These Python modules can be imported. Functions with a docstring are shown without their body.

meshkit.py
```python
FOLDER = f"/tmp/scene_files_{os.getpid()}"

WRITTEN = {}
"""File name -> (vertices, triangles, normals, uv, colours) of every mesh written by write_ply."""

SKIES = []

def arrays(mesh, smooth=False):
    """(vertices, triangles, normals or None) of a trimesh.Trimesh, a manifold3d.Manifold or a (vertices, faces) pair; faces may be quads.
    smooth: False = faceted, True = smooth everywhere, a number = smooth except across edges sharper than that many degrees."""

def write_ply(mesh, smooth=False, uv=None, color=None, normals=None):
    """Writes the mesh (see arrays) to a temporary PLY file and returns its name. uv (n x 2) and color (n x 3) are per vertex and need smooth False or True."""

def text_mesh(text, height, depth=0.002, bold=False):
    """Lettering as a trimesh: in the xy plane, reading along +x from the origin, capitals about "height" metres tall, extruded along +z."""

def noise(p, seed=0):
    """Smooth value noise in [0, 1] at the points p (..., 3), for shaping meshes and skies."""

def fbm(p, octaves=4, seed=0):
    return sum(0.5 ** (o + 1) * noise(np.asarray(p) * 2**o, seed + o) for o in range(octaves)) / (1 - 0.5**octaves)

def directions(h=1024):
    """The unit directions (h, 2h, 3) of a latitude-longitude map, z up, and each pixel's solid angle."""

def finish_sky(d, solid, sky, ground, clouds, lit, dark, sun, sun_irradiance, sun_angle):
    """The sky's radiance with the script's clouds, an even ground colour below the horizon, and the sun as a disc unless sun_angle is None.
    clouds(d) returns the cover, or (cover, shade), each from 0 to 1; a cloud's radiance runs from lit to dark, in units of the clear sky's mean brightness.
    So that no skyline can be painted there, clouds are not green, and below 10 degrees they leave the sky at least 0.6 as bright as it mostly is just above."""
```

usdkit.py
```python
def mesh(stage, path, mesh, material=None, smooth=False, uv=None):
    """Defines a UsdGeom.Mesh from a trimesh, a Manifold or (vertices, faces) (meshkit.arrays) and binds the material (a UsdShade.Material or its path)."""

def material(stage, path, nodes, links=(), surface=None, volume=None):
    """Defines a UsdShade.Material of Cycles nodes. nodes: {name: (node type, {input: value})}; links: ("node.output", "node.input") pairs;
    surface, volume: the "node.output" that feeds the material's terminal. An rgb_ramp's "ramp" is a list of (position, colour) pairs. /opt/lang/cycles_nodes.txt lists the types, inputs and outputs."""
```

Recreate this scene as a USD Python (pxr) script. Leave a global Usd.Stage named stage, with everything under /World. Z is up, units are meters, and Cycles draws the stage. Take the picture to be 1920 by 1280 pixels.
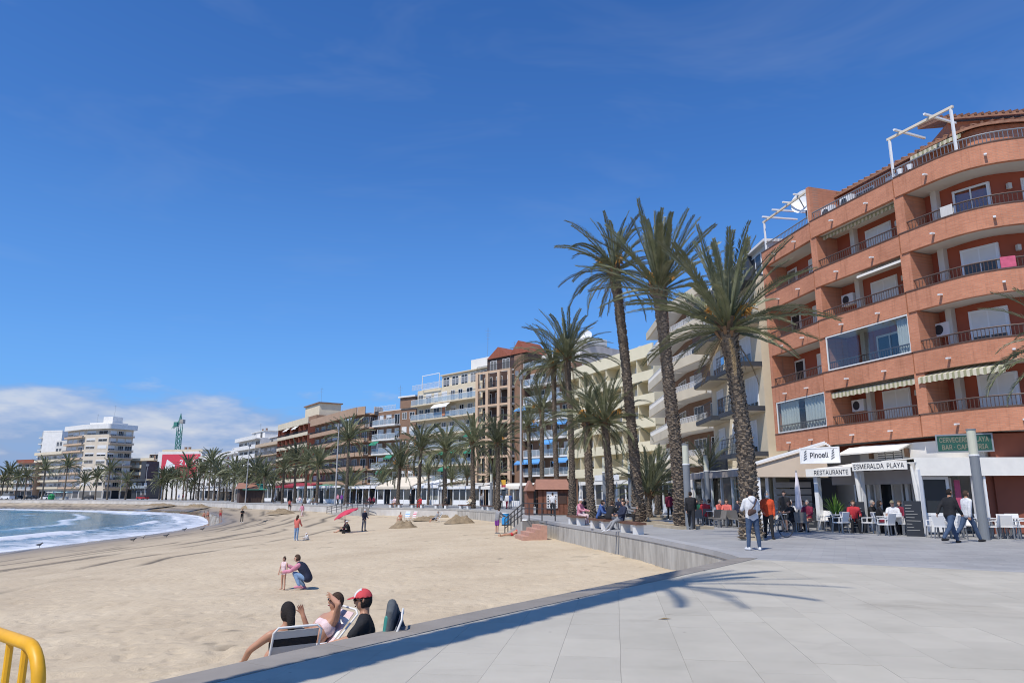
import math, random
import numpy as np, trimesh, manifold3d as m3, shapely
import shapely.geometry as sg
from scipy.spatial import cKDTree
import usdkit, meshkit
from pxr import Usd, UsdGeom, UsdLux, UsdShade, Gf, Sdf, Vt

stage = Usd.Stage.CreateInMemory()
UsdGeom.SetStageUpAxis(stage, UsdGeom.Tokens.z)
UsdGeom.Xform.Define(stage, '/World'); UsdGeom.Scope.Define(stage, '/World/Looks')

# ---------------------------------------------------------------- camera, sky, sun
FOC, HOR, CZ = 1350.0, 927.0, 1.6            # in pixels of the 1920 x 1280 photograph
PITCH = math.atan((HOR - 640) / FOC); CP, SP = math.cos(PITCH), math.sin(PITCH)
cam = UsdGeom.Camera.Define(stage, '/World/camera')
cam.CreateHorizontalApertureAttr(36.0); cam.CreateVerticalApertureAttr(36.0 * 682 / 1024)
cam.CreateFocalLengthAttr(36.0 * FOC / 1920)
cam.CreateClippingRangeAttr((0.1, 20000.0))
cam.AddTranslateOp().Set(Gf.Vec3d(0, 0, CZ)); cam.AddRotateXOp().Set(90 + math.degrees(PITCH))
cam.CreateExposureAttr(0.0)

SUN_AZ, SUN_EL = math.atan2(-0.60, -0.80), math.radians(56)     # direction towards the sun
SUNV = np.array([math.sin(SUN_AZ) * math.cos(SUN_EL), math.cos(SUN_AZ) * math.cos(SUN_EL), math.sin(SUN_EL)])
sun = UsdLux.DistantLight.Define(stage, '/World/sun')
sun.CreateIntensityAttr(1.12); sun.CreateAngleAttr(0.5); sun.CreateColorAttr(Gf.Vec3f(1.0, 0.94, 0.85))
sun.CreateNormalizeAttr(True)
sun.AddRotateZOp().Set(-math.degrees(SUN_AZ)); sun.AddRotateXOp().Set(90 - math.degrees(SUN_EL) + 180 - 180)
# -z of the light must point away from the sun: build the matrix instead of trusting the order above
sun.ClearXformOpOrder()
_z = SUNV; _x = np.cross([0, 0, 1], _z); _x /= np.linalg.norm(_x); _y = np.cross(_z, _x)
_m = Gf.Matrix4d(); _m.SetIdentity()
for _i, _r in enumerate((_x, _y, _z)):
    _m.SetRow(_i, Gf.Vec4d(*map(float, _r), 0))
sun.AddTransformOp().Set(_m)

sky = UsdLux.DomeLight.Define(stage, '/World/sky')
sky.GetPrim().SetCustomDataByKey('kind', 'structure'); sky.GetPrim().SetCustomDataByKey('label', 'deep blue spring sky with low clouds over the sea')
SKY = usdkit.material(stage, '/World/Looks/sky', {
    'tc': ('texture_coordinate', {}),
    's': ('sky_texture', {'sky_type': 'single_scattering', 'sun_disc': False, 'sun_elevation': SUN_EL, 'sun_rotation': SUN_AZ,
                          'altitude': 0.0, 'air_density': 1.0, 'aerosol_density': 0.7, 'ozone_density': 3.0}),
    'hs': ('mix', {'mix_type': 'multiply', 'fac': 1.0, 'color2': (0.455, 0.95, 1.60)}),
    'hz': ('rgb_ramp', {'ramp': [(0.0, (0.85,) * 3), (0.10, (0.62,) * 3), (0.22, (0.30,) * 3), (0.42, (0.06,) * 3), (0.6, (0.0,) * 3)]}), 'hm': ('mix', {'mix_type': 'mix', 'color2': (2.05, 4.7, 9.3)}),
    'sep': ('separate_xyz', {}),
    'mp': ('mapping', {'mapping_type': 'point', 'scale': (5.0, 5.0, 17.0), 'location': (3.1, 1.7, 0.4)}),
    'n': ('noise_texture', {'dimensions': '3D', 'scale': 1.35, 'detail': 7.0, 'roughness': 0.55}),
    'mp2': ('mapping', {'mapping_type': 'point', 'scale': (1.2, 2.2, 5.0), 'location': (0.3, 2.7, 0.9)}),
    'n2': ('noise_texture', {'dimensions': '3D', 'scale': 2.0, 'detail': 5.0, 'roughness': 0.6, 'distortion': 0.6}),
    'wisp': ('rgb_ramp', {'ramp': [(0.0, (0, 0, 0)), (0.50, (0, 0, 0)), (0.8, (0.10, 0.10, 0.10)), (1.0, (0.16, 0.16, 0.16))]}),
    'band': ('rgb_ramp', {'ramp': [(0.0, (0.82, 0.82, 0.82)), (0.045, (0.70, 0.70, 0.70)), (0.09, (0.57, 0.57, 0.57)), (0.125, (0.45, 0.45, 0.45)), (0.15, (0.2, 0.2, 0.2)), (0.215, (0.09, 0.09, 0.09)), (0.24, (0.0, 0.0, 0.0)), (1.0, (0.0, 0.0, 0.0))]}),
    'add': ('math', {'math_type': 'add'}),
    'cov': ('rgb_ramp', {'ramp': [(0.0, (0, 0, 0)), (0.435, (0, 0, 0)), (0.52, (0.62, 0.62, 0.62)), (0.64, (0.92, 0.92, 0.92)), (1.0, (0.9, 0.9, 0.9))]}),
    'half': ('math', {'math_type': 'multiply', 'value2': 0.5}),
    'shade': ('rgb_ramp', {'ramp': [(0.0, (2.9, 3.6, 5.5)), (0.45, (3.2, 3.9, 5.7)), (0.53, (4.9, 5.3, 6.6)), (0.62, (6.8, 6.95, 7.4)), (1.0, (7.0, 7.1, 7.5))]}),
    'mx0': ('mix_color', {'blend_type': 'mix', 'b': (5.0, 5.6, 6.6), 'use_clamp': True}),
    'mx': ('mix_color', {'blend_type': 'mix', 'use_clamp': True}),
    'bg': ('background_shader', {'strength': 0.1}),
}, [('tc.generated', 'sep.vector'), ('tc.generated', 'mp.vector'), ('mp.vector', 'n.vector'), ('tc.generated', 'mp2.vector'), ('mp2.vector', 'n2.vector'),
    ('n2.fac', 'wisp.fac'), ('s.color', 'hs.color1'), ('hs.color', 'hm.color1'), ('sep.z', 'hz.fac'), ('hz.color', 'hm.fac'), ('hm.color', 'mx0.a'), ('wisp.color', 'mx0.fac'),
    ('sep.z', 'band.fac'), ('n.fac', 'add.value1'), ('band.color', 'add.value2'), ('add.value', 'half.value1'), ('half.value', 'cov.fac'), ('n.fac', 'shade.fac'),
    ('mx0.result', 'mx.a'), ('shade.color', 'mx.b'), ('cov.color', 'mx.fac'), ('mx.result', 'bg.color')], surface='bg.background')
UsdShade.MaterialBindingAPI.Apply(sky.GetPrim()).Bind(SKY)

# ---------------------------------------------------------------- photograph geometry: pixel -> place
def ray(px, py):
    r, u = px - 960.0, 640.0 - py
    return np.array([r, FOC * CP - u * SP, FOC * SP + u * CP])
def G(px, py, z=0.0):
    d = ray(px, py); return np.array([0, 0, CZ]) + d * ((z - CZ) / d[2])
def A(px, py, Y):
    d = ray(px, py); return np.array([0, 0, CZ]) + d * (Y / d[1])
def XY(px, Y):
    return np.array([(px - 960.0) / (FOC * CP + (HOR - 640) * SP) * Y, Y])

# ---------------------------------------------------------------- mesh builder
BOXF = np.array([[0, 2, 1], [0, 3, 2], [4, 5, 6], [4, 6, 7], [0, 1, 5], [0, 5, 4], [1, 2, 6], [1, 6, 5], [2, 3, 7], [2, 7, 6], [3, 0, 4], [3, 4, 7]])
class MB:
    def __init__(self): self.v, self.f, self.n = [], [], 0
    def add(self, v, f):
        v, f = np.asarray(v, float), np.asarray(f, int)
        self.v.append(v); self.f.append(f + self.n); self.n += len(v); return self
    def hexa(self, p): return self.add(p, BOXF)
    def box(self, c, s, R=None):
        x, y, z = np.asarray(s, float) / 2
        p = np.array([[-x, -y, -z], [x, -y, -z], [x, y, -z], [-x, y, -z], [-x, -y, z], [x, -y, z], [x, y, z], [-x, y, z]])
        if R is not None: p = p @ np.asarray(R).T
        return self.hexa(p + np.asarray(c, float))
    def b2(self, lo, hi): lo, hi = np.asarray(lo, float), np.asarray(hi, float); return self.box((lo + hi) / 2, hi - lo)
    def bar(self, a, b, w, h=None, up=(0, 0, 1)):
        a, b = np.asarray(a, float), np.asarray(b, float); d = b - a; L = np.linalg.norm(d)
        if L < 1e-9: return self
        d /= L; up = np.asarray(up, float)
        if abs(d @ up) > 0.98: up = np.array([0, 1.0, 0]) if abs(d[1]) < 0.9 else np.array([1.0, 0, 0])
        s = np.cross(d, up); s /= np.linalg.norm(s); t = np.cross(s, d)
        return self.box((a + b) / 2, (w, L, h or w), np.stack([s, d, t], 1))
    def tube(self, pts, r, n=8, cap=True):
        pts = np.asarray(pts, float); m = len(pts); r = np.broadcast_to(np.asarray(r, float), (m,))
        t = np.gradient(pts, axis=0); t /= np.maximum(np.linalg.norm(t, axis=1, keepdims=True), 1e-12)
        ref = np.array([0, 0, 1.0]) if abs(t[0, 2]) < 0.9 else np.array([1.0, 0, 0])
        u = np.cross(t[0], ref); u /= np.linalg.norm(u); rings = []
        a = np.arange(n) * 2 * np.pi / n
        for i in range(m):
            u = u - t[i] * (u @ t[i]); u /= np.linalg.norm(u); w = np.cross(t[i], u)
            rings.append(pts[i] + r[i] * (np.cos(a)[:, None] * u + np.sin(a)[:, None] * w))
        v = np.vstack(rings); f = []
        k = np.arange(n); k2 = (k + 1) % n
        for i in range(m - 1):
            f += [np.stack([i * n + k, i * n + k2, (i + 1) * n + k2], 1), np.stack([i * n + k, (i + 1) * n + k2, (i + 1) * n + k], 1)]
        if cap:
            v = np.vstack([v, pts[:1], pts[-1:]]); c = m * n
            f += [np.stack([k2, k, np.full(n, c)], 1), np.stack([(m - 1) * n + k, (m - 1) * n + k2, np.full(n, c + 1)], 1)]
        return self.add(v, np.vstack(f))
    def quad(self, a, b, c, d): return self.add([a, b, c, d], [[0, 1, 2], [0, 2, 3]])
    def tm(self, m):
        if hasattr(m, 'to_mesh'):
            k = m.to_mesh(); return self.add(k.vert_properties[:, :3], k.tri_verts)
        return self.add(m.vertices, m.faces)
    def poly(self, p, z0, z1):
        for g in getattr(p, 'geoms', [p]):
            if g.area > 1e-6: self.tm(trimesh.creation.extrude_polygon(g, z1 - z0, engine='earcut').apply_translation([0, 0, z0]))
        return self
    def arrays(self): return np.vstack(self.v), np.vstack(self.f)
    def xf(self, loc=(0, 0, 0), rz=0.0, s=1.0):
        v, f = self.arrays(); c, q = math.cos(rz), math.sin(rz)
        o = MB(); o.add((v * s) @ np.array([[c, -q, 0], [q, c, 0], [0, 0, 1]]).T + np.asarray(loc, float), f); return o

_used = {}
def numbered(parent, name):
    k = _used.setdefault(parent, {}); n = k.get(name, 0); k[name] = n + 1
    return f'{parent}/{name}' if n == 0 else f'{parent}/{name}_{n:03d}'
class T:
    def __init__(s, path, loc): s.path, s.loc = path, np.asarray(loc, float)
    @property
    def prim(s): return stage.GetPrimAtPath(s.path)
def say(prim, label=None, cat=None, group=None, kind=None):
    for k, v in (('label', label), ('category', cat), ('group', group), ('kind', kind)):
        if v: prim.SetCustomDataByKey(k, v)
def thing(name, label, cat, loc=(0, 0, 0), group=None, rotz=0.0, kind=None):
    p = numbered('/World', name); x = UsdGeom.Xform.Define(stage, p)
    x.AddTranslateOp().Set(Gf.Vec3d(*map(float, loc))); x.AddRotateZOp().Set(math.degrees(rotz))
    say(x.GetPrim(), label, cat, group, kind); return T(p, loc)
def move(t, loc, rotz=0.0):
    x = UsdGeom.Xformable(t.prim); x.GetOrderedXformOps()[0].Set(Gf.Vec3d(*map(float, loc))); x.GetOrderedXformOps()[1].Set(math.degrees(rotz))
def dup(t, label, loc, rotz=0.0, group=None):
    base = t.path.rpartition('/')[2]
    import re
    base = re.sub(r'_\d{3}$', '', base)
    p = numbered('/World', base); x = UsdGeom.Xform.Define(stage, p)
    x.GetPrim().GetReferences().AddInternalReference(t.path)
    x.GetPrim().SetInstanceable(True)
    x.GetPrim().GetAttribute('xformOp:translate').Set(Gf.Vec3d(*map(float, loc)))
    x.GetPrim().GetAttribute('xformOp:rotateZ').Set(math.degrees(rotz))
    was = t.prim.GetCustomData()
    say(x.GetPrim(), label, was.get('category'), group or was.get('group')); return T(p, loc)
def sub(t, name, label=None):
    p = numbered(t.path, name); x = UsdGeom.Xform.Define(stage, p); say(x.GetPrim(), label); return T(p, t.loc)
def part(t, name, mb, m, smooth=False, label=None, kind=None, uv=None):
    v, f = mb.arrays() if isinstance(mb, MB) else mb
    p = numbered(t.path if t else '/World', name)
    q = usdkit.mesh(stage, p, (v - (t.loc if t else 0), f), m, smooth=smooth, uv=uv)
    say(q.GetPrim(), label, None, None, kind); return T(p, t.loc if t else (0, 0, 0))
def struct(name, mb, m, label=None, smooth=False, kind='structure', uv=None):
    return part(None, name, mb, m, smooth, label, kind, uv)
def primvar(t, name, a):
    UsdGeom.PrimvarsAPI(UsdGeom.Mesh(t.prim)).CreatePrimvar(name, Sdf.ValueTypeNames.FloatArray, 'vertex').Set(Vt.FloatArray.FromNumpy(np.asarray(a, np.float32)))

# ---------------------------------------------------------------- materials
M = {}
def mat(name, col, rough=0.6, var=0.12, scale=3.0, bump=0.0, bscale=40.0, metallic=0.0, spec=0.4, rnd=0.0, col2=None, world=True, detail=4.0, stretch=(1, 1, 1), coat=0.0):
    """plain surface: base colour broken up by two noises, optional bump and per-object variation"""
    c = np.asarray(col, float); d = np.asarray(col2, float) if col2 is not None else np.clip(c * (1 - 2.2 * var), 0, 1)
    n = {'g': ('geometry', {}) if world else ('texture_coordinate', {}), 'mp': ('mapping', {'mapping_type': 'point', 'scale': stretch}),
         'n1': ('noise_texture', {'dimensions': '3D', 'scale': scale, 'detail': detail, 'roughness': 0.6}),
         'r': ('rgb_ramp', {'ramp': [(0.25, tuple(d)), (0.5, tuple(c * 0.55 + d * 0.45)), (0.72, tuple(np.clip(c * 1.0, 0, 1)))]}),
         'p': ('principled_bsdf', {'roughness': rough, 'metallic': metallic, 'specular_ior_level': spec, 'coat_weight': coat})}
    l = [('g.position' if world else 'g.object', 'mp.vector'), ('mp.vector', 'n1.vector'), ('n1.fac', 'r.fac')]
    out = 'r.color'
    if rnd:
        n['o'] = ('object_info', {}); n['mr'] = ('map_range', {'from_min': 0.0, 'from_max': 1.0, 'to_min': 1 - rnd, 'to_max': 1 + rnd})
        n['hv'] = ('hsv', {'hue': 0.5, 'saturation': 1.0, 'fac': 1.0})
        l += [('o.random', 'mr.value'), ('mr.result', 'hv.value'), (out, 'hv.color')]; out = 'hv.color'
    l.append((out, 'p.base_color'))
    if bump:
        n['n2'] = ('noise_texture', {'dimensions': '3D', 'scale': bscale, 'detail': 4.0, 'roughness': 0.6}); n['b'] = ('bump', {'strength': min(1.0, bump), 'distance': 0.02})
        l += [('mp.vector', 'n2.vector'), ('n2.fac', 'b.height'), ('b.normal', 'p.normal')]
    M[name] = usdkit.material(stage, '/World/Looks/' + name, n, l, surface='p.BSDF'); return M[name]
# ================================================================ setting: sand, sea, plaza, promenade
mat('coping_stone', (0.285, 0.255, 0.22), 0.75, 0.10, 2.0, 0.25, 120, rnd=0.10)
mat('granite', (0.465, 0.433, 0.37), 0.72, 0.085, 0.9, 0.25, 160, rnd=0.05, detail=10)
M['granite'] = usdkit.material(stage, '/World/Looks/granite_worn', {
    'g': ('geometry', {}), 'o': ('object_info', {}), 'n1': ('noise_texture', {'scale': 0.9, 'detail': 10.0, 'roughness': 0.65}), 'r': ('rgb_ramp', {'ramp': [(0.25, (0.39, 0.362, 0.298)), (0.5, (0.445, 0.412, 0.342)), (0.72, (0.478, 0.443, 0.368))]}),
    'n2': ('noise_texture', {'scale': 0.33, 'detail': 7.0, 'roughness': 0.7, 'distortion': 0.8}), 'r2': ('rgb_ramp', {'ramp': [(0.30, (0.80, 0.79, 0.78)), (0.43, (0.97, 0.97, 0.97)), (0.6, (1.0, 1.0, 1.0)), (0.8, (1.04, 1.03, 1.01))]}),
    'v': ('voronoi_texture', {'scale': 2.1, 'feature': 'f1'}), 'rv': ('rgb_ramp', {'ramp': [(0.0, (0.62, 0.61, 0.60)), (0.035, (0.70, 0.69, 0.68)), (0.05, (1, 1, 1)), (1.0, (1, 1, 1))]}),
    'n3': ('noise_texture', {'scale': 150.0, 'detail': 2.0}), 'r3': ('rgb_ramp', {'ramp': [(0.3, (0.86,) * 3), (0.5, (1.0,) * 3), (0.7, (1.08,) * 3)]}),
    'm1': ('mix', {'mix_type': 'multiply', 'fac': 1.0}), 'm2': ('mix', {'mix_type': 'multiply', 'fac': 1.0}), 'm3': ('mix', {'mix_type': 'multiply', 'fac': 1.0}), 'mr': ('map_range', {'from_min': 0.0, 'from_max': 1.0, 'to_min': 0.95, 'to_max': 1.05}), 'hv': ('hsv', {'hue': 0.5, 'saturation': 1.0, 'fac': 1.0}),
    'b': ('bump', {'strength': 0.2, 'distance': 0.01}), 'p': ('principled_bsdf', {'roughness': 0.75, 'specular_ior_level': 0.35})},
    [('g.position', x + '.vector') for x in ('n1', 'n2', 'v', 'n3')] + [('n1.fac', 'r.fac'), ('n2.fac', 'r2.fac'), ('v.distance', 'rv.fac'), ('n3.fac', 'r3.fac'), ('r.color', 'm1.color1'), ('r2.color', 'm1.color2'), ('m1.color', 'm2.color1'), ('rv.color', 'm2.color2'), ('m2.color', 'm3.color1'), ('r3.color', 'm3.color2'), ('o.random', 'mr.value'), ('mr.result', 'hv.value'), ('m3.color', 'hv.color'), ('hv.color', 'p.base_color'), ('n3.fac', 'b.height'), ('b.normal', 'p.normal')], surface='p.BSDF')
mat('granite_blue', (0.37, 0.365, 0.36), 0.72, 0.06, 0.8, 0.2, 120, rnd=0.08)
mat('white_paint', (0.78, 0.78, 0.77), 0.5, 0.05)
mat('concrete', (0.44, 0.42, 0.38), 0.85, 0.16, 1.2, 0.4, 30)
def ramp01(a, b): return [(0.0, (a,) * 3), (1.0, (b,) * 3)]
# sand: dry pale to wet dark and glossy, by the damp the mesh carries
M['sand'] = usdkit.material(stage, '/World/Looks/sand', {
    'g': ('geometry', {}), 'wet': ('attribute', {'attribute': 'wet'}), 'drk': ('attribute', {'attribute': 'debris'}),
    'n': ('noise_texture', {'scale': 0.35, 'detail': 6.0, 'roughness': 0.6}), 'nf': ('noise_texture', {'scale': 7.0, 'detail': 6.0, 'roughness': 0.7}),
    'r': ('rgb_ramp', {'ramp': [(0.3, (0.46, 0.364, 0.244)), (0.55, (0.53, 0.428, 0.292)), (0.75, (0.57, 0.468, 0.328))]}),
    'rf': ('rgb_ramp', {'ramp': [(0.25, (0.80, 0.79, 0.77)), (0.45, (1, 1, 1)), (0.8, (1.04, 1.04, 1.04))]}),
    'mf': ('mix', {'mix_type': 'multiply', 'fac': 1.0}),
    'mw': ('mix', {'mix_type': 'mix', 'color2': (0.235, 0.185, 0.13)}), 'md': ('mix', {'mix_type': 'mix', 'color2': (0.075, 0.06, 0.042)}),
    'wr': ('rgb_ramp', {'ramp': [(0.0, (0.9,) * 3), (0.6, (0.8,) * 3), (0.9, (0.5,) * 3), (0.98, (0.22,) * 3), (1.0, (0.08,) * 3)]}),
    'nb': ('noise_texture', {'scale': 24.0, 'detail': 5.0, 'roughness': 0.65}), 'nb2': ('noise_texture', {'scale': 3.2, 'detail': 3.0}), 'ab': ('math', {'math_type': 'add'}), 'nd': ('noise_texture', {'scale': 1.1, 'detail': 3.0}), 'dv': ('mix', {'mix_type': 'add', 'fac': 0.55}), 'vo': ('voronoi_texture', {'scale': 2.6, 'feature': 'smooth_f1', 'smoothness': 0.35}), 'vr': ('map_range', {'from_min': 0.05, 'from_max': 0.42, 'to_min': -0.9, 'to_max': 0.5, 'clamp': True}), 'ab2': ('math', {'math_type': 'add'}),
    'bs': ('rgb_ramp', {'ramp': [(0.0, (0.45,) * 3), (0.5, (0.25,) * 3), (0.8, (0.12,) * 3), (1.0, (0.0,) * 3)]}),
    'b': ('bump', {'distance': 0.05}), 'p': ('principled_bsdf', {'specular_ior_level': 0.45})},
    [('g.position', 'n.vector'), ('g.position', 'nf.vector'), ('g.position', 'nb.vector'), ('g.position', 'nb2.vector'), ('n.fac', 'r.fac'), ('nf.fac', 'rf.fac'), ('r.color', 'mf.color1'), ('rf.color', 'mf.color2'),
     ('mf.color', 'mw.color1'), ('wet.fac', 'mw.fac'), ('mw.color', 'md.color1'), ('drk.fac', 'md.fac'), ('md.color', 'p.base_color'),
     ('wet.fac', 'wr.fac'), ('wr.color', 'p.roughness'), ('nb.fac', 'ab.value1'), ('nb2.fac', 'ab.value2'), ('g.position', 'nd.vector'), ('g.position', 'dv.color1'), ('nd.color', 'dv.color2'), ('dv.color', 'vo.vector'), ('vo.distance', 'vr.value'), ('vr.result', 'ab2.value1'), ('ab.value', 'ab2.value2'), ('ab2.value', 'b.height'), ('wet.fac', 'bs.fac'), ('bs.color', 'b.strength'), ('b.normal', 'p.normal')], surface='p.BSDF')
M['sea'] = usdkit.material(stage, '/World/Looks/sea', {
    'g': ('geometry', {}), 'foam': ('attribute', {'attribute': 'foam'}), 'sh': ('attribute', {'attribute': 'shallow'}),
    'mp': ('mapping', {'mapping_type': 'point', 'scale': (1.0, 0.55, 1.0), 'rotation': (0, 0, 0.5)}),
    'n': ('noise_texture', {'scale': 0.8, 'detail': 6.0, 'roughness': 0.6}), 'nf': ('noise_texture', {'scale': 0.55, 'detail': 9.0, 'roughness': 0.72, 'distortion': 0.5}),
    'deep': ('mix', {'mix_type': 'mix', 'color1': (0.018, 0.145, 0.20), 'color2': (0.17, 0.19, 0.19)}),
    'af': ('math', {'math_type': 'add'}), 'fr': ('rgb_ramp', {'ramp': [(0.0, (0,) * 3), (0.50, (0,) * 3), (0.66, (1,) * 3), (1.0, (1,) * 3)]}), 'hf': ('math', {'math_type': 'multiply', 'value2': 0.6}),
    'mx': ('mix', {'mix_type': 'mix', 'color2': (0.62, 0.64, 0.69)}), 'rr': ('mix_float', {'a': 0.10, 'b': 0.75}),
    'b': ('bump', {'strength': 0.55, 'distance': 0.25}), 'p': ('principled_bsdf', {'ior': 1.33, 'specular_ior_level': 0.5})},
    [('g.position', 'mp.vector'), ('mp.vector', 'n.vector'), ('g.position', 'nf.vector'), ('sh.fac', 'deep.fac'), ('nf.fac', 'af.value1'), ('foam.fac', 'af.value2'), ('af.value', 'hf.value1'), ('hf.value', 'fr.fac'),
     ('deep.color', 'mx.color1'), ('fr.color', 'mx.fac'), ('mx.color', 'p.base_color'), ('fr.color', 'rr.fac'), ('rr.result', 'p.roughness'), ('n.fac', 'b.height'), ('b.normal', 'p.normal')], surface='p.BSDF')

SEA_Z = -2.4
def densify(p, step=0.5):
    p = np.asarray(p, float); out = [p[0]]
    for a, b in zip(p[:-1], p[1:]):
        n = max(1, int(np.linalg.norm(b - a) / step))
        out += [a + (b - a) * k / n for k in range(1, n + 1)]
    return np.array(out)
def smooth_curve(p, it=3):
    p = np.asarray(p, float)
    for _ in range(it):
        q = [p[0]]
        for a, b in zip(p[:-1], p[1:]): q += [a * .75 + b * .25, a * .25 + b * .75]
        p = np.array(q + [p[-1]])
    return p
EDGE_NEAR = smooth_curve([(-12.5, -6.0), (-5.6, 2.6), (-3.3, 6.45), (-1.55, 9.1), (0.35, 11.75), (3.3, 15.75), (5.96, 19.47)], 2)
EDGE_FAR = np.vstack([[(5.96, 19.47)], smooth_curve([(6.02, 20.6), (5.95, 23.0), (5.05, 31.0), (2.75, 42.6), (1.6, 50.0), (0.5, 60.0), (-1.2, 70.0), (-3.5, 78.0), (-7.0, 85.5), (-12.5, 90.3), (-18.7, 95.5), (-25.0, 106.0), (-32.7, 119.0), (-43.0, 131.5), (-53.0, 143.5), (-66.0, 163.0), (-80.0, 183.0), (-102.0, 205.0), (-128.0, 222.0), (-153.0, 235.0), (-178.0, 245.0), (-240.0, 258.0), (-330.0, 268.0)], 2)])
EDGE = np.vstack([EDGE_NEAR[:-1], EDGE_FAR])
SHORE = smooth_curve([(-60.0, -80.0), (-40.0, 0.0), (-36.3, 35.0), (-36.4, 53.0), (-37.0, 69.0), (-38.0, 84.0), (-41.5, 101.0), (-48.5, 118.0), (-60.0, 143.0), (-76.5, 167.0), (-99.0, 189.0), (-151.0, 218.0), (-230.0, 241.0), (-330.0, 258.0)], 2)
land = sg.Polygon(np.vstack([EDGE, [(-330, 700), (700, 700), (700, -120), (-12.5, -120)]]))
_we, _se = cKDTree(densify(EDGE, 0.25)), cKDTree(densify(SHORE, 0.25))
sea_poly = sg.Polygon(np.vstack([SHORE, [(-2500, 258), (-2500, -80)]]))
def inside(poly, x, y):
    return shapely.contains_xy(poly, np.ravel(x), np.ravel(y)).reshape(np.shape(x))
def sand_base(x, y):
    q = np.stack([np.ravel(x), np.ravel(y)], 1)
    dw, ds = _we.query(q)[0].reshape(np.shape(x)), _se.query(q)[0].reshape(np.shape(x))
    insea, inland = inside(sea_poly, x, y), inside(land, x, y)
    t = dw / np.maximum(dw + ds, 1e-6)
    z = -0.95 - 1.45 * t ** 1.15
    z = np.where(insea, -2.4 - 0.035 * ds, z); z = np.where(inland, -1.0, z + 0.12 * np.exp(-((x + 2.4) ** 2 + (y - 9.5) ** 2) / 4.5))
    return z, np.where(insea, -ds, ds), np.where(inland, -dw, dw)
def sand_z(x, y): return float(sand_base(np.array([x]), np.array([y]))[0][0])

# --- sand
def compact(V, F):
    u = np.unique(F); m = np.full(len(V), -1); m[u] = np.arange(len(u)); return V[u], m[F], u
_az = np.radians(np.linspace(-60, 22, 480)); _r = np.geomspace(3.4, 330.0, 430)
_A, _R = np.meshgrid(_az, _r); _X, _Y = _R * np.sin(_A), _R * np.cos(_A)
_Z, _ds, _dw = sand_base(_X, _Y)
P3 = np.stack([_X, _Y, np.zeros_like(_X)], -1)
fade = np.clip((60 - _R) / 40, 0.12, 1) * np.clip(_ds / 6, 0, 1)
_Z = _Z + fade * (0.10 * (meshkit.fbm(P3 * 0.55, 3, 5) - .5) + 0.055 * (meshkit.fbm(P3 * 2.6, 3, 9) - .5))
pits = meshkit.noise(P3 * 3.4, 21); _Z -= fade * 0.05 * np.clip((pits - 0.66) / 0.34, 0, 1)
debris = np.zeros_like(_Z); wob = 3.0 * (meshkit.fbm(P3 * 0.05, 3, 31) - .5)
for k, (d0, w, s) in enumerate(((3.6, .16, 41), (6.2, .25, 42), (7.0, .12, 48), (9.6, .22, 43), (13.0, .26, 44), (13.6, .14, 47), (17.5, .22, 45), (2.2, .14, 46), (11.2, .12, 49), (15.4, .14, 50), (8.4, .1, 52), (20.5, .18, 53))):
    line = np.exp(-((_ds - d0 - wob * (1 + .2 * k)) / (w * .8 + .0018 * _R)) ** 2)
    brk = np.clip((meshkit.fbm(P3 * np.array([0.10, 0.10, 1]), 3, s) - 0.47) * 9, 0, 1)
    debris = np.maximum(debris, line * (0.08 + 0.8 * brk)); _Z -= 0.05 * line * fade
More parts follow.
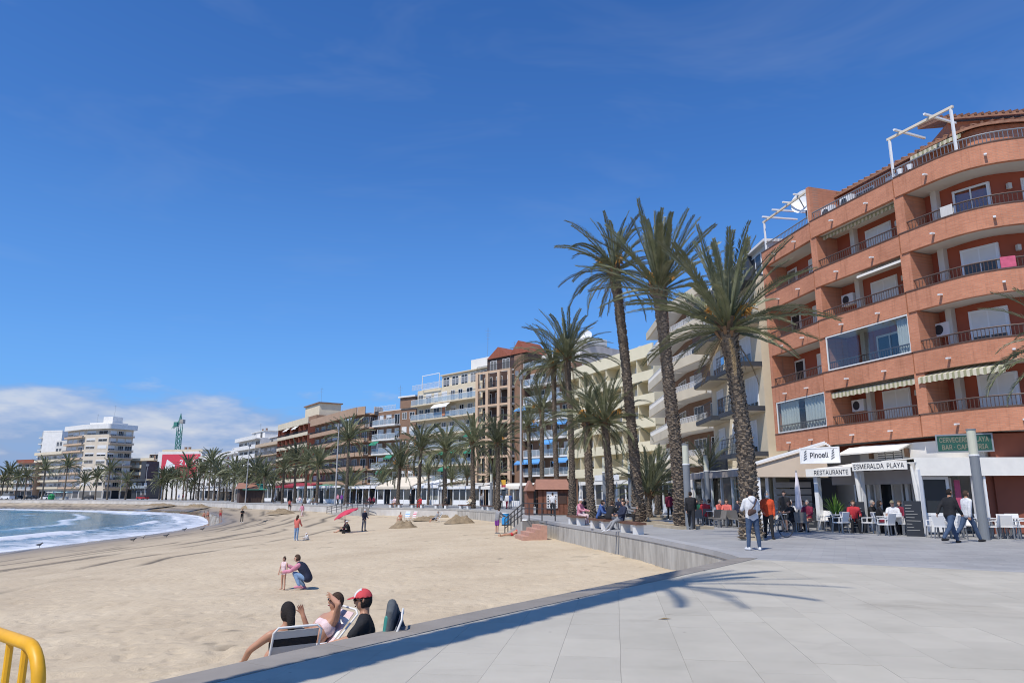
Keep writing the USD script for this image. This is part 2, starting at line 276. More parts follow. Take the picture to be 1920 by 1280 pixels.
clump = np.clip((meshkit.noise(P3 * 1.9, 77) - 0.86) * 10, 0, 1) * np.clip((meshkit.noise(P3 * 0.13, 78) - .4) * 4, 0, 1)
debris = np.maximum(debris, 0.55 * clump)
c0 = G(150, 1228, -1.06); rr = np.hypot((_X - c0[0]), (_Y - c0[1])); an = np.arctan2(_Y - c0[1], _X - c0[0])
for r0 in (1.55, 2.25):
    trk = np.exp(-((rr - r0) / .16) ** 4) * np.clip((0.95 - np.abs(an - 0.15)) * 3, 0, 1); _Z -= trk * (0.022 + 0.022 * np.sin(an * r0 * 2 * np.pi / 0.22))
wet = np.clip(1.05 - _ds / (12.5 + 4.0 * (meshkit.fbm(P3 * 0.08, 2, 61) - .3)), 0, 1)
wet = np.where((_Y > 95) & (_ds < 9), np.maximum(wet, np.clip(1.2 - _ds / 9.0, 0, 1)), wet)
gz = np.clip(1 - _ds / 24.0, 0, 1) * .42; wet = np.maximum(wet, gz * np.clip(_ds > 0, 0, 1)); wet = np.where(_ds < 0, 1, wet)
def gridfaces(a, b):
    i = np.arange(a * b).reshape(a, b); q = np.stack([i[:-1, :-1], i[:-1, 1:], i[1:, 1:], i[1:, :-1]], -1).reshape(-1, 4)
    return np.vstack([q[:, [0, 2, 1]], q[:, [0, 3, 2]]])
_V = np.stack([_X, _Y, _Z], -1).reshape(-1, 3); _F = gridfaces(*_X.shape)
keep = ~(inside(land.buffer(-2.5), _X, _Y).ravel()[_F].all(1)); _F = _F[keep]
# faces wind upward
_n = np.cross(_V[_F[0, 1]] - _V[_F[0, 0]], _V[_F[0, 2]] - _V[_F[0, 0]])
if _n[2] < 0: _F = _F[:, ::-1]
_V, _F, _u = compact(_V, _F)
SAND = part(None, 'beach', (_V, _F), M['sand'], True, 'pale beach sand with tyre tracks and seaweed lines', 'structure')
primvar(SAND, 'wet', wet.ravel()[_u]); primvar(SAND, 'debris', debris.ravel()[_u])
# seabed / land under everything, reaching the horizon
_g = MB(); _g.quad((-4000, -4000, -4.2), (4000, -4000, -4.2), (4000, 4000, -4.2), (-4000, 4000, -4.2)); struct('ground', _g, M['concrete'], 'low ground under the beach and the town')
# --- sea
_az = np.radians(np.linspace(-80, -12, 460)); _r = np.concatenate([np.geomspace(34.0, 330.0, 420), np.geomspace(340, 3500, 30)])
_A, _R = np.meshgrid(_az, _r); _X, _Y = _R * np.sin(_A), _R * np.cos(_A)
_, ds, _ = sand_base(_X, _Y); d = -ds                                   # metres out from the shoreline
P3 = np.stack([_X, _Y, np.zeros_like(_X)], -1)
w1 = 2.4 * (meshkit.fbm(P3 * 0.045, 3, 3) - .5); w2 = 7 * (meshkit.fbm(P3 * 0.03, 3, 4) - .5)
foam = np.zeros_like(d); zz = np.full_like(d, SEA_Z) + 0.05 * (meshkit.fbm(P3 * 0.35, 3, 15) - .5)
for d0, amp, wid, f, s in ((0.5, 0.03, 0.9, 0.95, 1), (4.6, 0.10, 1.6, 0.62, 2), (8.2, 0.40, 1.0, 0.85, 5), (13.5, 0.16, 2.2, 0.5, 6), (19.0, 0.22, 1.5, 0.55, 7), (27.0, 0.2, 2.0, 0.42, 8)):
    e = d - d0 - w1 * (1 + .15 * s) - (w2 * .5 if s > 2 else 0)
    brk = 0.45 + 0.55 * np.clip((meshkit.fbm(P3 * 0.045, 2, 80 + s) - .38) * 5, 0, 1)
    zz += amp * brk * np.exp(-(e / wid) ** 2); foam = np.maximum(foam, f * brk * np.exp(-(np.where(e > 0, e / (.45 * wid), e / (1.5 * wid))) ** 2))
foam = np.maximum(foam, np.clip(0.46 - d / 45, 0, .46) * np.clip(d + 1, 0, 1) + .1 * np.exp(-(d / 14) ** 2))
foam = np.where(_Y > 150, np.maximum(foam, 0.60 * np.exp(-((d - 7 - w1 * 2) / 7.5) ** 2)), foam)
zz = np.where(d < 0, np.minimum(zz, SEA_Z + 0.02), zz)
_V = np.stack([_X, _Y, zz], -1).reshape(-1, 3); _F = gridfaces(*_X.shape); dd = d.ravel()
_F = _F[(dd[_F] > -2.5).all(1)]
_n = np.cross(_V[_F[0, 1]] - _V[_F[0, 0]], _V[_F[0, 2]] - _V[_F[0, 0]])
if _n[2] < 0: _F = _F[:, ::-1]
_V, _F, _u = compact(_V, _F)
SEA = part(None, 'sea', (_V, _F), M['sea'], True, 'blue green sea with white breaking foam', 'structure')
primvar(SEA, 'foam', foam.ravel()[_u]); primvar(SEA, 'shallow', np.clip(1 - d / 22, 0, 1).ravel()[_u] ** 1.3)

# --- plaza (pale slabs), dark border strip, promenade
C = np.array([5.96, 19.47]); D = np.array([10.98, 16.13]); bd = (D - C) / np.linalg.norm(D - C); bn = np.array([-bd[1], bd[0]])     # bn points away from the camera
far_pt = C + bd * 60
edge_in = sg.LineString(EDGE_NEAR).buffer(0.40, single_sided=True) if False else sg.LineString(EDGE_NEAR).buffer(0.42)
plaza = sg.Polygon(np.vstack([EDGE_NEAR, [tuple(far_pt), (60, -60), (-12.5, -60)]])).buffer(0)
M['setts'] = usdkit.material(stage, '/World/Looks/setts', {
    'g': ('geometry', {}), 'mp': ('mapping', {'mapping_type': 'point', 'rotation': (0, 0, 0.42)}),
    'br': ('brick_texture', {'scale': 1.0, 'mortar_size': 0.006, 'brick_width': 0.6, 'row_height': 0.3, 'color1': (0.34, 0.335, 0.33), 'color2': (0.29, 0.29, 0.285), 'mortar': (0.22, 0.225, 0.24), 'mortar_smooth': 0.3}),
    'n': ('noise_texture', {'scale': 0.35, 'detail': 8.0, 'roughness': 0.65}), 'r': ('rgb_ramp', {'ramp': [(0.3, (0.8,) * 3), (0.55, (1.0,) * 3), (0.75, (1.08,) * 3)]}), 'm': ('mix', {'mix_type': 'multiply', 'fac': 1.0}),
    'p': ('principled_bsdf', {'roughness': 0.75, 'specular_ior_level': 0.35})},
    [('g.position', 'mp.vector'), ('mp.vector', 'br.vector'), ('g.position', 'n.vector'), ('n.fac', 'r.fac'), ('br.color', 'm.color1'), ('r.color', 'm.color2'), ('m.color', 'p.base_color')], surface='p.BSDF')
prom = land.difference(plaza.buffer(0.001)).buffer(0)
wall_band = sg.LineString(EDGE_FAR).buffer(0.45).intersection(land)
_p = MB(); _p.poly(prom.difference(sg.LineString(EDGE_FAR).buffer(0.40)), -0.25, 0.0); struct('promenade', _p, M['setts'], 'blue grey paved promenade along the beach')
PZ = struct('plaza', MB().poly(plaza.difference(edge_in), -0.25, -0.045), M['concrete'], 'pale granite plaza in the foreground')
plaza_in = plaza.difference(edge_in)
strip = sg.Polygon([tuple(C + bd * .3), tuple(C + bd * 40), tuple(C + bd * 40 - bn * 0.35), tuple(C + bd * .3 - bn * 0.35)])
rng = np.random.default_rng(5); n_slab = 0; rest = MB()
ca, sa = math.cos(-0.14), math.sin(-0.14)
ex, ey = np.array([ca, sa]), np.array([-sa, ca]); sw, sl = 0.62, 0.92
cand = []
for j in range(-4, 34):
    for i in range(-40, 66):
        off = sl * (0.5 if i % 2 else 0.0)
        o = ex * i * sw + ey * (j * sl + off)
        if o[1] < -1.5 or np.hypot(*o) > 42: continue
        q = sg.Polygon([o + ex * .0013 + ey * .0013, o + ex * (sw - .0013) + ey * .0013, o + ex * (sw - .0013) + ey * (sl - .0013), o + ex * .0013 + ey * (sl - .0013)])
        q = q.intersection(plaza_in).difference(strip)
        if q.area < 0.02: continue
        c = np.array(q.centroid.coords[0]); v = abs(c[0]) < 0.76 * c[1] + 0.8 and c[1] > 4.2
        cand.append((c[1] if v else 1e3 + c[1], q))
cand.sort(key=lambda t: t[0])
for k, (yy, q) in enumerate(cand):
    h = float(rng.normal(0, 0.0006))
    for g in getattr(q, 'geoms', [q]):
        if g.geom_type != 'Polygon' or g.area < .004: continue
        if n_slab < 290 and yy < 900: part(PZ, 'paving_slab', MB().poly(g, -0.045, h), M['granite']); n_slab += 1
        else: rest.poly(g, -0.045, h)
part(PZ, 'farther_slabs', rest, M['granite'], kind='stuff')
BS = struct('border_strip', MB().poly(sg.Polygon([tuple(C + bd * .02 - bn*.02), tuple(C + bd * 40 - bn*.02), tuple(C + bd * 40 - bn * 0.33), tuple(C + bd * .02 - bn * 0.33)]).difference(edge_in), -0.045, 0.003), M['granite_blue'], 'dark stone strip between plaza and promenade')
# coping stones and wall of the near terrace edge
mat('sea_wall', (0.50, 0.475, 0.42), 0.85, 0.2, 1.6, 0.4, 18, col2=(0.24, 0.22, 0.19), stretch=(1.6, 1.6, 0.35))
mat('far_wall', (0.60, 0.575, 0.53), 0.85, 0.1, 0.5, col2=(0.42, 0.39, 0.35))
def offset_line(P, w):
    P = np.asarray(P, float); t = np.gradient(P, axis=0); t /= np.linalg.norm(t, axis=1, keepdims=True)
    return P + np.stack([t[:, 1], -t[:, 0]], 1) * w       # to the right of travel = landward
def wall_strip(P, zb, zt, w):
    Q = offset_line(P, w); n = len(P); zb = np.broadcast_to(zb, (n,))
    v = np.vstack([np.c_[P, zb], np.c_[P, np.full(n, zt)], np.c_[Q, np.full(n, zt)], np.c_[Q, zb]]); f = []
    for i in range(n - 1):
        for a, b in ((0, 1), (1, 2), (2, 3), (3, 0)):
            p0, p1, p2, p3 = a * n + i, a * n + i + 1, b * n + i + 1, b * n + i; f += [[p0, p2, p1], [p0, p3, p2]]
    for i, s in ((0, 1), (n - 1, -1)):
        q = [i, n + i, 2 * n + i, 3 * n + i]; f += [[q[0], q[1], q[2]][::s], [q[0], q[2], q[3]][::s]]
    return MB().add(v, f)
def arc_cut(P, step):
    P = np.asarray(P, float); s = np.r_[0, np.cumsum(np.linalg.norm(np.diff(P, axis=0), axis=1))]
    return lambda a, b, k=3: np.stack([np.interp(np.linspace(a, b, k), s, P[:, j]) for j in (0, 1)], 1), s[-1]
NW = thing('plaza_edge_wall', 'low concrete wall with grey coping along the near plaza edge', 'wall', (0, 0, 0))
part(NW, 'wall_face', wall_strip(densify(EDGE_NEAR, 0.4), -1.7, -0.125, 0.38), M['sea_wall'])
cut, L = arc_cut(EDGE_NEAR, 1)
a = L
while a > 0.5:
    b = max(0, a - 1.05); seg = offset_line(cut(b + .003, a - .003, 5), -0.05); part(NW, 'coping_stone', wall_strip(seg, -0.12, 0.006 + .002 * math.sin(a * 7), 0.46), M['coping_stone']); a = b
FW = thing('beach_wall', 'long stained concrete sea wall holding up the promenade', 'wall', (0, 0, 0))
cut, L = arc_cut(EDGE_FAR, 1); a = 0.0; k = 0
while a < L - 1:
    w = 2.6 if a < 40 else (8 if a < 120 else 24); b = min(L, a + w); pts = cut(a + .004, b - .004, 4)
    part(FW, 'wall_panel', wall_strip(pts, -3.2 if a > 60 else -1.6, -0.16, 0.36), M['sea_wall' if a < 60 else 'far_wall']); part(FW, 'coping', wall_strip(offset_line(pts, -.03), -0.155, 0.005, 0.44), M['granite_blue'] if a < 40 else M['concrete']); a = b; k += 1
# ================================================================ palms
M['frond'] = usdkit.material(stage, '/World/Looks/frond', {
    'o': ('object_info', {}), 'g': ('geometry', {}), 'n': ('noise_texture', {'scale': 1.3, 'detail': 3.0}),
    'r': ('rgb_ramp', {'ramp': [(0.25, (0.095, 0.105, 0.042)), (0.5, (0.155, 0.165, 0.078)), (0.75, (0.245, 0.245, 0.140))]}),
    'hv': ('hsv', {'hue': 0.5, 'saturation': 0.95, 'fac': 1.0}), 'mr': ('map_range', {'from_min': 0.0, 'from_max': 1.0, 'to_min': 0.72, 'to_max': 1.28}),
    'p': ('principled_bsdf', {'roughness': 0.42, 'specular_ior_level': 0.55}), 't': ('translucent_bsdf', {}), 'm': ('mix_closure', {'fac': 0.2})},
    [('g.position', 'n.vector'), ('n.fac', 'r.fac'), ('r.color', 'hv.color'), ('o.random', 'mr.value'), ('mr.result', 'hv.value'), ('hv.color', 'p.base_color'), ('hv.color', 't.color'), ('p.BSDF', 'm.closure1'), ('t.BSDF', 'm.closure2')], surface='m.closure')
mat('dry_frond', (0.30, 0.215, 0.11), 0.8, 0.2, 3.0)
mat('bark', (0.26, 0.205, 0.15), 0.9, 0.2, 9.0, 0.6, 30, col2=(0.055, 0.042, 0.032))
mat('boots', (0.27, 0.155, 0.075), 0.85, 0.2, 6.0, 0.5, 30, col2=(0.10, 0.062, 0.035))
mat('date_stalk', (0.62, 0.30, 0.06), 0.6, 0.15, 6.0)
mat('planter_stone', (0.50, 0.42, 0.30), 0.85, 0.15, 2.0, 0.4, 25)

def frond_mesh(rg, L, elev, az, droop, nl, wl, roll=0.0, base=(0, 0, 0), dryness=0.0):
    """one pinnate leaf: rachis curving under its weight and two rows of leaflets"""
    n = 9; s = np.linspace(0, 1, n); e = elev - droop * (0.25 * s + 0.75 * s ** 2)
    step = L / (n - 1); r = np.r_[0, np.cumsum(np.cos(e[:-1]) * step)]; z = np.r_[0, np.cumsum(np.sin(e[:-1]) * step)]
    side = rg.normal(0, 0.10) * L * s ** 2
    ca, sa = math.cos(az), math.sin(az)
    P = np.stack([r * ca - side * sa, r * sa + side * ca, z], 1) + np.asarray(base)
    tang = np.gradient(P, axis=0); tang /= np.linalg.norm(tang, axis=1, keepdims=True)
    q = np.array([-sa, ca, 0.0]); B = MB(); B.tube(P[[0, 2, 4, 6, 8]], L * np.array([.0105, .0075, .0055, .0035, .001]), 4, cap=False)
    nl = int(nl * 1.45); wl = wl * 1.2; k = np.linspace(0.10, 0.985, nl); Pk = np.stack([np.interp(k, s, P[:, j]) for j in range(3)], 1); Tk = np.stack([np.interp(k, s, tang[:, j]) for j in range(3)], 1); Tk /= np.linalg.norm(Tk, axis=1, keepdims=True)
    Q = q - Tk * (Tk @ q)[:, None]; Q /= np.linalg.norm(Q, axis=1, keepdims=True); N = np.cross(Tk, Q)
    N = np.where((N[:, 2:3] < 0) & (abs(elev) < 1.3), -N, N)
    c, sn = math.cos(roll), math.sin(roll); Q, N = Q * c + N * sn, N * c - Q * sn
    ll = L * 0.098 * np.clip(np.sin(np.pi * (0.12 + 0.80 * k)) ** 0.6, 0.3, 1)
    V, F = [], []; m = nl; o = 0
    for sg_ in (-1, 1):
        jit = rg.normal(0, .09, (m, 3)); fan = 1.0 + 0.55 * k[:, None]
        D = Q * sg_ * 0.86 + Tk * fan + N * (0.50 + 0.22 * rg.normal(0, 1, (m, 1)) * .6) + jit; D /= np.linalg.norm(D, axis=1, keepdims=True)
        W = np.cross(D, N + .4 * Q * sg_); W /= np.linalg.norm(W, axis=1, keepdims=True)
        l = (ll * (0.85 + 0.3 * rg.random(m)))[:, None]; tip = Pk + D * l - np.array([0, 0, 1]) * l * (0.06 + .10 * rg.random((m, 1)))
        mid = Pk + D * l * .42; w = wl * L / 3.6
        V += [Pk, mid + W * w, tip, mid - W * w]
        i = np.arange(m) + o; F += [np.stack([i, i + m, i + 2 * m], 1), np.stack([i, i + 2 * m, i + 3 * m], 1)]; o += 4 * m
    B.add(np.vstack(V), np.vstack(F)); return B

def palm(px, Y, row_crown, label, group, Lf, rw, nf=40, nl=34, detail=0, lean=(0, 0), seed=1, dates=0, wl=0.021, top_lean=None, tuft=1.0, sparse=0.0, minel=-35, zb=0.0, height=None, xy=None):
    """px, Y: where it stands; row_crown: photograph row of the crown's base; detail 2: each frond its own part"""
    rw = rw * (0.74 if detail == 2 else 0.85); rg = np.random.default_rng(seed); x, y = XY(px, Y) if xy is None else xy; base = np.array([x, y, zb])
    H = height or A(px, row_crown, Y)[2] - zb
    t = thing('palm_tree', label, 'palm tree', base, group)
    n = 8; s = np.linspace(0, 1, n); bend = np.array([lean[0], lean[1]])
    path = np.stack([x + bend[0] * s ** 1.6 + .05 * np.sin(s * 5 + seed) , y + bend[1] * s ** 1.6, zb - .05 + H * s], 1)
    r = rw * (1.18 - 0.30 * s ** .5 + 0.30 * np.exp(-((1 - s) / .10) ** 2) + .28 * np.exp(-(s / .05) ** 2)); tb = MB()
    if detail >= 1:
        m = max(20, int(H / 0.085)); ss = np.linspace(0, 1, m); pp = np.stack([np.interp(ss, s, path[:, j]) for j in range(3)], 1); r2 = np.interp(ss, s, r)
        r2 = r2 * (0.93 + 0.09 * meshkit.noise(np.c_[ss * H * 1.3, ss * 0 + seed, ss * 0], 3)); tb.tube(pp, r2 * .93, 10)
        per = 9 if detail == 2 else 7; V, F = [], []
        for i in range(1, m - 1, 1):
            a = (np.arange(per) + .5 * (i % 2)) * 2 * np.pi / per + i * .035 + rg.normal(0, .17, per); rr_ = r2[i]; hh = H / m * (1.0 + 1.3 * rg.random(per)); w = 2 * np.pi / per * .42; out = rr_ * (0.06 + .26 * rg.random(per))
            c0 = pp[i]
            def at(ang, rad, dz): return np.stack([c0[0] + rad * np.cos(ang), c0[1] + rad * np.sin(ang), np.full(per, c0[2]) + dz], 1)
            o = len(V) * per
            V += [at(a - w, rr_ * .9, -hh * .1), at(a + w, rr_ * .9, -hh * .1), at(a + w * .75, rr_ + out, hh * .75), at(a - w * .75, rr_ + out, hh * .75), at(a, rr_ * .88, hh * 1.15)]
            k = np.arange(per) + o; p_ = per
            F += [np.stack([k, k + p_, k + 2 * p_], 1), np.stack([k, k + 2 * p_, k + 3 * p_], 1), np.stack([k + 3 * p_, k + 2 * p_, k + 4 * p_], 1), np.stack([k, k + 3 * p_, k + 4 * p_], 1), np.stack([k + p_, k + 4 * p_, k + 2 * p_], 1)]
        tb.add(np.vstack(V), np.vstack(F))
    else:
        m = max(10, int(H / 0.35)); ss = np.linspace(0, 1, m); pp = np.stack([np.interp(ss, s, path[:, j]) for j in range(3)], 1); r2 = np.interp(ss, s, r) * (1 + .13 * (np.arange(m) % 2)); tb.tube(pp, r2, 7)
    part(t, 'trunk', tb, M['bark'])
    top = path[-1]; cr = sub(t, 'crown') if detail == 2 else None
    bt = MB(); nb = 26 if detail else 12
    for i in range(nb):                                         # old leaf bases under the crown
        a = i * 2.399; h = -.55 * rw * 3 * (1 - i / nb) ; d = np.array([math.cos(a), math.sin(a), 0])
        b0 = top + d * rw * .8 + [0, 0, h]; bt.bar(b0, b0 + d * rw * (.65 + .4 * rg.random()) + [0, 0, rw * (1.0 + .9 * rg.random())], rw * .42, rw * .16)
    part(t, 'leaf_bases', bt, M['boots'])
    allf = MB(); ga = 2.39996
    for i in range(nf):
        q = (i + .5) / nf; el = math.radians(84 - (84 - minel) * q ** 1.25) + rg.normal(0, .09); az = i * ga + rg.normal(0, .22)
        L = Lf * (0.72 + 0.28 * min(1, q * 3.5 + .15)) * (0.88 + .22 * rg.random()) * (1.0 if q < .85 else .88)
        dr = (0.35 + 0.75 * max(0, math.cos(el)) + .25 * q) * (0.8 + .5 * rg.random()) * tuft
        b = top + np.array([math.cos(az), math.sin(az), 0]) * rw * .45 + [0, 0, rw * (1.2 - 1.6 * q)]
        fm = frond_mesh(rg, L, el, az, dr, nl, wl, rg.normal(0, .5), b)
        if detail == 2: part(cr, 'frond', fm, M['frond'])
        else: allf.add(*fm.arrays())
    if detail == 2 and minel < 0:
        for i in range(7):                                      # dead leaves hanging under the crown
            az = i * 2.6 + seed; part(cr, 'dry_frond', frond_mesh(rg, Lf * (.35 + .25 * rg.random()), -.75 - .5 * rg.random(), az, .35, int(nl * .6), wl, 0, top + np.array([math.cos(az), math.sin(az), 0]) * rw * .8 - [0, 0, rw * (.3 + rg.random())]), M['dry_frond'])
    if detail < 2: part(t, 'crown', allf, M['frond'])
    if dates:
        for i in range(dates):
            a = i * 2.1 + seed; d = np.array([math.cos(a), math.sin(a), 0]); st = MB(); b = top + d * rw * .8 + [0, 0, rw * 1.0]; tp = b + d * (.35 + .25 * rg.random()) + [0, 0, .55]
            st.tube(np.array([b, (b + tp) / 2 + [0, 0, .12], tp]), [.035, .03, .02], 5)
            for j in range(16):
                e = tp + d * .12 + rg.normal(0, .13, 3) - [0, 0, .10 + .25 * rg.random()]; st.bar(tp, e, .035)
            part(t, 'date_stalk', st, M['date_stalk'])
    return t, top

NEAR = 'tall date palms on the promenade'
palm(1197, 42.2, 508, 'tall slender date palm with drooping fronds, just left of the tallest palm', NEAR, 3.9, 0.37, 44, 46, 2, (-1.05, 0), 3, 5, minel=-32)
palm(1276, 36.8, 543, 'tallest date palm with upright grey fronds, beside lamp post on promenade', NEAR, 4.4, 0.41, 50, 48, 2, (-.65, 0), 8, 3, minel=4, tuft=.38)
palm(1405, 26.9, 615, 'nearest date palm with orange date stalks before the brick apartment block', NEAR, 3.9, 0.40, 54, 48, 2, (-.38, 0), 12, 9, minel=-14, tuft=.6)
palm(1045, 61.0, 688, 'tall thin palm standing behind benches, left of a leaning pair', NEAR, 4.1, 0.26, 44, 34, 2, (-.25, 0), 15, 2, minel=-38, tuft=1.25)
palm(1073, 58.0, 672, 'tall palm with thick crown right of the wooden kiosk roof', NEAR, 4.5, 0.31, 50, 38, 2, (-.2, 0), 18, 3, minel=-25, tuft=.95)
palm(1108, 43.5, 792, 'medium palm with orange leaf bases behind the promenade bench', NEAR, 3.0, 0.30, 44, 36, 2, (-.15, 0), 21, 3, minel=-25)
palm(1143, 42.8, 790, 'medium palm with bushy dark crown behind seated bench people', NEAR, 3.2, 0.30, 46, 38, 2, (-.1, 0), 25, 2, minel=-32, tuft=.9)
palm(1018, 72.0, 770, 'slim palm rising behind the wooden kiosk', NEAR, 3.6, 0.28, 40, 30, 2, (-.1, 0), 28, 1)
palm(994, 76.0, 800, 'palm rising behind the white mast beside the kiosk', NEAR, 3.4, 0.27, 40, 30, 2, (-.1, 0), 31, 1, minel=-30)
palm(1216, 50.0, 925, 'low bushy palm in planter seen between the two tall near trunks', NEAR, 3.4, 0.30, 46, 34, 2, (0, 0), 34, 0, minel=5, tuft=.8)
palm(1233, 60.0, 905, 'low leafy palm growing behind the tallest palm trunk', NEAR, 3.4, 0.30, 44, 32, 2, (0, 0), 35, 0, minel=0, tuft=.8)
palm(1328, 45.5, 880, 'small young palm with upright fronds before the cafe windows', NEAR, 2.3, 0.15, 24, 30, 2, (0, 0), 39, 0, minel=20, tuft=.7)
MID = 'date palms along the middle of the beach wall'
mids = [(933, 80, 832, 3.6, .28, 'palm with drooping fronds left of the white mast'), (886, 88, 830, 4.0, .30, 'palm with wide crown before the pale stepped apartments'),
        (834, 95, 843, 3.9, .30, 'palm behind bench with the person in red'), (786, 96, 840, 4.0, .27, 'tall palm before brown pier of pale apartments'),
        (747, 102, 874, 4.3, .26, 'palm with thick spreading crown right of rounded brown block'), (649, 116, 824, 4.5, .27, 'tallest palm of the middle row, before the rounded brown block'),
        (594, 128, 872, 4.2, .27, 'palm in front of rounded brown block, near its left end'), (572, 134, 868, 4.1, .26, 'palm before the dark striped block, second from its left'),
        (552, 139, 864, 4.5, .27, 'taller palm before the striped block with deep balconies'), (530, 144, 878, 4.2, .26, 'palm in front of the red ground floor awning')]
for i, (px, Y, rc, L, r, lb) in enumerate(mids):
    palm(px, Y, rc, lb, MID, L, r, 52, 28, 1, (0, 0), 50 + i, 1 if i < 5 else 0, wl=0.036)
smalls = [(926, 96, 895, 2.6, 'short palm under pale apartments'), (803, 118, 888, 3.2, 'short pale green palm under stepped apartments'), (717, 132, 903, 3.6, 'low palm with flat crown under white balconies'),
          (655, 134, 915, 4.4, 'low bushy palm at foot of rounded brown block'), (846, 116, 897, 3.0, 'low yellowish palm by the white terrace'), (875, 112, 893, 2.6, 'low palm between two taller trunks at white terrace')]
for i, (px, Y, rc, L, lb) in enumerate(smalls):
    palm(px, Y, rc, lb, 'low palms near the terraces', L, .2, 38, 26, 1, (0, 0), 80 + i, 0, wl=0.036, minel=-5)
FAR = 'palms in the far grove along the bay'
far = [(494, 150, 893, 4.4), (477, 156, 885, 4.6), (463, 160, 900, 3.6), (447, 164, 893, 4.6), (437, 168, 886, 4.6), (424, 172, 895, 3.6), (410, 176, 890, 4.6), (401, 180, 884, 5.0), (391, 186, 868, 5.4), (381, 190, 885, 4.6),
       (372, 194, 884, 4.4), (363, 196, 905, 3.8), (349, 190, 878, 5.2), (343, 200, 900, 4.4), (330, 204, 897, 4.2), (322, 206, 895, 4.4), (312, 208, 898, 4.6), (305, 210, 896, 4.4), (299, 205, 908, 4.0), (455, 182, 905, 3.4), (419, 195, 905, 3.4), (358, 208, 915, 3.2), (484, 172, 905, 3.6), (512, 165, 900, 3.6)]
farw = ['behind the wooden beach kiosk', 'with long arching fronds near the kiosk', 'half hidden between two taller ones', 'with narrow trunk left of the tall mast', 'right of a low white house', 'leaning towards the beach', 'with yellow heart of old fronds', 'before the white stepped block', 'tallest of the grove, over a white house', 'with rounded crown left of the tallest',
        'in front of low white house', 'short and bushy in the shade', 'before the right end of the red mural', 'in front of red mural, middle', 'before the blank half of the mural wall', 'with thin trunk before the mural', 'before left half of red mural', 'at the left foot of the mural building', 'lowest one by the mural corner', 'small one behind the mast', 'small one behind the grove', 'small one under the mural', 'small one behind the striped block palms', 'at the left end of the striped block']
for i, ((px, Y, rc, L), w) in enumerate(zip(far, farw)):
    Y = Y + (24 if px < 430 else 4)
    palm(px, Y, rc, 'far palm ' + w, FAR, L, .26, 40, 16, 0, (0, 0), 100 + i, 0, wl=0.08)
LEFT = 'palms along the road at the far left'
lefts = [(201, 213, 882, 5.2, 'right one of a pair before the tan block'), (179, 216, 893, 4.6, 'left one of a pair before the tan block'), (156, 218, 903, 4.8, 'shorter one before the tan block shutters'), (120, 222, 874, 5.2, 'tall one before banded balconies'), (79, 226, 880, 5.2, 'tall one before the white recessed balconies'),
         (46, 230, 893, 4.6, 'thin one beside the red brown house'), (30, 232, 897, 5.0, 'thick one before the red brown house'), (12, 234, 888, 5.6, 'tallest one at left end of the road'), (3, 236, 900, 5.0, 'cut by the left edge of view'), (236, 212, 903, 4.2, 'right of the tan block beside dark canopy')]
for i, (px, Y, rc, L, w) in enumerate(lefts):
    palm(px, Y + 27, rc, 'roadside palm ' + w, LEFT, L, .26, 38, 16, 0, (0, 0), 140 + i, 0, wl=0.08)

palm(2062, 22.5, 650, 'palm at the right edge with only its frond tips in view', NEAR, 2.7, .30, 44, 40, 2, (0, 0), 201, 0, minel=-30)
palm(0, 0, 0, 'palm at the plaza edge throwing its shadow over the paving', NEAR, 3.1, .34, 26, 44, 1, (.45, 1.3), 204, 0, minel=-20, height=17.5, xy=(-4.85, 3.1))
# ================================================================ buildings
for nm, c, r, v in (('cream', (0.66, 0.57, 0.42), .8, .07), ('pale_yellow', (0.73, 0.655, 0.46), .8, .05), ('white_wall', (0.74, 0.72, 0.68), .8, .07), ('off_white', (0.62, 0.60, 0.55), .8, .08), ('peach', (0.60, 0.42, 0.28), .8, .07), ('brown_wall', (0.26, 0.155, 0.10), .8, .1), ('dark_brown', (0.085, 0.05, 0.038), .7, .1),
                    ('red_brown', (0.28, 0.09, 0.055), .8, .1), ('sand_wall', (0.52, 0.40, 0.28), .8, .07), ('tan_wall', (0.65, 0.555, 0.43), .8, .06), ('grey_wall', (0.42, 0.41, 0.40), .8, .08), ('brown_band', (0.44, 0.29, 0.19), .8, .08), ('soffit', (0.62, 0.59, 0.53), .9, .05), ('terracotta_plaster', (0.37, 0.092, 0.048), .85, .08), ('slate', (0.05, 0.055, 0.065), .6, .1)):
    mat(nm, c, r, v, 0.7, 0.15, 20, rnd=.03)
mat('party_wall', (0.55, 0.50, 0.47), .9, .14, .8, .3, 12)
mat('dark_metal', (0.04, 0.042, 0.048), 0.45, .05, metallic=.0); mat('grey_metal', (0.30, 0.31, 0.32), 0.4, .05, metallic=.5); mat('rail_brown', (0.11, 0.07, 0.055), .5, .05); mat('white_frame', (0.76, 0.76, 0.75), .45, .03)
mat('shutter', (0.70, 0.69, 0.66), .6, .04); mat('blue_awning', (0.10, 0.30, 0.62), .7, .05); mat('green_awning', (0.03, 0.22, 0.13), .7, .05); mat('red_awning', (0.30, 0.03, 0.05), .7, .05); mat('canvas', (0.70, 0.62, 0.50), .85, .08, 1.2); mat('canvas_white', (0.80, 0.77, 0.70), .85, .05); mat('teal', (0.05, 0.26, 0.22), .6, .1)
mat('tile_roof', (0.36, 0.18, 0.11), .85, .2, 6.0, .4, 20)
M['dark_glass'] = usdkit.material(stage, '/World/Looks/dark_glass', {'o': ('object_info', {}), 'r': ('rgb_ramp', {'ramp': [(0.0, (0.012, 0.015, 0.018)), (0.4, (0.03, 0.036, 0.042)), (0.7, (0.09, 0.085, 0.08)), (1.0, (0.20, 0.19, 0.17))]}), 'p': ('principled_bsdf', {'roughness': 0.08, 'specular_ior_level': 0.3})}, [('o.random', 'r.fac'), ('r.color', 'p.base_color')], surface='p.BSDF')
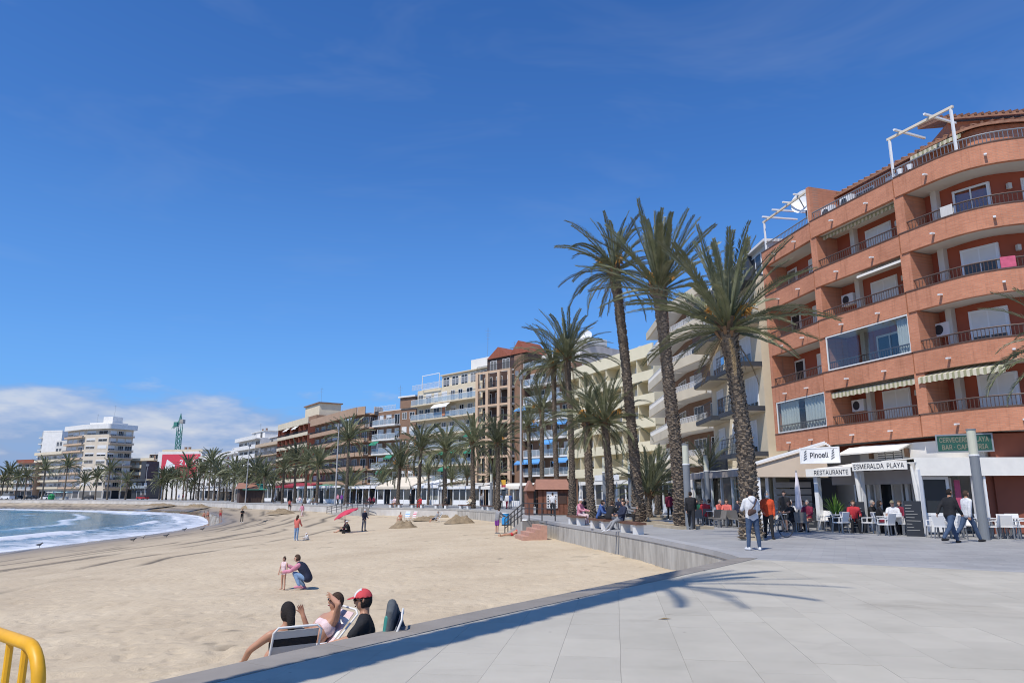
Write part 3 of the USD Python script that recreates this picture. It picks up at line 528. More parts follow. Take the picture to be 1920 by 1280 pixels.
M['rail_glass'] = usdkit.material(stage, '/World/Looks/rail_glass', {'t': ('transparent_bsdf', {'color': (0.80, 0.85, 0.86)}), 'g': ('glossy_bsdf', {'color': (0.9, 0.95, 1.0), 'roughness': 0.04}), 'd': ('diffuse_bsdf', {'color': (0.55, 0.60, 0.62)}), 'm0': ('mix_closure', {'fac': 0.30}), 'm': ('mix_closure', {'fac': 0.12})}, [('t.BSDF', 'm0.closure1'), ('d.BSDF', 'm0.closure2'), ('m0.closure', 'm.closure1'), ('g.BSDF', 'm.closure2')], surface='m.closure')
M['clear_glass'] = usdkit.material(stage, '/World/Looks/clear_glass', {'t': ('transparent_bsdf', {'color': (0.86, 0.9, 0.9)}), 'g': ('glossy_bsdf', {'color': (1.0, 1.0, 1.0), 'roughness': 0.03}), 'm': ('mix_closure', {'fac': 0.07})}, [('t.BSDF', 'm.closure1'), ('g.BSDF', 'm.closure2')], surface='m.closure')
def brickmat(name, c1, c2, mortar, ang):
    M[name] = usdkit.material(stage, '/World/Looks/' + name, {
        'g': ('geometry', {}), 'rot': ('mapping', {'mapping_type': 'point', 'rotation': (0, 0, ang)}), 's': ('separate_xyz', {}), 'c': ('combine_xyz', {}),
        'br': ('brick_texture', {'scale': 1.0, 'brick_width': 0.26, 'row_height': 0.075, 'mortar_size': 0.009, 'mortar_smooth': 0.2, 'bias': 0.0, 'color1': c1, 'color2': c2, 'mortar': mortar}),
        'n': ('noise_texture', {'scale': 0.6, 'detail': 6.0, 'roughness': 0.6}), 'r': ('rgb_ramp', {'ramp': [(0.3, (0.84, 0.82, 0.80)), (0.55, (1.0, 1.0, 1.0)), (0.8, (1.08, 1.06, 1.05))]}), 'm': ('mix', {'mix_type': 'multiply', 'fac': 1.0}), 'ms': ('mapping', {'mapping_type': 'point', 'scale': (2.2, 2.2, 0.16)}), 'ns': ('noise_texture', {'scale': 2.0, 'detail': 5.0, 'roughness': 0.65}), 'rs': ('rgb_ramp', {'ramp': [(0.30, (0.72, 0.70, 0.69)), (0.46, (0.97, 0.97, 0.97)), (0.7, (1.0, 1.0, 1.0))]}), 'm2': ('mix', {'mix_type': 'multiply', 'fac': 0.8}),
        'b': ('bump', {'strength': 0.35, 'distance': 0.01, 'invert': True}), 'p': ('principled_bsdf', {'roughness': 0.85, 'specular_ior_level': 0.25})},
        [('g.position', 'rot.vector'), ('rot.vector', 's.vector'), ('s.x', 'c.x'), ('s.z', 'c.y'), ('c.vector', 'br.vector'), ('g.position', 'n.vector'), ('n.fac', 'r.fac'), ('br.color', 'm.color1'), ('r.color', 'm.color2'), ('g.position', 'ms.vector'), ('ms.vector', 'ns.vector'), ('ns.fac', 'rs.fac'), ('m.color', 'm2.color1'), ('rs.color', 'm2.color2'), ('m2.color', 'p.base_color'), ('br.fac', 'b.height'), ('b.normal', 'p.normal')], surface='p.BSDF')
brickmat('orange_brick', (0.58, 0.25, 0.145), (0.50, 0.205, 0.118), (0.44, 0.24, 0.165), 1.22)
brickmat('red_brick', (0.33, 0.095, 0.055), (0.27, 0.08, 0.05), (0.26, 0.12, 0.08), 0.6)
M['awning_stripe'] = usdkit.material(stage, '/World/Looks/awning_stripe', {'g': ('geometry', {}), 'rot': ('mapping', {'mapping_type': 'point', 'rotation': (0, 0, 1.22)}), 'w': ('wave_texture', {'wave_type': 'bands', 'bands_direction': 'x', 'scale': 1.2, 'detail': 0.0}), 'r': ('rgb_ramp', {'interpolate': False, 'ramp': [(0.0, (0.30, 0.29, 0.17)), (0.45, (0.56, 0.51, 0.39))]}), 'p': ('principled_bsdf', {'roughness': 0.85})}, [('g.position', 'rot.vector'), ('rot.vector', 'w.vector'), ('w.fac', 'r.fac'), ('r.color', 'p.base_color')], surface='p.BSDF')

class Fr:
    """frame on a facade: u along it (left to right from the street), o outwards, z up"""
    def __init__(s, a, b):
        s.a = np.asarray(a, float); d = np.asarray(b, float) - s.a; s.L = float(np.linalg.norm(d)); s.d = d / s.L; s.n = np.array([s.d[1], -s.d[0]])
    def P(s, u, o, z): q = s.a + s.d * u + s.n * o; return np.array([q[0], q[1], z])
    def box(s, B, u0, u1, o0, o1, z0, z1):
        p = [s.P(u, o, z) for z in (z0, z1) for u, o in ((u0, o1), (u1, o1), (u1, o0), (u0, o0))]; return B.hexa(np.array(p))
    def ring(s, B, u0, u1, z0, z1, w, o0, o1):
        s.box(B, u0, u1, o0, o1, z1 - w, z1); s.box(B, u0, u1, o0, o1, z0, z0 + w); s.box(B, u0, u0 + w, o0, o1, z0 + w, z1 - w); s.box(B, u1 - w, u1, o0, o1, z0 + w, z1 - w); return B

def window(t, fr, u0, u1, z0, z1, rg, frame='white_frame', o=0.0, mull=1, blind=None, pane='dark_glass'):
    fb = MB(); w = 0.06; fr.ring(fb, u0, u1, z0, z1, w, o + .003, o + .06)
    for k in range(mull): c = u0 + (u1 - u0) * (k + 1) / (mull + 1); fr.box(fb, c - .03, c + .03, o + .004, o + .055, z0 + w, z1 - w)
    q = part(t, 'window', fb, M[frame])
    part(q, 'pane', fr.box(MB(), u0 + w, u1 - w, o + .002, o + .022, z0 + w, z1 - w), M[pane])
    if blind: h = (z1 - z0 - 2 * w) * blind; part(q, 'blind', fr.box(MB(), u0 + w, u1 - w, o + .024, o + .05, z1 - w - h, z1 - w), M['shutter'])
    return q

def rail(B, fr, u0, u1, o, z0, h, style):
    if style == 'glass':
        G_ = MB(); fr.box(G_, u0 + .03, u1 - .03, o - .03, o - .015, z0 + .06, z0 + h - .05); n = max(1, int((u1 - u0) / 1.4))
        for k in range(n + 1): u = u0 + (u1 - u0) * k / n; fr.box(B, max(u0, u - .025), min(u1, u + .025), o - .06, o, z0, z0 + h)
        fr.box(B, u0, u1, o - .06, o + .004, z0 + h, z0 + h + .05); return G_
    n = max(2, int((u1 - u0) / (0.14 if style == 'bars' else 0.3)))
    for k in range(n + 1): u = u0 + (u1 - u0) * k / n; fr.box(B, max(u0, u - .012), min(u1, u + .012), o - .04, o - .015, z0, z0 + h)
    fr.box(B, u0, u1, o - .05, o, z0 + h, z0 + h + .045)
    if style == 'hbars':
        for q in (.25, .5, .75): fr.box(B, u0, u1, o - .035, o - .02, z0 + h * q - .012, z0 + h * q + .012)

def footprint(pl, depth, o=0.0):
    pl = np.asarray(pl, float); n0 = Fr(pl[0], pl[1]).n; n1 = Fr(pl[-2], pl[-1]).n
    return sg.Polygon([*[tuple(p) for p in pl], tuple(pl[-1] - n1 * depth), tuple(pl[0] - n0 * depth)]).buffer(0)

def block(name, label, pl, g, fh, nf, depth, wall, slab, bays, bal, bd=1.4, st=0.22, par='white_wall', parh=0.95, railm='grey_metal', fins=None, cols=None, seed=0, awn={}, roofh=0.9, shop=True, skip=(), top=None, winw=0.62, rec_mat=None, group=None, blindp=.35, cat='apartment building', railh=1.0):
    rg = np.random.default_rng(seed); pl = np.asarray(pl, float); t = thing(name, label, cat, (*pl[0], 0), group)
    H = g + nf * fh; fp = footprint(pl, depth)
    part(t, 'wall', MB().poly(fp, 0.0, H), M[rec_mat or wall])
    part(t, 'roof', MB().poly(fp.buffer(-.02), H + .003, H + .15), M[slab])
    for si in range(len(pl) - 1):
        fr = Fr(pl[si], pl[si + 1]); nb = bays[si]; style = bal[si]; L = fr.L; bw = L / nb
        e = bd if style else 0.0
        for k in range(nf + 1):
            z0 = g + k * fh
            if e and (k < nf or roofh): part(t, 'slab', fr.box(MB(), 0, L, 0.002, e, z0 - st, z0), M[slab])
            if k == nf:
                if roofh:
                    if top == 'rail':
                        B = MB(); rail(B, fr, .05, L - .05, e or .1, z0 + .1, 1.0, 'bars'); part(t, 'roof_railing', B, M[railm])
                    else: part(t, 'parapet', fr.box(MB(), 0, L, max(e, .05) - .16, max(e, .05) + .004, z0 - st - .004, z0 + roofh), M[par])
                break
            if e and style == 'solid': part(t, 'parapet', fr.box(MB(), 0, L, e - .12, e + .02, z0 - st - .01, z0 + parh), M[par])
            for b in range(nb):
                u0, u1 = b * bw, (b + 1) * bw
                if (si, k, b) in skip: continue
                if style and style != 'solid' or (style == 'solid' and parh < .7):
                    B = MB(); zz = z0 + (parh if style == 'solid' else 0); G_ = rail(B, fr, u0 + .04, u1 - .04, e - .02, zz, railh if style != 'solid' else .45, 'bars' if style == 'solid' else style)
                    q = part(t, 'railing', B, M[railm])
                    if G_: part(q, 'glass_panel', G_, M['rail_glass'])
                # openings
                r = rg.random(); bl = (None if rg.random() > blindp else .25 + .7 * rg.random())
                if style:
                    ww = bw * winw * (.8 + .4 * rg.random()); c = u0 + bw * (.35 + .3 * rg.random()); a0, a1 = max(u0 + .12, c - ww / 2), min(u1 - .12, c + ww / 2)
                    window(t, fr, a0, a1, z0 + .04, z0 + 2.15, rg, blind=bl, mull=1 if ww < 2 else 2)
                else: window(t, fr, u0 + bw * (1 - winw) / 2, u1 - bw * (1 - winw) / 2, z0 + .85, z0 + 2.25, rg, blind=bl, mull=1)
                a = awn.get((si, k, b))
                if a:
                    z = z0 + fh - st - .12; B = MB(); p = [fr.P(u0 + .05, e - .1, z), fr.P(u1 - .05, e - .1, z), fr.P(u1 - .05, e + .75, z - .62), fr.P(u0 + .05, e + .75, z - .62)]
                    q = [x - np.array([0, 0, .03]) for x in p]; B.hexa(np.array([q[3], q[2], q[1], q[0], p[3], p[2], p[1], p[0]])); fr.box(B, u0 + .05, u1 - .05, e + .74, e + .765, z - .85, z - .61); part(t, 'awning', B, M[a])
        if e and fins:
            for b in range(nb + 1):
                u = min(max(b * bw, .09), L - .09); part(t, 'fin_wall', fr.box(MB(), u - .09, u + .09, .003, e - .03 if style != 'solid' else e - .13, g - .003, H - st - .003), M[fins])
        if cols:
            for b in range(nb + 1):
                u = min(max(b * bw, .25), L - .25); part(t, 'column', fr.box(MB(), u - .25, u + .25, e - .35, e + .05, 0.0, H + .05), M[cols])
        if shop and g > 2:
            for b in range(nb):
                u0, u1 = b * bw + .2, (b + 1) * bw - .2; q = part(t, 'shop_front', fr.ring(MB(), u0, u1, .1, min(3.2, g - .6), .1, .003, .09), M['white_frame' if (b + si) % 3 else 'dark_metal']); part(q, 'pane', fr.box(MB(), u0 + .1, u1 - .1, .004, .03, .2, min(3.1, g - .7)), M['dark_glass'])
    return t, fp, H

def penthouse(t, pl, inset, u_pad, z, h, m, depth=7.0, wins=2, seed=0, roof='white_wall'):
    a, b = np.asarray(pl[0], float), np.asarray(pl[-1], float); fr = Fr(a, b); rg = np.random.default_rng(seed)
    u0, u1 = u_pad[0] * fr.L, (1 - u_pad[1]) * fr.L
    part(t, 'penthouse', fr.box(MB(), u0, u1, -inset - depth, -inset, z, z + h), M[m]); part(t, 'penthouse_roof', fr.box(MB(), u0 - .2, u1 + .2, -inset - depth - .2, -inset + .35, z + h, z + h + .18), M[roof])
    for k in range(wins):
        c = u0 + (u1 - u0) * (k + .5) / wins; w = min(1.1, (u1 - u0) / wins * .36); window(t, fr, c - w, c + w, z + .3, z + min(2.3, h - .3), rg, o=-inset)
def antenna(t, p, h, n=4):
    B = MB(); p = np.asarray(p, float); B.tube([p, p + [0, 0, h]], .03, 5)
    for k in range(n): z = h * (1 - .09 * (k + 1)); w = .55 - .08 * k; B.bar(p + [-w, .1 * w, z], p + [w, -.1 * w, z], .025)
    B.bar(p + [0, -.5, h * .93], p + [0, .5, h * .93], .025); part(t, 'antenna', B, M['grey_metal'])
def chimney(t, p, w=.5, h=1.0): part(t, 'chimney', MB().box(np.asarray(p) + [0, 0, h / 2], (w, w, h)).box(np.asarray(p) + [0, 0, h + .1], (w * 1.2, w * 1.2, .14)), M['brown_wall'])
def dish_on(t, p, r, face, m='white_frame'):
    v = trimesh.creation.icosphere(2, 1.0); V = v.vertices.copy(); f = np.asarray(face, float); f /= np.linalg.norm(f)
    x = np.cross(f, [0, 0, 1.0]); x /= np.linalg.norm(x); y = np.cross(x, f); a = np.linspace(0, 2 * np.pi, 29)[:-1]; rings, F = [], []
    for s_ in (0, .35, .7, 1.0): rings.append(np.asarray(p) + r * s_ * (np.cos(a)[:, None] * x + np.sin(a)[:, None] * y) + f * r * .28 * s_ ** 2)
    n = len(a); k = np.arange(n); k2 = (k + 1) % n
    for i in range(3): F += [np.stack([i * n + k, i * n + k2, (i + 1) * n + k2], 1), np.stack([i * n + k, (i + 1) * n + k2, (i + 1) * n + k], 1)]
    B = MB().add(np.vstack(rings), np.vstack(F)); d = part(t, 'satellite_dish', B, M[m], True)
    S = MB(); S.bar(np.asarray(p) - [0, 0, r * .6], np.asarray(p) + f * r * .95, .05); S.box(np.asarray(p) + f * r * .95, (.14, .14, .14)); S.tube([np.asarray(p) - f * .05, np.asarray(p) - f * .1 - [0, 0, r * 1.3]], .05, 6); part(d, 'receiver_arm', S, M['grey_metal'])
def water_tank(t, p, r=.8, h=1.3): part(t, 'water_tank', MB().tube([np.asarray(p), np.asarray(p) + [0, 0, h], np.asarray(p) + [0, 0, h + .2]], [r, r, r * .5], 12), M['off_white'])
def ac_unit(t, fr, u, o, z):
    q = part(t, 'air_conditioner', fr.box(MB(), u - .42, u + .42, o, o + .32, z, z + .62), M['white_frame']); c = fr.P(u - .1, o + .325, z + .31); a = np.arange(14) * 2 * np.pi / 14
    ring = np.array([c + (np.array([*fr.d, 0]) * math.cos(x) + np.array([0, 0, 1]) * math.sin(x)) * .24 for x in a]); B = MB().add(np.vstack([ring, [c]]), [[i, (i + 1) % 14, 14] for i in range(14)]); part(q, 'fan_grille', B, M['dark_metal'])
def pts(*l): return np.array([XY(px, Y) for px, Y in l])

# --- the brick block at the right
B1 = thing('brick_apartment_block', 'orange brick apartment block with curved balconies at the right edge', 'apartment building', (17, 38, 0))
bay_pl = [np.array([(16.15, 44.4), (17.1, 39.15)]), np.array([(17.05, 38.95), (17.28, 38.2), (18.2, 35.3), (18.85, 33.3)]), np.array([(18.82, 33.15), (19.3, 31.9), (19.75, 30.85), (20.3, 30.05), (21.0, 29.45), (21.9, 29.05), (23.2, 28.75), (26.5, 28.5)])]
bay_pl[2] = np.vstack([bay_pl[2][:1], smooth_curve(bay_pl[2][1:], 1)])
ZB = [4.2 + 2.92 * k for k in range(5)]; BH = 0.98; RD = 1.5
full = np.vstack(bay_pl); back = offset_line(full, -RD) if False else None
def inward(P, w):
    P = np.asarray(P, float); t = np.gradient(P, axis=0); t /= np.linalg.norm(t, axis=1, keepdims=True); return P + np.stack([-t[:, 1], t[:, 0]], 1) * w
def strip(P, w0, w1, z0, z1):
    a, b = inward(P, w0), inward(P, w1); n = len(P); v = np.vstack([np.c_[a, np.full(n, z0)], np.c_[a, np.full(n, z1)], np.c_[b, np.full(n, z1)], np.c_[b, np.full(n, z0)]]); f = []
    for i in range(n - 1):
        for p, q in ((0, 1), (1, 2), (2, 3), (3, 0)): f += [[p * n + i, p * n + i + 1, q * n + i + 1], [p * n + i, q * n + i + 1, q * n + i]]
    f += [[0, n, 2 * n], [0, 2 * n, 3 * n], [n - 1, 3 * n - 1, 2 * n - 1], [n - 1, 4 * n - 1, 3 * n - 1]]
    return MB().add(v, f)
bk = [inward(P, RD) for P in bay_pl]
core = sg.Polygon(np.vstack([np.vstack(bk), [(30, 31), (34, 46), (24, 52)]])).buffer(0)
part(B1, 'wall', MB().poly(core, 3.95, ZB[4] + .25), M['terracotta_plaster'])
part(B1, 'ground_floor', MB().poly(core.buffer(-.3), 0, 3.95), M['white_wall'])
for bi, P in enumerate(bay_pl):
    fr = Fr(P[0], P[-1])
    for k in range(5):
        zb = ZB[k]
        part(B1, 'balcony_band', strip(P, 0.0, 0.22, zb, zb + BH), M['orange_brick'])
        part(B1, 'coping', strip(P, -.03, 0.25, zb + BH, zb + BH + .05), M['rail_brown'])
        part(B1, 'balcony_slab', strip(P, 0.224, RD + .05, zb + .04, zb + .25), M['soffit'])
        # tubular rail on the band
        R_ = MB(); Q = inward(densify(P, .15), .11); n = len(Q); top = zb + BH + .50
        if not (bi == 1 and k == 0 and False):
            R_.tube(np.c_[Q, np.full(n, top)][:: 2 if n > 8 else 1], .035, 6)
            for i in range(0, n, 1): R_.bar([*Q[i], zb + BH + .05], [*Q[i], top], .022)
            part(B1, 'railing', R_, M['rail_brown'] if k < 4 else M['grey_metal'])
        for f_ in (.3, .72):
            q = P[0] + (P[-1] - P[0]) * f_ if bi < 2 else None
            s = np.r_[0, np.cumsum(np.linalg.norm(np.diff(P, axis=0), axis=1))]; c = np.array([np.interp(f_ * s[-1] * (.6 if bi == 2 else 1), s, P[:, j]) for j in (0, 1)]); i = min(np.searchsorted(s, f_ * s[-1] * (.6 if bi == 2 else 1)), len(P) - 1); d = P[i] - P[i - 1]; d /= np.linalg.norm(d); nn = np.array([d[1], -d[0]])
            part(B1, 'water_spout', MB().bar([*(c - nn * .05), zb + .42], [*(c + nn * .22), zb + .40], .11, .07), M['white_frame'])
    # pillars and dividing walls at the bay's ends
for (p, fr_, w) in ((bay_pl[0][0], Fr(bay_pl[0][0], bay_pl[0][-1]), .28), (bay_pl[1][0], Fr(bay_pl[1][0], bay_pl[1][1]), .34), (bay_pl[2][0], Fr(bay_pl[2][0], bay_pl[2][1]), .40)):
    for k in range(4): part(B1, 'pillar', fr_.box(MB(), -.14 if w > .3 else 0.01, w, -RD - .02, -.002 if w < .3 else -.06, ZB[k] + BH + .05, ZB[k + 1] - .002), M['orange_brick'])
def on_bay(bi, u0, u1):
    a, b = inward(bay_pl[bi], RD)[[0, -1]] if bi < 2 else (inward(bay_pl[2], RD)[0], inward(bay_pl[2], RD)[5]); fr = Fr(a, b); return fr
rgB = np.random.default_rng(77)
f1, f2 = Fr(bk[0][0], bk[0][-1]), Fr(bk[1][0], bk[1][-1])
def on_curve(C, s0, s1):
    """frame of a chord of the curved wall, pushed out so that it clears the wall"""
    C = densify(C, .1); s = np.r_[0, np.cumsum(np.linalg.norm(np.diff(C, axis=0), axis=1))]; a, b = [np.array([np.interp(q, s, C[:, j]) for j in (0, 1)]) for q in (s0, s1)]
    fr = Fr(a, b); k = (s >= s0) & (s <= s1); o = max(0.0, float(((C[k] - fr.a) @ fr.n).max()) if k.any() else 0.0); fr.a = fr.a + fr.n * (o + .004); return fr
def opening(C, s0, s1, z, h, **k): fr = on_curve(C, s0, s1); window(B1, fr, 0, fr.L, z, z + h, rgB, **k); part(B1, 'reveal', fr.ring(MB(), -.05, fr.L + .05, z - .02, z + h + .05, .05, -.12, .03), M['white_frame'])
S2, S3 = f2.L, 4.6
for k in range(4):
    z = ZB[k] + .27; H_ = 2.3
    opening(bk[0], f1.L * .52, f1.L * .86, z, H_, blind=.96, mull=1); opening(bk[0], f1.L * .08, f1.L * .26, z, H_, mull=0)
    opening(bk[1], S2 * .42, S2 * .70, z, H_, blind=(.97, None, .5, .97)[k], mull=1); opening(bk[1], S2 * .84, S2 * .965, z, H_, blind=(.97, .97, None, .97)[k], mull=0)
    opening(bk[2], S3 * .42, S3 * .74, z, H_, blind=(.97, .5, .3, None)[k], mull=1, pane='clear_glass' if k == 3 else 'dark_glass'); opening(bk[2], S3 * 1.02, S3 * 1.36, z, H_, blind=(.97, .97, .2, None)[k], mull=1); opening(bk[2], S3 * 1.6, S3 * 1.9, z, H_, blind=.6, mull=1)
    for C, q in ((bk[1], S2 * .27), (bk[2], S3 * .20)):
        fr = on_curve(C, q, q + .3); part(B1, 'column', fr.box(MB(), 0, .3, -.1, .28, z - .02, ZB[k + 1] + .04), M['soffit'])
    for C, q in ((bk[1], S2 * .77), (bk[2], S3 * .88)): fr = on_curve(C, q, q + .18); part(B1, 'wall_lamp', MB().box(fr.P(.09, .1, z + 2.0), (.16, .16, .26)), M['soffit'])
f3 = on_curve(bk[2], 0.0, 1.4)
ac_unit(B1, f2, f2.L * .17, .02, ZB[2] + 1.75); ac_unit(B1, f2, f2.L * .17, .02, ZB[0] + 1.75); ac_unit(B1, f3, .65, .02, ZB[1] + 1.75); ac_unit(B1, on_curve(bk[2], 3.7, 4.5), .4, .02, ZB[0] + 1.85)
def valance(P, z, drop, ext, m, u0=0.02, u1=.98, scal=True, back=.5):
    s = np.r_[0, np.cumsum(np.linalg.norm(np.diff(P, axis=0), axis=1))]; uu = np.linspace(u0 * s[-1], u1 * s[-1], 26); C = np.stack([np.interp(uu, s, P[:, j]) for j in (0, 1)], 1); a, b = inward(C, back), inward(C, -ext)
    B = MB(); n = len(C); v = np.vstack([np.c_[a, np.full(n, z)], np.c_[b, np.full(n, z - ext * .45 - .25)], np.c_[b, (z - ext * .45 - .25 - drop) + (.05 * np.abs(np.sin(np.arange(n) * 1.57)) if scal else 0 * np.arange(n))]]); f = []
    for i in range(n - 1):
        for p in (0, 1): f += [[p * n + i, p * n + i + 1, (p + 1) * n + i + 1], [p * n + i, (p + 1) * n + i + 1, (p + 1) * n + i]]
    return B.add(v, f)
part(B1, 'awning', valance(bay_pl[1], ZB[4] + .02, .22, -.5, 0, back=1.0), M['awning_stripe']); part(B1, 'awning', valance(bay_pl[1], ZB[3] + .02, .12, -.1, 0, .5, .98, False), M['canvas_white']); part(B1, 'awning', valance(bay_pl[1], ZB[1] + .02, .30, -.12, 0, back=.7), M['awning_stripe'])
part(B1, 'awning', valance(bay_pl[2][:8], ZB[1] + .04, .30, .05, 0, .03, .95), M['awning_stripe']); 
mat('curtain', (0.62, 0.60, 0.57), .9, .1, 3.0, stretch=(9, 9, .3)); mat('plum', (0.10, 0.045, 0.07), .8, .1)
def glazed(P, zb, npan, curt):
    Q = inward(P, .06); fr = Fr(Q[0] + (Q[-1] - Q[0]) * .07, Q[-1]); z0, z1 = zb + BH + .06, zb + 2.90; q = part(B1, 'glazed_screen', fr.ring(MB(), 0, fr.L, z0, z1, .06, 0, .06), M['white_frame'])
    for i in range(npan): part(q, 'pane', fr.box(MB(), .06 + (fr.L - .12) * i / npan + .01, .06 + (fr.L - .12) * (i + 1) / npan - .01, .02, .035, z0 + .06, z1 - .06), M['clear_glass'])
    for a, b in curt: 
        n = 24; u = np.linspace(a * fr.L, b * fr.L, n); o = -.15 + .05 * np.sin(np.arange(n) * 1.9); B = MB(); v = [fr.P(u[i], o[i], z0 + .02) for i in range(n)] + [fr.P(u[i], o[i], z1 - .05) for i in range(n)]; B.add(v, [x for i in range(n - 1) for x in ([i, i + 1, n + i + 1], [i, n + i + 1, n + i])]); part(q, 'curtain', B, M['curtain'], True)
glazed(bay_pl[1], ZB[1], 5, [(.84, .99)]); glazed(bay_pl[0], ZB[0], 5, [(.03, .42), (.55, .97)])
# attic storey, roof, pergolas
at1 = inward(np.vstack([bay_pl[1], bay_pl[2]]), 2.1); at_fp = sg.Polygon(np.vstack([at1, [(30, 31), (34, 44), (22, 46)]])).buffer(0); za = ZB[4] + .25
part(B1, 'attic_wall', MB().poly(at_fp, za, za + 2.45), M['orange_brick'])
eave = inward(np.vstack([bay_pl[1], bay_pl[2]]), 1.75); ridge = inward(np.vstack([bay_pl[1], bay_pl[2]]), 4.6); n = len(eave)
ze = za + 2.5; zr = ze + 1.0; B = MB(); v = np.vstack([np.c_[eave, np.full(n, ze)], np.c_[ridge, np.full(n, zr)], np.c_[eave, np.full(n, ze - .13)], np.c_[ridge, np.full(n, zr - .13)]]); f = []
for i in range(n - 1):
    for p, q in ((0, 1), (2, 3), (0, 2)): f += [[p * n + i, p * n + i + 1, q * n + i + 1], [p * n + i, q * n + i + 1, q * n + i]]
f += [[0, n, 3 * n], [0, 3 * n, 2 * n]]
B.add(v, f); roof1 = part(B1, 'roof', B, M['tile_roof'])
for i in range(0, 34):
    q = i / 33; s = np.r_[0, np.cumsum(np.linalg.norm(np.diff(eave, axis=0), axis=1))]; sr = np.r_[0, np.cumsum(np.linalg.norm(np.diff(ridge, axis=0), axis=1))]
    a = [np.interp(q * s[-1], s, eave[:, j]) for j in (0, 1)]; b = [np.interp(q * sr[-1], sr, ridge[:, j]) for j in (0, 1)]; part(roof1, 'tile_row', MB().tube([[*a, ze + .05], [*b, zr + .05]], .07, 5), M['tile_roof'])
gt = Fr(np.array([21.55, 32.6]), np.array([27.5, 31.6])); part(B1, 'upper_storey', gt.box(MB(), 0, gt.L, -4, 0, za + .02, za + 3.45), M['orange_brick'])
B = MB(); q = [gt.P(-.5, .45, za + 3.4), gt.P(gt.L, .45, za + 3.4), gt.P(gt.L, -2.2, za + 4.3), gt.P(-.5, -2.2, za + 4.3)]; B.hexa(np.array(q + [x + np.array([0, 0, .16]) for x in q])); rf2 = part(B1, 'upper_roof', B, M['tile_roof'])
for i in range(22): u = -.45 + (gt.L + .4) * i / 21; part(rf2, 'tile_row', MB().tube([gt.P(u, .5, za + 3.58), gt.P(u, -2.2, za + 4.5)], .07, 5), M['tile_roof'])
fa = Fr(at1[0], at1[3]); window(B1, fa, 1.2, 2.8, za + .1, za + 2.1, rgB, blind=None); window(B1, fa, 3.6, 4.6, za + .1, za + 2.1, rgB, blind=.9)
part(B1, 'awning', valance(inward(bay_pl[2], 1.55)[:6], za + 2.45, .22, .35, 0, .05, .98), M['awning_stripe'])
def pergola(P, h, nx, back=1.8, zt=None):
    a, b = P; z = ZB[4] + BH; B = MB(); fr = Fr(a, b); zt = z + h
    for u in (0, fr.L): B.bar(fr.P(u, -.1, z), fr.P(u, -.1, zt), .10)
    q = part(B1, 'pergola_frame', B, M['white_frame']); part(q, 'beam', fr.box(MB(), -.12, fr.L + .12, -.15, -.05, zt + .002, zt + .12), M['canvas'])
    for k in range(nx): u = fr.L * (k + .35) / nx; part(q, 'cross_bar', fr.box(MB(), u - .05, u + .05, -back, .25, zt + .165, zt + .26), M['white_frame'])
s3 = bay_pl[2]; pergola((s3[0] + (0.05, .1), s3[5]), 2.15, 2, 1.95)
p1a = bay_pl[0][0] + (bay_pl[0][1] - bay_pl[0][0]) * .08; pergola((p1a, bay_pl[0][1] - (bay_pl[0][1] - bay_pl[0][0]) * .02), 1.95, 4, 2.2)
part(B1, 'terrace_wall', Fr(bay_pl[1][0], bay_pl[1][-1]).box(MB(), -.1, .15, -2.4, -.02, ZB[4] + BH + .05, ZB[4] + 3.1), M['orange_brick'])
dish_on(B1, (17.6, 40.6, 18.75), .78, (-.75, -.62, .22)); part(B1, 'green_screen', Fr(bay_pl[1][0], bay_pl[1][-1]).box(MB(), -.2, 1.1, -2.6, -2.5, ZB[4] + 1.6, ZB[4] + 3.0), M['teal'])
ac_unit(B1, Fr(bay_pl[1][0], bay_pl[1][-1]), .75, -.9, ZB[4] + 1.05); ac_unit(B1, Fr(bay_pl[1][0], bay_pl[1][-1]), 2.4, -.7, ZB[4] + 1.0)
for u in (.55, 1.2): part(B1, 'flower_pot', MB().tube([[*(s3[0] + (s3[4] - s3[0]) * u * .3), ZB[4] + BH + .05], [*(s3[0] + (s3[4] - s3[0]) * u * .3), ZB[4] + BH + .3]], [.1, .15], 8), M['white_frame'])
# shopfront wall above the terrace canopies: louvres, panels, signs
fs = Fr(np.array([17.95, 37.2]), np.array([20.35, 31.1])); fs2 = Fr(np.array([20.35, 31.1]), np.array([25.5, 29.9]))
part(B1, 'shop_fascia', fs.box(MB(), 0, fs.L, .0, .25, 2.7, 4.0), M['white_wall']); part(B1, 'shop_fascia', fs2.box(MB(), 0, fs2.L, 0.0, .25, 0.05, 4.15), M['red_brown'], label='dark red wall of the shop at the right')
for i in range(3):
    for j in range(7): part(B1, 'louvre', fs.box(MB(), 1.15 + i * .48, 1.55 + i * .48, .252, .29, 3.15 + j * .11, 3.22 + j * .11), M['white_frame'])
    part(B1, 'louvre_back', fs.box(MB(), 1.13 + i * .48, 1.57 + i * .48, .251, .258, 3.12, 3.93), M['slate'])
for u in (.72, 2.78): part(B1, 'wall_speaker', fs.box(MB(), u, u + .16, .252, .42, 3.35, 3.75), M['brown_wall'])
for u0, u1 in ((.1, .55), (.7, 1.4), (1.5, 2.9), (3.3, 5.2)): part(B1, 'strip_window', fs.box(MB(), u0, u1, .252, .27, 2.75, 3.02), M['slate'])
sl = MB(); sl.hexa(np.array([fs.P(-.6, 1.1, 3.55), fs.P(3.1, 1.1, 3.62), fs.P(3.1, .26, 3.95), fs.P(-.6, .26, 3.9), fs.P(-.6, 1.1, 3.63), fs.P(3.1, 1.1, 3.70), fs.P(3.1, .26, 4.0), fs.P(-.6, .26, 3.97)])); part(B1, 'awning', sl, M['canvas_white'])
mat('towel_pink', (0.62, 0.12, 0.2), .9, .15, 6.0); mat('towel_blue', (0.10, 0.28, 0.5), .9, .15, 6.0)
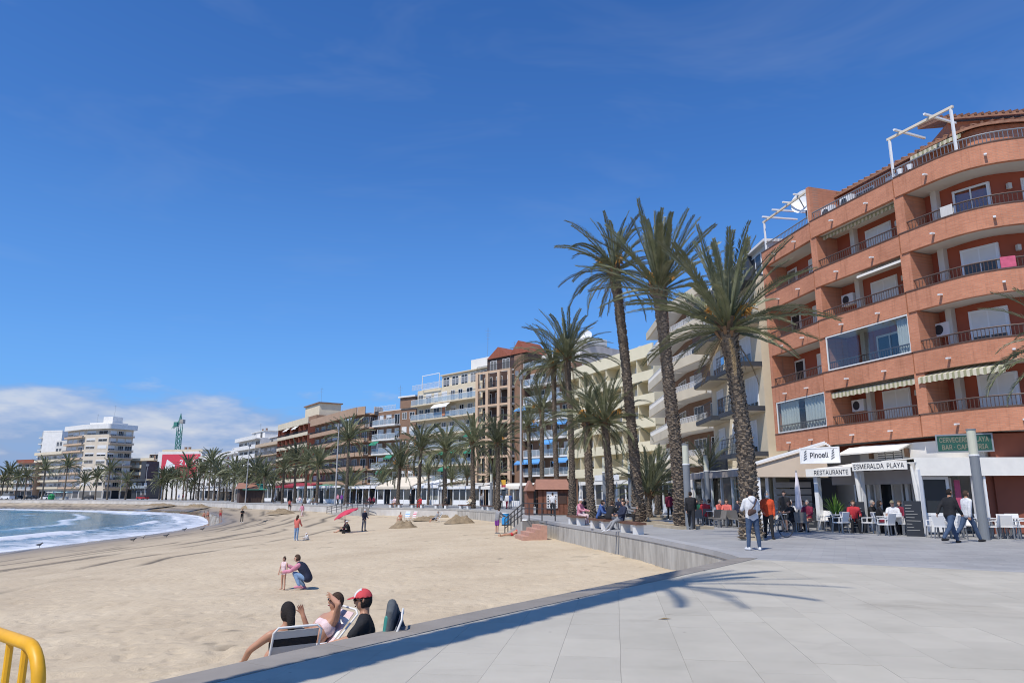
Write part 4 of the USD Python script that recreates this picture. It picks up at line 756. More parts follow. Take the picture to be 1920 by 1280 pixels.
for s0, zk, m, w in ((4.3, 2, 'towel_pink', 'pink towel hung over a curved balcony railing of the brick block'), (5.2, 2, 'towel_blue', 'blue towel hung over a railing beside the pink towel'), (2.2, 3, 'curtain', 'white cloth hung over the upper balcony railing of the brick block')):
    fr = on_curve(bay_pl[2], s0, s0 + .55); tw_ = thing('hanging_towel', w, 'towel', fr.P(0, 0, ZB[zk] + BH)); part(tw_, 'front_fall', fr.box(MB(), 0, .55, -.07, -.055, ZB[zk] + BH + .08, ZB[zk] + BH + .55), M[m]); part(tw_, 'back_fall', fr.box(MB(), 0, .55, -.17, -.155, ZB[zk] + BH + .15, ZB[zk] + BH + .55), M[m]); part(tw_, 'fold', fr.box(MB(), 0, .55, -.17, -.055, ZB[zk] + BH + .551, ZB[zk] + BH + .56), M[m])
# --- its neighbours, right to left
P2_ = pts((1345, 57.0), (1378, 52.0), (1392, 51.2), (1447, 46.2))
t2, fp2, H2 = block('balcony_apartment_building', 'pale grey apartment building with black railed balconies beside the brick block', P2_, 4.3, 2.9, 4, 12, 'off_white', 'slate', [1, 1, 1], ['hbars', None, 'hbars'], 1.35, .3, par='slate', railm='dark_metal', seed=2, roofh=.4, blindp=.85, winw=.42, rec_mat='cream')
for k in range(4):
    for si in (0, 2): fr = Fr(P2_[si], P2_[si + 1]); part(t2, 'balcony_soffit', fr.box(MB(), .05, fr.L - .05, .01, 1.27, 4.3 + k * 2.9 - .36, 4.3 + k * 2.9 - .304), M['cream'])
penthouse(t2, P2_, 1.2, (.1, .05), H2, 2.6, 'off_white', 6, 2); fr = Fr(P2_[2], P2_[3]); part(t2, 'roof_fin', MB().hexa(np.array([fr.P(.4, -1.0, H2), fr.P(1.9, -1.0, H2), fr.P(1.9, -1.3, H2), fr.P(.4, -1.3, H2), fr.P(.75, -1.0, H2 + 4.1), fr.P(1.25, -1.0, H2 + 4.1), fr.P(1.25, -1.3, H2 + 4.1), fr.P(.75, -1.3, H2 + 4.1)])), M['slate'])
B = MB(); rail(B, fr, 0, fr.L, 1.2, H2 + .1, 1.0, 'hbars'); part(t2, 'roof_railing', B, M['grey_metal']); part(t2, 'notice', fr.box(MB(), 1.2, 1.75, 1.36, 1.38, 10.5, 11.0), M['blue_awning'])
P3_ = pts((1253, 79.0), (1300, 66.5), (1371, 59.5))
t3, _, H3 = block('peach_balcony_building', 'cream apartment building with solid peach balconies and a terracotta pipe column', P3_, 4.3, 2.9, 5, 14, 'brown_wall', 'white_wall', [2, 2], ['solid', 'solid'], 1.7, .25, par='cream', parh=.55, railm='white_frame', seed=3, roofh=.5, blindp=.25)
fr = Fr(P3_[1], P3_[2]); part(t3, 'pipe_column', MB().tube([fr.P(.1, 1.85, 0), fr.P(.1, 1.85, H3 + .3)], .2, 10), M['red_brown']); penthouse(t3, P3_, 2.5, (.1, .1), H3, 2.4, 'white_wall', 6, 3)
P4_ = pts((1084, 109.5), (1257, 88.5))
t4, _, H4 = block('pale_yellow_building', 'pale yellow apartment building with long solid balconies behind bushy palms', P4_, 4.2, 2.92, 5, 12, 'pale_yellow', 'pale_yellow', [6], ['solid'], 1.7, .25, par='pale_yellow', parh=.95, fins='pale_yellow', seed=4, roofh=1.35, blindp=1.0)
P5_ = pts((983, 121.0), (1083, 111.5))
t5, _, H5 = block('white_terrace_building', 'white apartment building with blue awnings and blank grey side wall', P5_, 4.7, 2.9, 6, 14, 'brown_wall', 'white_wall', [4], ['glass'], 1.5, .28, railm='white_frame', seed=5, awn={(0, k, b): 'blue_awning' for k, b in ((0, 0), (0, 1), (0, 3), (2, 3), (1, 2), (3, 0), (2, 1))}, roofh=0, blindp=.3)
fr = Fr(P5_[0], P5_[1]); part(t5, 'party_wall', fr.box(MB(), fr.L - .4, fr.L + .02, -44, -1.5, 0, H5 + 3.2), M['party_wall']); part(t5, 'upper_storey', fr.box(MB(), .3, fr.L - .41, -12, -3.0, H5 + .16, H5 + 2.9), M['white_wall'])
for u0, u1 in ((1.0, 3.4), (3.6, 5.2), (7.5, 9.5)): window(t5, fr, u0, u1, H5 + .3, H5 + 2.2, np.random.default_rng(1), o=-3.0)
B = MB(); G_ = rail(B, fr, .1, fr.L - .5, 1.4, H5 + .02, 1.0, 'glass'); q = part(t5, 'roof_railing', B, M['white_frame']); part(q, 'glass_panel', G_, M['rail_glass'])
dish_on(t5, fr.P(fr.L - .2, -3, H5 + 4.4), 1.0, (-.5, -.8, .3)); dish_on(t5, fr.P(fr.L - .2, -16, H5 + 4.0), .6, (-.5, -.8, .3)); dish_on(t5, fr.P(fr.L - .2, -30, H5 + 4.0), .8, (-.5, -.8, .3)); part(t5, 'stair_house', fr.box(MB(), 9.0, fr.L - .5, -8, -3.2, H5 + 2.9, H5 + 4.6), M['white_wall'])
P6_ = pts((903, 126.5), (970, 121.0), (984, 119.0))
t6, _, H6 = block('brown_grid_building', 'dark brown apartment building with a peach grid of columns and red gables', P6_, 5.1, 2.9, 6, 13, 'dark_brown', 'off_white', [3, 1], ['bars', None], 1.7, .3, par='dark_brown', railm='dark_metal', cols=None, seed=6, roofh=0, blindp=.05, rec_mat='dark_brown')
fr = Fr(P6_[0], P6_[1])
for b in range(4): u = min(max(b * fr.L / 3, .3), fr.L - .3); part(t6, 'column', fr.box(MB(), u - .3, u + .3, 1.35, 1.78, 0, H6), M['peach'])
for k in range(7): part(t6, 'beam', fr.box(MB(), .61, fr.L - .61, 1.702, 1.74, 5.1 + k * 2.9 - .32, 5.1 + k * 2.9 + .03), M['peach'])
fr2 = Fr(P6_[1], P6_[2]); part(t6, 'brick_pier', fr2.box(MB(), .0, fr2.L, .005, .6, 0, H6 + 2.2), M['brown_wall'])
frr = Fr(P6_[0], P6_[2]); part(t6, 'attic_wall', frr.box(MB(), .2, frr.L, -6, -.9, H6, H6 + 2.7), M['dark_brown'])
for u0, u1, h in ((.4, 6.2, 1.9), (6.3, frr.L, 2.3)):
    c = (u0 + u1) / 2; g_ = MB(); a = [frr.P(u0, -.6, H6 + 2.7), frr.P(u1, -.6, H6 + 2.7), frr.P(c, -.6, H6 + 2.7 + h)]; b_ = [frr.P(u0, -6, H6 + 2.7), frr.P(u1, -6, H6 + 2.7), frr.P(c, -6, H6 + 2.7 + h)]; g_.add(a + b_, [[0, 1, 2], [3, 5, 4], [0, 3, 4], [0, 4, 1], [1, 4, 5], [1, 5, 2], [2, 5, 3], [2, 3, 0]]); part(t6, 'gable', g_, M['red_brick'])
for k in range(3): window(t6, frr, 1.0 + k * 3.2, 2.8 + k * 3.2, H6 + .2, H6 + 2.3, np.random.default_rng(k), o=-.9)
B = MB(); rail(B, frr, .1, frr.L - .1, 1.5, H6 + .02, 1.0, 'bars'); part(t6, 'roof_railing', B, M['dark_metal'])
P7_ = pts((778, 141.0), (838, 134.0), (903, 127.0))
t7, _, H7 = block('stepped_cream_building', 'cream apartment building with stepped roof terraces and glass balconies', P7_, 4.0, 2.9, 6, 13, 'cream', 'cream', [4, 4], ['glass', 'glass'], 1.6, .24, railm='white_frame', seed=7, awn={(1, 1, 0): 'green_awning', (1, 1, 1): 'green_awning', (1, 1, 3): 'green_awning', (1, 2, 3): 'green_awning', (1, 0, 0): 'green_awning', (0, 4, 3): 'canvas_white', (1, 4, 0): 'canvas_white'}, roofh=0, blindp=.4)
penthouse(t7, P7_, 1.8, (.28, .02), H7, 2.7, 'cream', 8, 5, roof='cream'); B = MB()
for si in (0, 1): rail(B, Fr(P7_[si], P7_[si + 1]), .1, Fr(P7_[si], P7_[si + 1]).L - .1, 1.5, H7 + .02, .95, 'bars')
part(t7, 'roof_railing', B, M['white_frame']); frr = Fr(P7_[0], P7_[2]); part(t7, 'pergola', frr.ring(MB(), 2, 7.5, H7 + .1, H7 + 2.9, .12, .4, .52), M['white_frame']); part(t7, 'roof_house', frr.box(MB(), frr.L * .62, frr.L * .95, -8, -3.5, H7 + 2.9, H7 + 5.2), M['white_wall']); antenna(t7, frr.P(frr.L * .78, -5, H7 + 5.2), 6)
part(t7, 'terracotta_panel', Fr(P7_[1], P7_[2]).box(MB(), .2, 1.0, 1.62, 1.66, 4.0 + 4 * 2.9 + .2, 4.0 + 4 * 2.9 + 1.9), M['orange_brick'])
P8_ = pts((704, 151.0), (747, 146.0), (776, 143.5))
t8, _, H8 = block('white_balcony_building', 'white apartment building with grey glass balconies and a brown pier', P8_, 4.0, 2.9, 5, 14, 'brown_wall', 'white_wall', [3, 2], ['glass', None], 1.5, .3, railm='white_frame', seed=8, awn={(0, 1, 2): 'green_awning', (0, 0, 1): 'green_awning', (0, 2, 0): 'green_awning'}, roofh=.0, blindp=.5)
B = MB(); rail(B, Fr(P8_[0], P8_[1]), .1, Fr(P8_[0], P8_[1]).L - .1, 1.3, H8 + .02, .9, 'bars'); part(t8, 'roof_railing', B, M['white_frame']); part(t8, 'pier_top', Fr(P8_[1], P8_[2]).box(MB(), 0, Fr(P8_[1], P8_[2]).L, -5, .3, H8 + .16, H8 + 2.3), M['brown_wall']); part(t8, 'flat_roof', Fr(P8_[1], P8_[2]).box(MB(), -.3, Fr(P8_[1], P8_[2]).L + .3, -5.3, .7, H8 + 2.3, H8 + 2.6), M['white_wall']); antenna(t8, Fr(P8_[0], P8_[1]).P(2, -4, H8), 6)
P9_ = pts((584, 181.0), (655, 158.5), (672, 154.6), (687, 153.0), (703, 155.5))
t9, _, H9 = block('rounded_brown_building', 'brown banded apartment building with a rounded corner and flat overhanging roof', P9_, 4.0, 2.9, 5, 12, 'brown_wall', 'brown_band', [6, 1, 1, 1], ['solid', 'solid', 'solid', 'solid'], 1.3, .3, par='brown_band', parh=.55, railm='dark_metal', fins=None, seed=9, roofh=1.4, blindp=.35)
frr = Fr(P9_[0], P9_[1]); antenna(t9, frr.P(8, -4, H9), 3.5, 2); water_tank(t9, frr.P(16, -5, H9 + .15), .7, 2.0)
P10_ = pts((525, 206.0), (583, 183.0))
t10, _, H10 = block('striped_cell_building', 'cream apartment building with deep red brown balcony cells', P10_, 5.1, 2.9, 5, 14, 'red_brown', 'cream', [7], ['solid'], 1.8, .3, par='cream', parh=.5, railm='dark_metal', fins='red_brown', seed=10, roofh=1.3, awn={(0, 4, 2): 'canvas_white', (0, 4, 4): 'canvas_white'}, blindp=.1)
frr = Fr(P10_[0], P10_[1]); part(t10, 'roof_storey', frr.box(MB(), -2.0, 17.5, -11, -3.5, H10, H10 + 3.0), M['brown_wall']); part(t10, 'lift_house', frr.box(MB(), 4.0, 16.5, -10.5, -4.5, H10 + 3.0, H10 + 6.3), M['cream']); part(t10, 'lift_house_roof', frr.box(MB(), 3.6, 16.9, -10.9, -4.1, H10 + 6.3, H10 + 6.6), M['brown_wall']); antenna(t10, frr.P(10, -7, H10 + 6.6), 5, 3)
P11_ = pts((482, 226.0), (524, 208.0))
t11, _, H11 = block('grey_balcony_building', 'grey brown apartment building with bowed balconies left of striped cells', P11_, 4.5, 2.9, 4, 14, 'grey_wall', 'sand_wall', [4], ['bars'], 1.6, .3, railm='grey_metal', seed=11, roofh=.6, par='sand_wall'); penthouse(t11, P11_, 2.0, (.1, .1), H11, 2.6, 'grey_wall', 7, 3)
P12_ = pts((441, 246.0), (481, 227.0))
t12, _, H12 = block('white_stepped_building', 'white apartment building stepping down towards the left', P12_, 4.5, 2.9, 5, 12, 'white_wall', 'white_wall', [4], ['solid'], 1.5, .3, par='white_wall', seed=12, roofh=.9); penthouse(t12, P12_, 2.0, (.3, .1), H12, 2.5, 'white_wall', 6, 2); chimney(t12, Fr(*P12_).P(12, -4, H12 + 2.6)); chimney(t12, Fr(*P12_).P(16, -4, H12 + 2.6))
P13_ = pts((413, 268.0), (440, 248.0)); t13, _, H13 = block('white_gabled_house', 'plain white stepped house with a blank side wall behind palms', P13_, 4.0, 2.9, 4, 12, 'white_wall', 'white_wall', [4], ['bars'], 1.2, .25, railm='white_frame', seed=13, roofh=1.0); penthouse(t13, P13_, 2.5, (.15, .3), H13, 2.3, 'white_wall', 5, 2)
P14_ = pts((366, 288.0), (411, 272.0)); t14, _, H14 = block('low_white_building', 'low white building hidden behind the palm grove', P14_, 4.0, 2.9, 4, 12, 'white_wall', 'off_white', [5], [None], 0, .25, seed=14, roofh=.7); penthouse(t14, P14_, 2.0, (.05, .5), H14, 1.6, 'white_wall', 6, 1)
# mural building
P15_ = pts((289, 292.0), (372, 288.0)); fr = Fr(*P15_)
t15 = thing('mural_building', 'building with big red mural and white arrow on its blank side wall', 'building', (*P15_[0], 0)); part(t15, 'wall', fr.box(MB(), 0, fr.L, -14, 0, 0, 18.4), M['white_wall']); part(t15, 'roof', fr.box(MB(), 1.5, fr.L, -13, -.2, 18.4, 19.3), M['cream'])
mat('mural_red', (0.62, 0.055, 0.09), .8, .05); part(t15, 'mural', fr.box(MB(), 1.9, fr.L - .6, .003, .03, 8.2, 17.4), M['mural_red']); ar = MB(); a = [fr.P(3.2, .032, 10.0), fr.P(8.2, .032, 10.6), fr.P(8.0, .032, 13.2), fr.P(4.3, .032, 15.4)]; ar.hexa(np.array(a + [x + np.array([*fr.n, 0]) * .02 for x in a])); part(t15, 'white_arrow', ar, M['white_paint'])
def lettering(t, text, fr, u, z, h, o, m, bold=True, depth=.02, name='lettering', squeeze=1.0):
    k = meshkit.text_mesh(text, h, depth, bold); v = np.asarray(k.vertices); w = np.array([fr.P(u + x * squeeze, o + q, z + y) for x, y, q in v]); return part(t, name, MB().add(w, k.faces), M[m])
lettering(t15, '2 HOTELES', fr, 9.8, 13.2, 2.0, .031, 'white_paint')
for u in (fr.L * .55, fr.L * .64): chimney(t15, fr.P(u, -2, 19.3), .8, .8)
P16_ = pts((238, 306.0), (288, 300.0)); t16, _, H16 = block('beige_stepped_building', 'beige balcony building between the tan tower and the mural', P16_, 4.0, 2.9, 4, 12, 'sand_wall', 'cream', [5], ['solid'], 1.6, .3, par='cream', seed=16, roofh=.8); penthouse(t16, P16_, 2.0, (.55, .05), H16, 2.4, 'brown_wall', 6, 2)
P16b = pts((246, 288.0), (274, 285.0)); t16b, _, _ = block('dark_glass_building', 'black glazed low building in front of the beige block', P16b, 4.0, 3.0, 1, 8, 'slate', 'slate', [3], ['glass'], 1.0, .3, railm='dark_metal', par='slate', seed=17, roofh=.6); part(t16b, 'upper_block', Fr(*P16b).box(MB(), 3.2, 5.8, -7, -.5, 7.6, 14.5), M['slate'])
# tan tower with three faces
P17_ = pts((113, 306.0), (147, 296.0), (192, 292.0), (238, 300.0))
t17, fp17, H17 = block('tan_tower_block', 'tall tan apartment block with white shutters and a many sided front', P17_, 4.3, 2.92, 8, 16, 'tan_wall', 'tan_wall', [3, 2, 3], ['solid', None, 'solid'], 1.3, .3, par='peach', parh=.3, railm='grey_metal', seed=18, roofh=0, winw=.74, blindp=.75)
part(t17, 'roof_band', MB().poly(fp17.buffer(1.4), H17, H17 + 1.9), M['white_wall']); frr = Fr(P17_[1], P17_[2]); part(t17, 'penthouse', frr.box(MB(), -3, 9, -12, -4, H17 + 1.9, H17 + 3.2), M['white_wall']); part(t17, 'lift_house', frr.box(MB(), 3, 8, -10, -5, H17 + 3.2, H17 + 5.6), M['white_wall']); antenna(t17, frr.P(6.5, -7, H17 + 5.6), 5, 3); antenna(t17, frr.P(-2.5, -7, H17 + 3.2), 4, 2)
P18_ = pts((61, 324.0), (90, 316.0), (113, 309.0)); t18, _, H18 = block('banded_balcony_block', 'long pale block with cream banded balconies left of tan tower', P18_, 4.3, 2.9, 5, 14, 'off_white', 'cream', [5, 3], ['solid', 'solid'], 1.5, .28, par='cream', parh=.5, railm='grey_metal', seed=19, roofh=.9, blindp=.6)
part(t18, 'upper_storey', Fr(P18_[1], P18_[2]).box(MB(), 0, Fr(P18_[1], P18_[2]).L, -10, -.5, H18, H18 + 5.6), M['off_white']); frr = Fr(P18_[1], P18_[2])
for k in range(2):
    for b in range(2): window(t18, frr, 1 + b * 3, 3.2 + b * 3, H18 + .6 + k * 2.8, H18 + 2.4 + k * 2.8, np.random.default_rng(k), o=-.5)
P19_ = pts((66, 345.0), (102, 343.0)); t19, _, H19 = block('white_tower', 'white blank walled tower with rounded side balconies, far left', P19_, 4.0, 3.0, 9, 12, 'white_wall', 'white_wall', [1], [None], 0, .3, seed=20, roofh=.5, skip={(0, k, 0) for k in range(9)}, shop=False)
frr = Fr(*P19_)
for k in range(5, 9):
    c = frr.P(-.5, -4.2, 4 + 3 * k); part(t19, 'round_balcony', MB().tube([c, c + [0, 0, .3]], 4.2, 20), M['white_wall']); part(t19, 'balcony_glass', MB().tube([c + [0, 0, .31], c + [0, 0, 1.25]], 4.1, 20, cap=False), M['rail_glass'])
part(t19, 'core', MB().tube([frr.P(-.5, -4.2, 0), frr.P(-.5, -4.2, 31.0)], 3.0, 16), M['grey_wall'])
P20_ = pts((27, 322.0), (60, 318.0)); t20, _, H20 = block('red_brown_house', 'red brown apartment house at the far left behind palms', P20_, 3.8, 2.9, 4, 12, 'brown_band', 'white_wall', [3], ['glass'], 1.3, .25, par='red_brown', railm='white_frame', seed=21, roofh=1.2)
P21_ = pts((-60, 330.0), (26, 326.0)); t21, _, _ = block('low_cream_building', 'low cream building at the left edge of view behind palms', P21_, 3.8, 2.9, 2, 12, 'cream', 'cream', [9], ['solid'], 1.3, .25, par='cream', seed=22, roofh=.7)
for t_, fr_, u_, z_ in ((t3, Fr(P3_[0], P3_[1]), 5, H3), (t4, Fr(*P4_), 8, H4), (t4, Fr(*P4_), 20, H4), (t6, Fr(P6_[0], P6_[2]), 3, H6 + 2.7), (t12, Fr(*P12_), 6, H12 + 2.5), (t16, Fr(*P16_), 8, H16), (t18, Fr(P18_[0], P18_[1]), 9, H18)): antenna(t_, fr_.P(u_, -5, z_), 3.6, 3)
# crane
CR = thing('tower_crane', 'green lattice tower crane rising behind the mural building', 'crane', (*XY(325, 345), 0)); c = np.array([*XY(325, 345), 0.0]); B = MB(); Hc = A(325, 800, 345)[2]
mat('crane_green', (0.06, 0.25, 0.20), .6, .1); q = .9
for sx in (-q, q):
    for sy in (-q, q): B.bar(c + [sx, sy, 0], c + [sx, sy, Hc], .28)
for k in range(int(Hc / 2)):
    z = 2.0 * k
    for a, b in (((-q, -q), (q, -q)), ((q, -q), (q, q)), ((q, q), (-q, q)), ((-q, q), (-q, -q))): B.bar(c + [*a, z], c + [*b, z + 2], .16); B.bar(c + [*b, z], c + [*a, z], .16)
part(CR, 'mast', B, M['crane_green']); z = Hc; B = MB()
for s_ in (-1, 1): B.bar(c + [s_ * .9, -.9, z], c + [0, 0, z + 6.5], .2); B.bar(c + [s_ * .9, .9, z], c + [0, 0, z + 6.5], .2)
part(CR, 'tower_head', B, M['crane_green']); part(CR, 'cab', MB().box(c + [-1.6, -.6, z + 1.2], (1.6, 1.8, 2.0)), M['crane_green'])
B = MB(); jd = np.array([-.49, .87, 0])
for s_ in (-.6, .6): B.bar(c + [s_, 0, z + 2.4], c + jd * 42 + [s_, 0, z + 2.4], .14)
B.bar(c + [0, 0, z + 3.8], c + jd * 42 + [0, 0, z + 3.2], .14)
for k in range(20): B.bar(c + jd * 2.1 * k + [-.6, 0, z + 2.4], c + jd * 2.1 * (k + .5) + [0, 0, z + 3.7], .1); B.bar(c + jd * 2.1 * (k + .5) + [0, 0, z + 3.7], c + jd * 2.1 * (k + 1) + [.6, 0, z + 2.4], .1)
part(CR, 'jib', B, M['crane_green']); B = MB(); B.bar(c + [0, 0, z + 2.4], c - jd * 12 + [0, 0, z + 2.4], .3); part(CR, 'counter_jib', B, M['crane_green']); part(CR, 'counterweight', MB().box(c - jd * 11 + [0, 0, z + 1.6], (1.6, 2.4, 1.8)), M['concrete'])
# ================================================================ terraces, street furniture, beach things
mat('wood', (0.16, 0.075, 0.045), .6, .2, 4.0, stretch=(1, 1, 1)); mat('kiosk_wood', (0.22, 0.09, 0.055), .7, .15, 3.0); mat('kiosk_roof', (0.34, 0.17, 0.12), .75, .1, 3.0); mat('blue_plastic', (0.03, 0.28, 0.62), .4, .05); mat('chalk_board', (0.018, 0.022, 0.03), .6, .1); mat('green_sign', (0.012, 0.075, 0.055), .5, .1); mat('sign_gold', (0.17, 0.165, 0.12), .6, .05); mat('ink', (0.03, 0.035, 0.05), .7, .05)
mat('bench_white', (0.72, 0.71, 0.68), .7, .06); mat('yellow_paint', (0.78, 0.40, 0.015), .45, .10, 14.0); mat('step_brick', (0.52, 0.30, 0.22), .85, .12, 4.0); mat('plant_green', (0.10, 0.20, 0.03), .5, .2, 8.0); mat('beige_canvas', (0.58, 0.47, 0.36), .85, .06, 1.0); mat('grey_canvas', (0.36, 0.33, 0.32), .85, .05); mat('poster_pink', (0.50, 0.08, 0.16), .6, .1); mat('grey_wicker', (0.20, 0.185, 0.17), .8, .1); mat('lantern', (0.55, 0.55, 0.44), .35, .05); mat('column_grey', (0.20, 0.215, 0.23), .45, .05); mat('parasol_cloth', (0.72, 0.66, 0.68), .85, .05); mat('red_cloth', (0.55, 0.05, 0.09), .8, .08); mat('dark_sand', (0.30, 0.225, 0.14), .95, .2, 3.0, .6, 8)
M['white_plastic'] = mat('white_plastic', (0.74, 0.73, 0.71), .4, .03)
U = np.array([.45, -.893]); U /= np.linalg.norm(U); PO = np.array([14.30, 34.55]); FT = Fr(PO, PO + U * 5.04); FR2 = Fr(FT.P(5.04, 0, 0)[:2], FT.P(5.04, 0, 0)[:2] + np.array([7.0, -.35]))
# --- restaurant terrace with the lettered valance
R1 = thing('restaurant_terrace', 'white posted restaurant terrace lettered ESMERALDA PLAYA below the brick block', 'terrace', (*PO, 0))
for u in (0.0, 2.35, 5.04): part(R1, 'post', FT.box(MB(), u - .11, u + .11, -.22, 0.0, 0, 2.62), M['white_paint'])
for u in (1.4, 3.3, 4.3): part(R1, 'post', FT.box(MB(), u - .07, u + .07, -1.95, -1.8, 0, 2.5), M['white_paint'])
part(R1, 'canopy', MB().hexa(np.array([FT.P(-.1, .35, 2.72), FT.P(5.1, .35, 2.86), FT.P(5.1, -3.4, 3.1), FT.P(-.1, -3.4, 3.1), FT.P(-.1, .35, 2.76), FT.P(5.1, .35, 2.9), FT.P(5.1, -3.4, 3.16), FT.P(-.1, -3.4, 3.16)])), M['canvas_white'])
for (u0, u1, z, txt, uu, h) in ((2.40, 5.0, 2.62, 'ESMERALDA  PLAYA', 2.47, .20), (-.15, 2.30, 2.42, 'RESTAURANTE', .32, .20)):
    o = .40; q = part(R1, 'valance', FT.box(MB(), u0, u1, o, o + .03, z, z + .36), M['canvas_white']); k = meshkit.text_mesh(txt, h, .01, False); v = np.asarray(k.vertices); sq = (u1 - uu - .12) / v[:, 0].max()
    part(q, 'lettering', MB().add(np.array([FT.P(uu + x * sq, o + .031 + w, z + .08 + y) for x, y, w in v]), k.faces), M['ink'])
for u in (2.35, 5.04): part(R1, 'folded_side_curtain', MB().tube([FT.P(u + .02, .25, 2.75), FT.P(u + .03, .12, 2.0), FT.P(u + .02, .06, 1.3), FT.P(u, .04, .55)], [.05, .10, .08, .10], 8), M['canvas_white'])
part(R1, 'back_valance', FT.box(MB(), 0.12, 4.92, -1.0, -.96, 2.05, 2.65), M['grey_canvas'])
for u0, u1 in ((.15, 1.3), (1.5, 2.2), (2.6, 3.2), (3.4, 4.9)): q = part(R1, 'window', FT.ring(MB(), u0, u1, .1, 2.3, .08, -2.5, -2.42), M['white_frame']); part(q, 'pane', FT.box(MB(), u0 + .08, u1 - .08, -2.48, -2.45, .18, 2.22), M['dark_glass'])
part(R1, 'canvas_panel', FR2.box(MB(), .02, 7.0, -.04, .02, 2.36, 3.10), M['canvas_white']); part(R1, 'canvas_roof', FR2.box(MB(), .02, 7.0, -3.0, -.041, 3.06, 3.10), M['canvas_white'])
for u, w in ((.12, .26), (2.3, .08), (2.75, .08), (5.3, .10)): part(R1, 'post', FR2.box(MB(), u - w / 2, u + w / 2, -.2, -.05, 0, 2.36), M['white_paint'])
q = part(R1, 'window', FR2.ring(MB(), .4, 1.55, .75, 2.34, .12, -.6, -.5), M['white_frame']); part(q, 'pane', FR2.box(MB(), .52, 1.43, -.57, -.54, .87, 2.22), M['dark_glass']); part(R1, 'white_panel', FR2.box(MB(), .4, 1.75, -.6, -.52, .1, .745), M['white_paint'])
part(R1, 'menu_panel', FR2.box(MB(), 1.75, 1.98, -.5, -.47, 1.0, 2.2), M['poster_pink']); part(R1, 'inner_wall', FR2.box(MB(), 3.4, 7.0, -1.2, -1.1, 0, 2.4), M['red_brown'])
part(R1, 'poster', FR2.box(MB(), 4.0, 5.6, -1.095, -1.07, 1.75, 2.33), M['poster_pink']); q = part(R1, 'notice_board', FR2.box(MB(), 4.6, 5.5, -1.069, -1.05, .95, 1.72), M['white_paint']); part(q, 'round_emblem', MB().tube([FR2.P(5.05, -1.048, 1.40), FR2.P(5.05, -1.04, 1.40)], .24, 14), M['red_brown'])
# fascia signs on the block
def sign(name, label, fr, u0, u1, z0, z1, o, bg, rows, m, frame='grey_metal', group=None):
    t = thing(name, label, 'sign', fr.P(u0, o, z0)); part(t, 'board', fr.box(MB(), u0, u1, o, o + .08, z0, z1), M[bg]); part(t, 'frame', fr.ring(MB(), u0 - .05, u1 + .05, z0 - .05, z1 + .05, .06, o - .01, o + .10), M[frame])
    for txt, zz, h, a, b in rows:
        k = meshkit.text_mesh(txt, h, .008, True); v = np.asarray(k.vertices); sq = (b - a) / v[:, 0].max(); part(t, 'lettering', MB().add(np.array([fr.P(u0 + a + x * sq, o + .081 + w, z0 + zz + y) for x, y, w in v]), k.faces), M[m])
    return t
sA, sB = G(1757, 845, 3.45), G(1858, 838, 3.45)
gA = A(1757, 830, 31.6); gB = A(1860, 830, 30.6); FS = Fr(gA[:2], gB[:2])
sign('shop_sign', 'dark green sign board lettered BAR CAFETERIA under the brick balcony', FS, 0, FS.L, 3.42, 4.1, .0, 'green_sign', [('CERVECERIA PLAYA', .39, .2, .08, FS.L - .1), ('BAR · CAFETERIA', .08, .2, .15, FS.L - .15)], 'sign_gold')
k = meshkit.text_mesh('OSER', .28, .02, True); v = np.asarray(k.vertices); uo = 2.0; part(B1, 'wall_lettering', MB().add(np.array([fs2.P(uo + x * 1.5, .26 + w, 3.2 + y) for x, y, w in v]), k.faces), M['sign_gold'])
# --- beige neighbour terrace with script sign
c0 = XY(1421, 37.8); c1 = XY(1556, 36.2); F2 = Fr(c0, c1)
R2 = thing('beige_terrace', 'cafe terrace with sloping beige awning left of the lettered terrace', 'terrace', (*c0, 0))
part(R2, 'side_canvas', MB().add([F2.P(0, 0, 2.5), F2.P(F2.L, 0, 2.45), F2.P(F2.L, 0, 4.0), F2.P(0, 0, 3.05), F2.P(0, -.04, 2.5), F2.P(F2.L, -.04, 2.45), F2.P(F2.L, -.04, 4.0), F2.P(0, -.04, 3.05)], BOXF), M['beige_canvas'])
part(R2, 'roof_canvas', MB().hexa(np.array([F2.P(-.05, .1, 3.05), F2.P(F2.L, .1, 4.0), F2.P(F2.L, -5.5, 4.05), F2.P(-.05, -5.5, 3.1), F2.P(-.05, .1, 3.1), F2.P(F2.L, .1, 4.05), F2.P(F2.L, -5.5, 4.1), F2.P(-.05, -5.5, 3.15)])), M['beige_canvas'])
for o in (.06, -.9, -1.9, -2.9, -3.9, -4.9): part(R2, 'roof_beam', MB().bar(F2.P(-.2, o, 3.16), F2.P(F2.L, o, 4.16), .14, .1), M['white_paint'])
for o in (-.1, -2.7, -5.4): part(R2, 'post', F2.box(MB(), -.02, .14, o - .14, o, 0, 3.04), M['white_paint'])
part(R2, 'front_valance', F2.box(MB(), -.06, -.02, -5.5, 0, 2.5, 3.06), M['beige_canvas']); part(R2, 'back_wall', F2.box(MB(), 1.0, F2.L, -4.6, -4.5, 0, 2.45), M['slate'])
for i in range(4): part(R2, 'louvre_panel', F2.box(MB(), .3, 2.2, -3.62, -3.58, .9 + i * .36, 1.2 + i * .36), M['grey_wall'])
sg1, sg2 = XY(1509, 35.6), XY(1580, 34.4); F2s = Fr(sg1, sg2)
SG = sign('script_sign', 'white sign with dark script lettering above the awning', F2s, 0, F2s.L, 3.12, 3.78, 0, 'white_paint', [('Pinoell', .22, .24, .42, F2s.L - .46)], 'ink', 'white_frame')
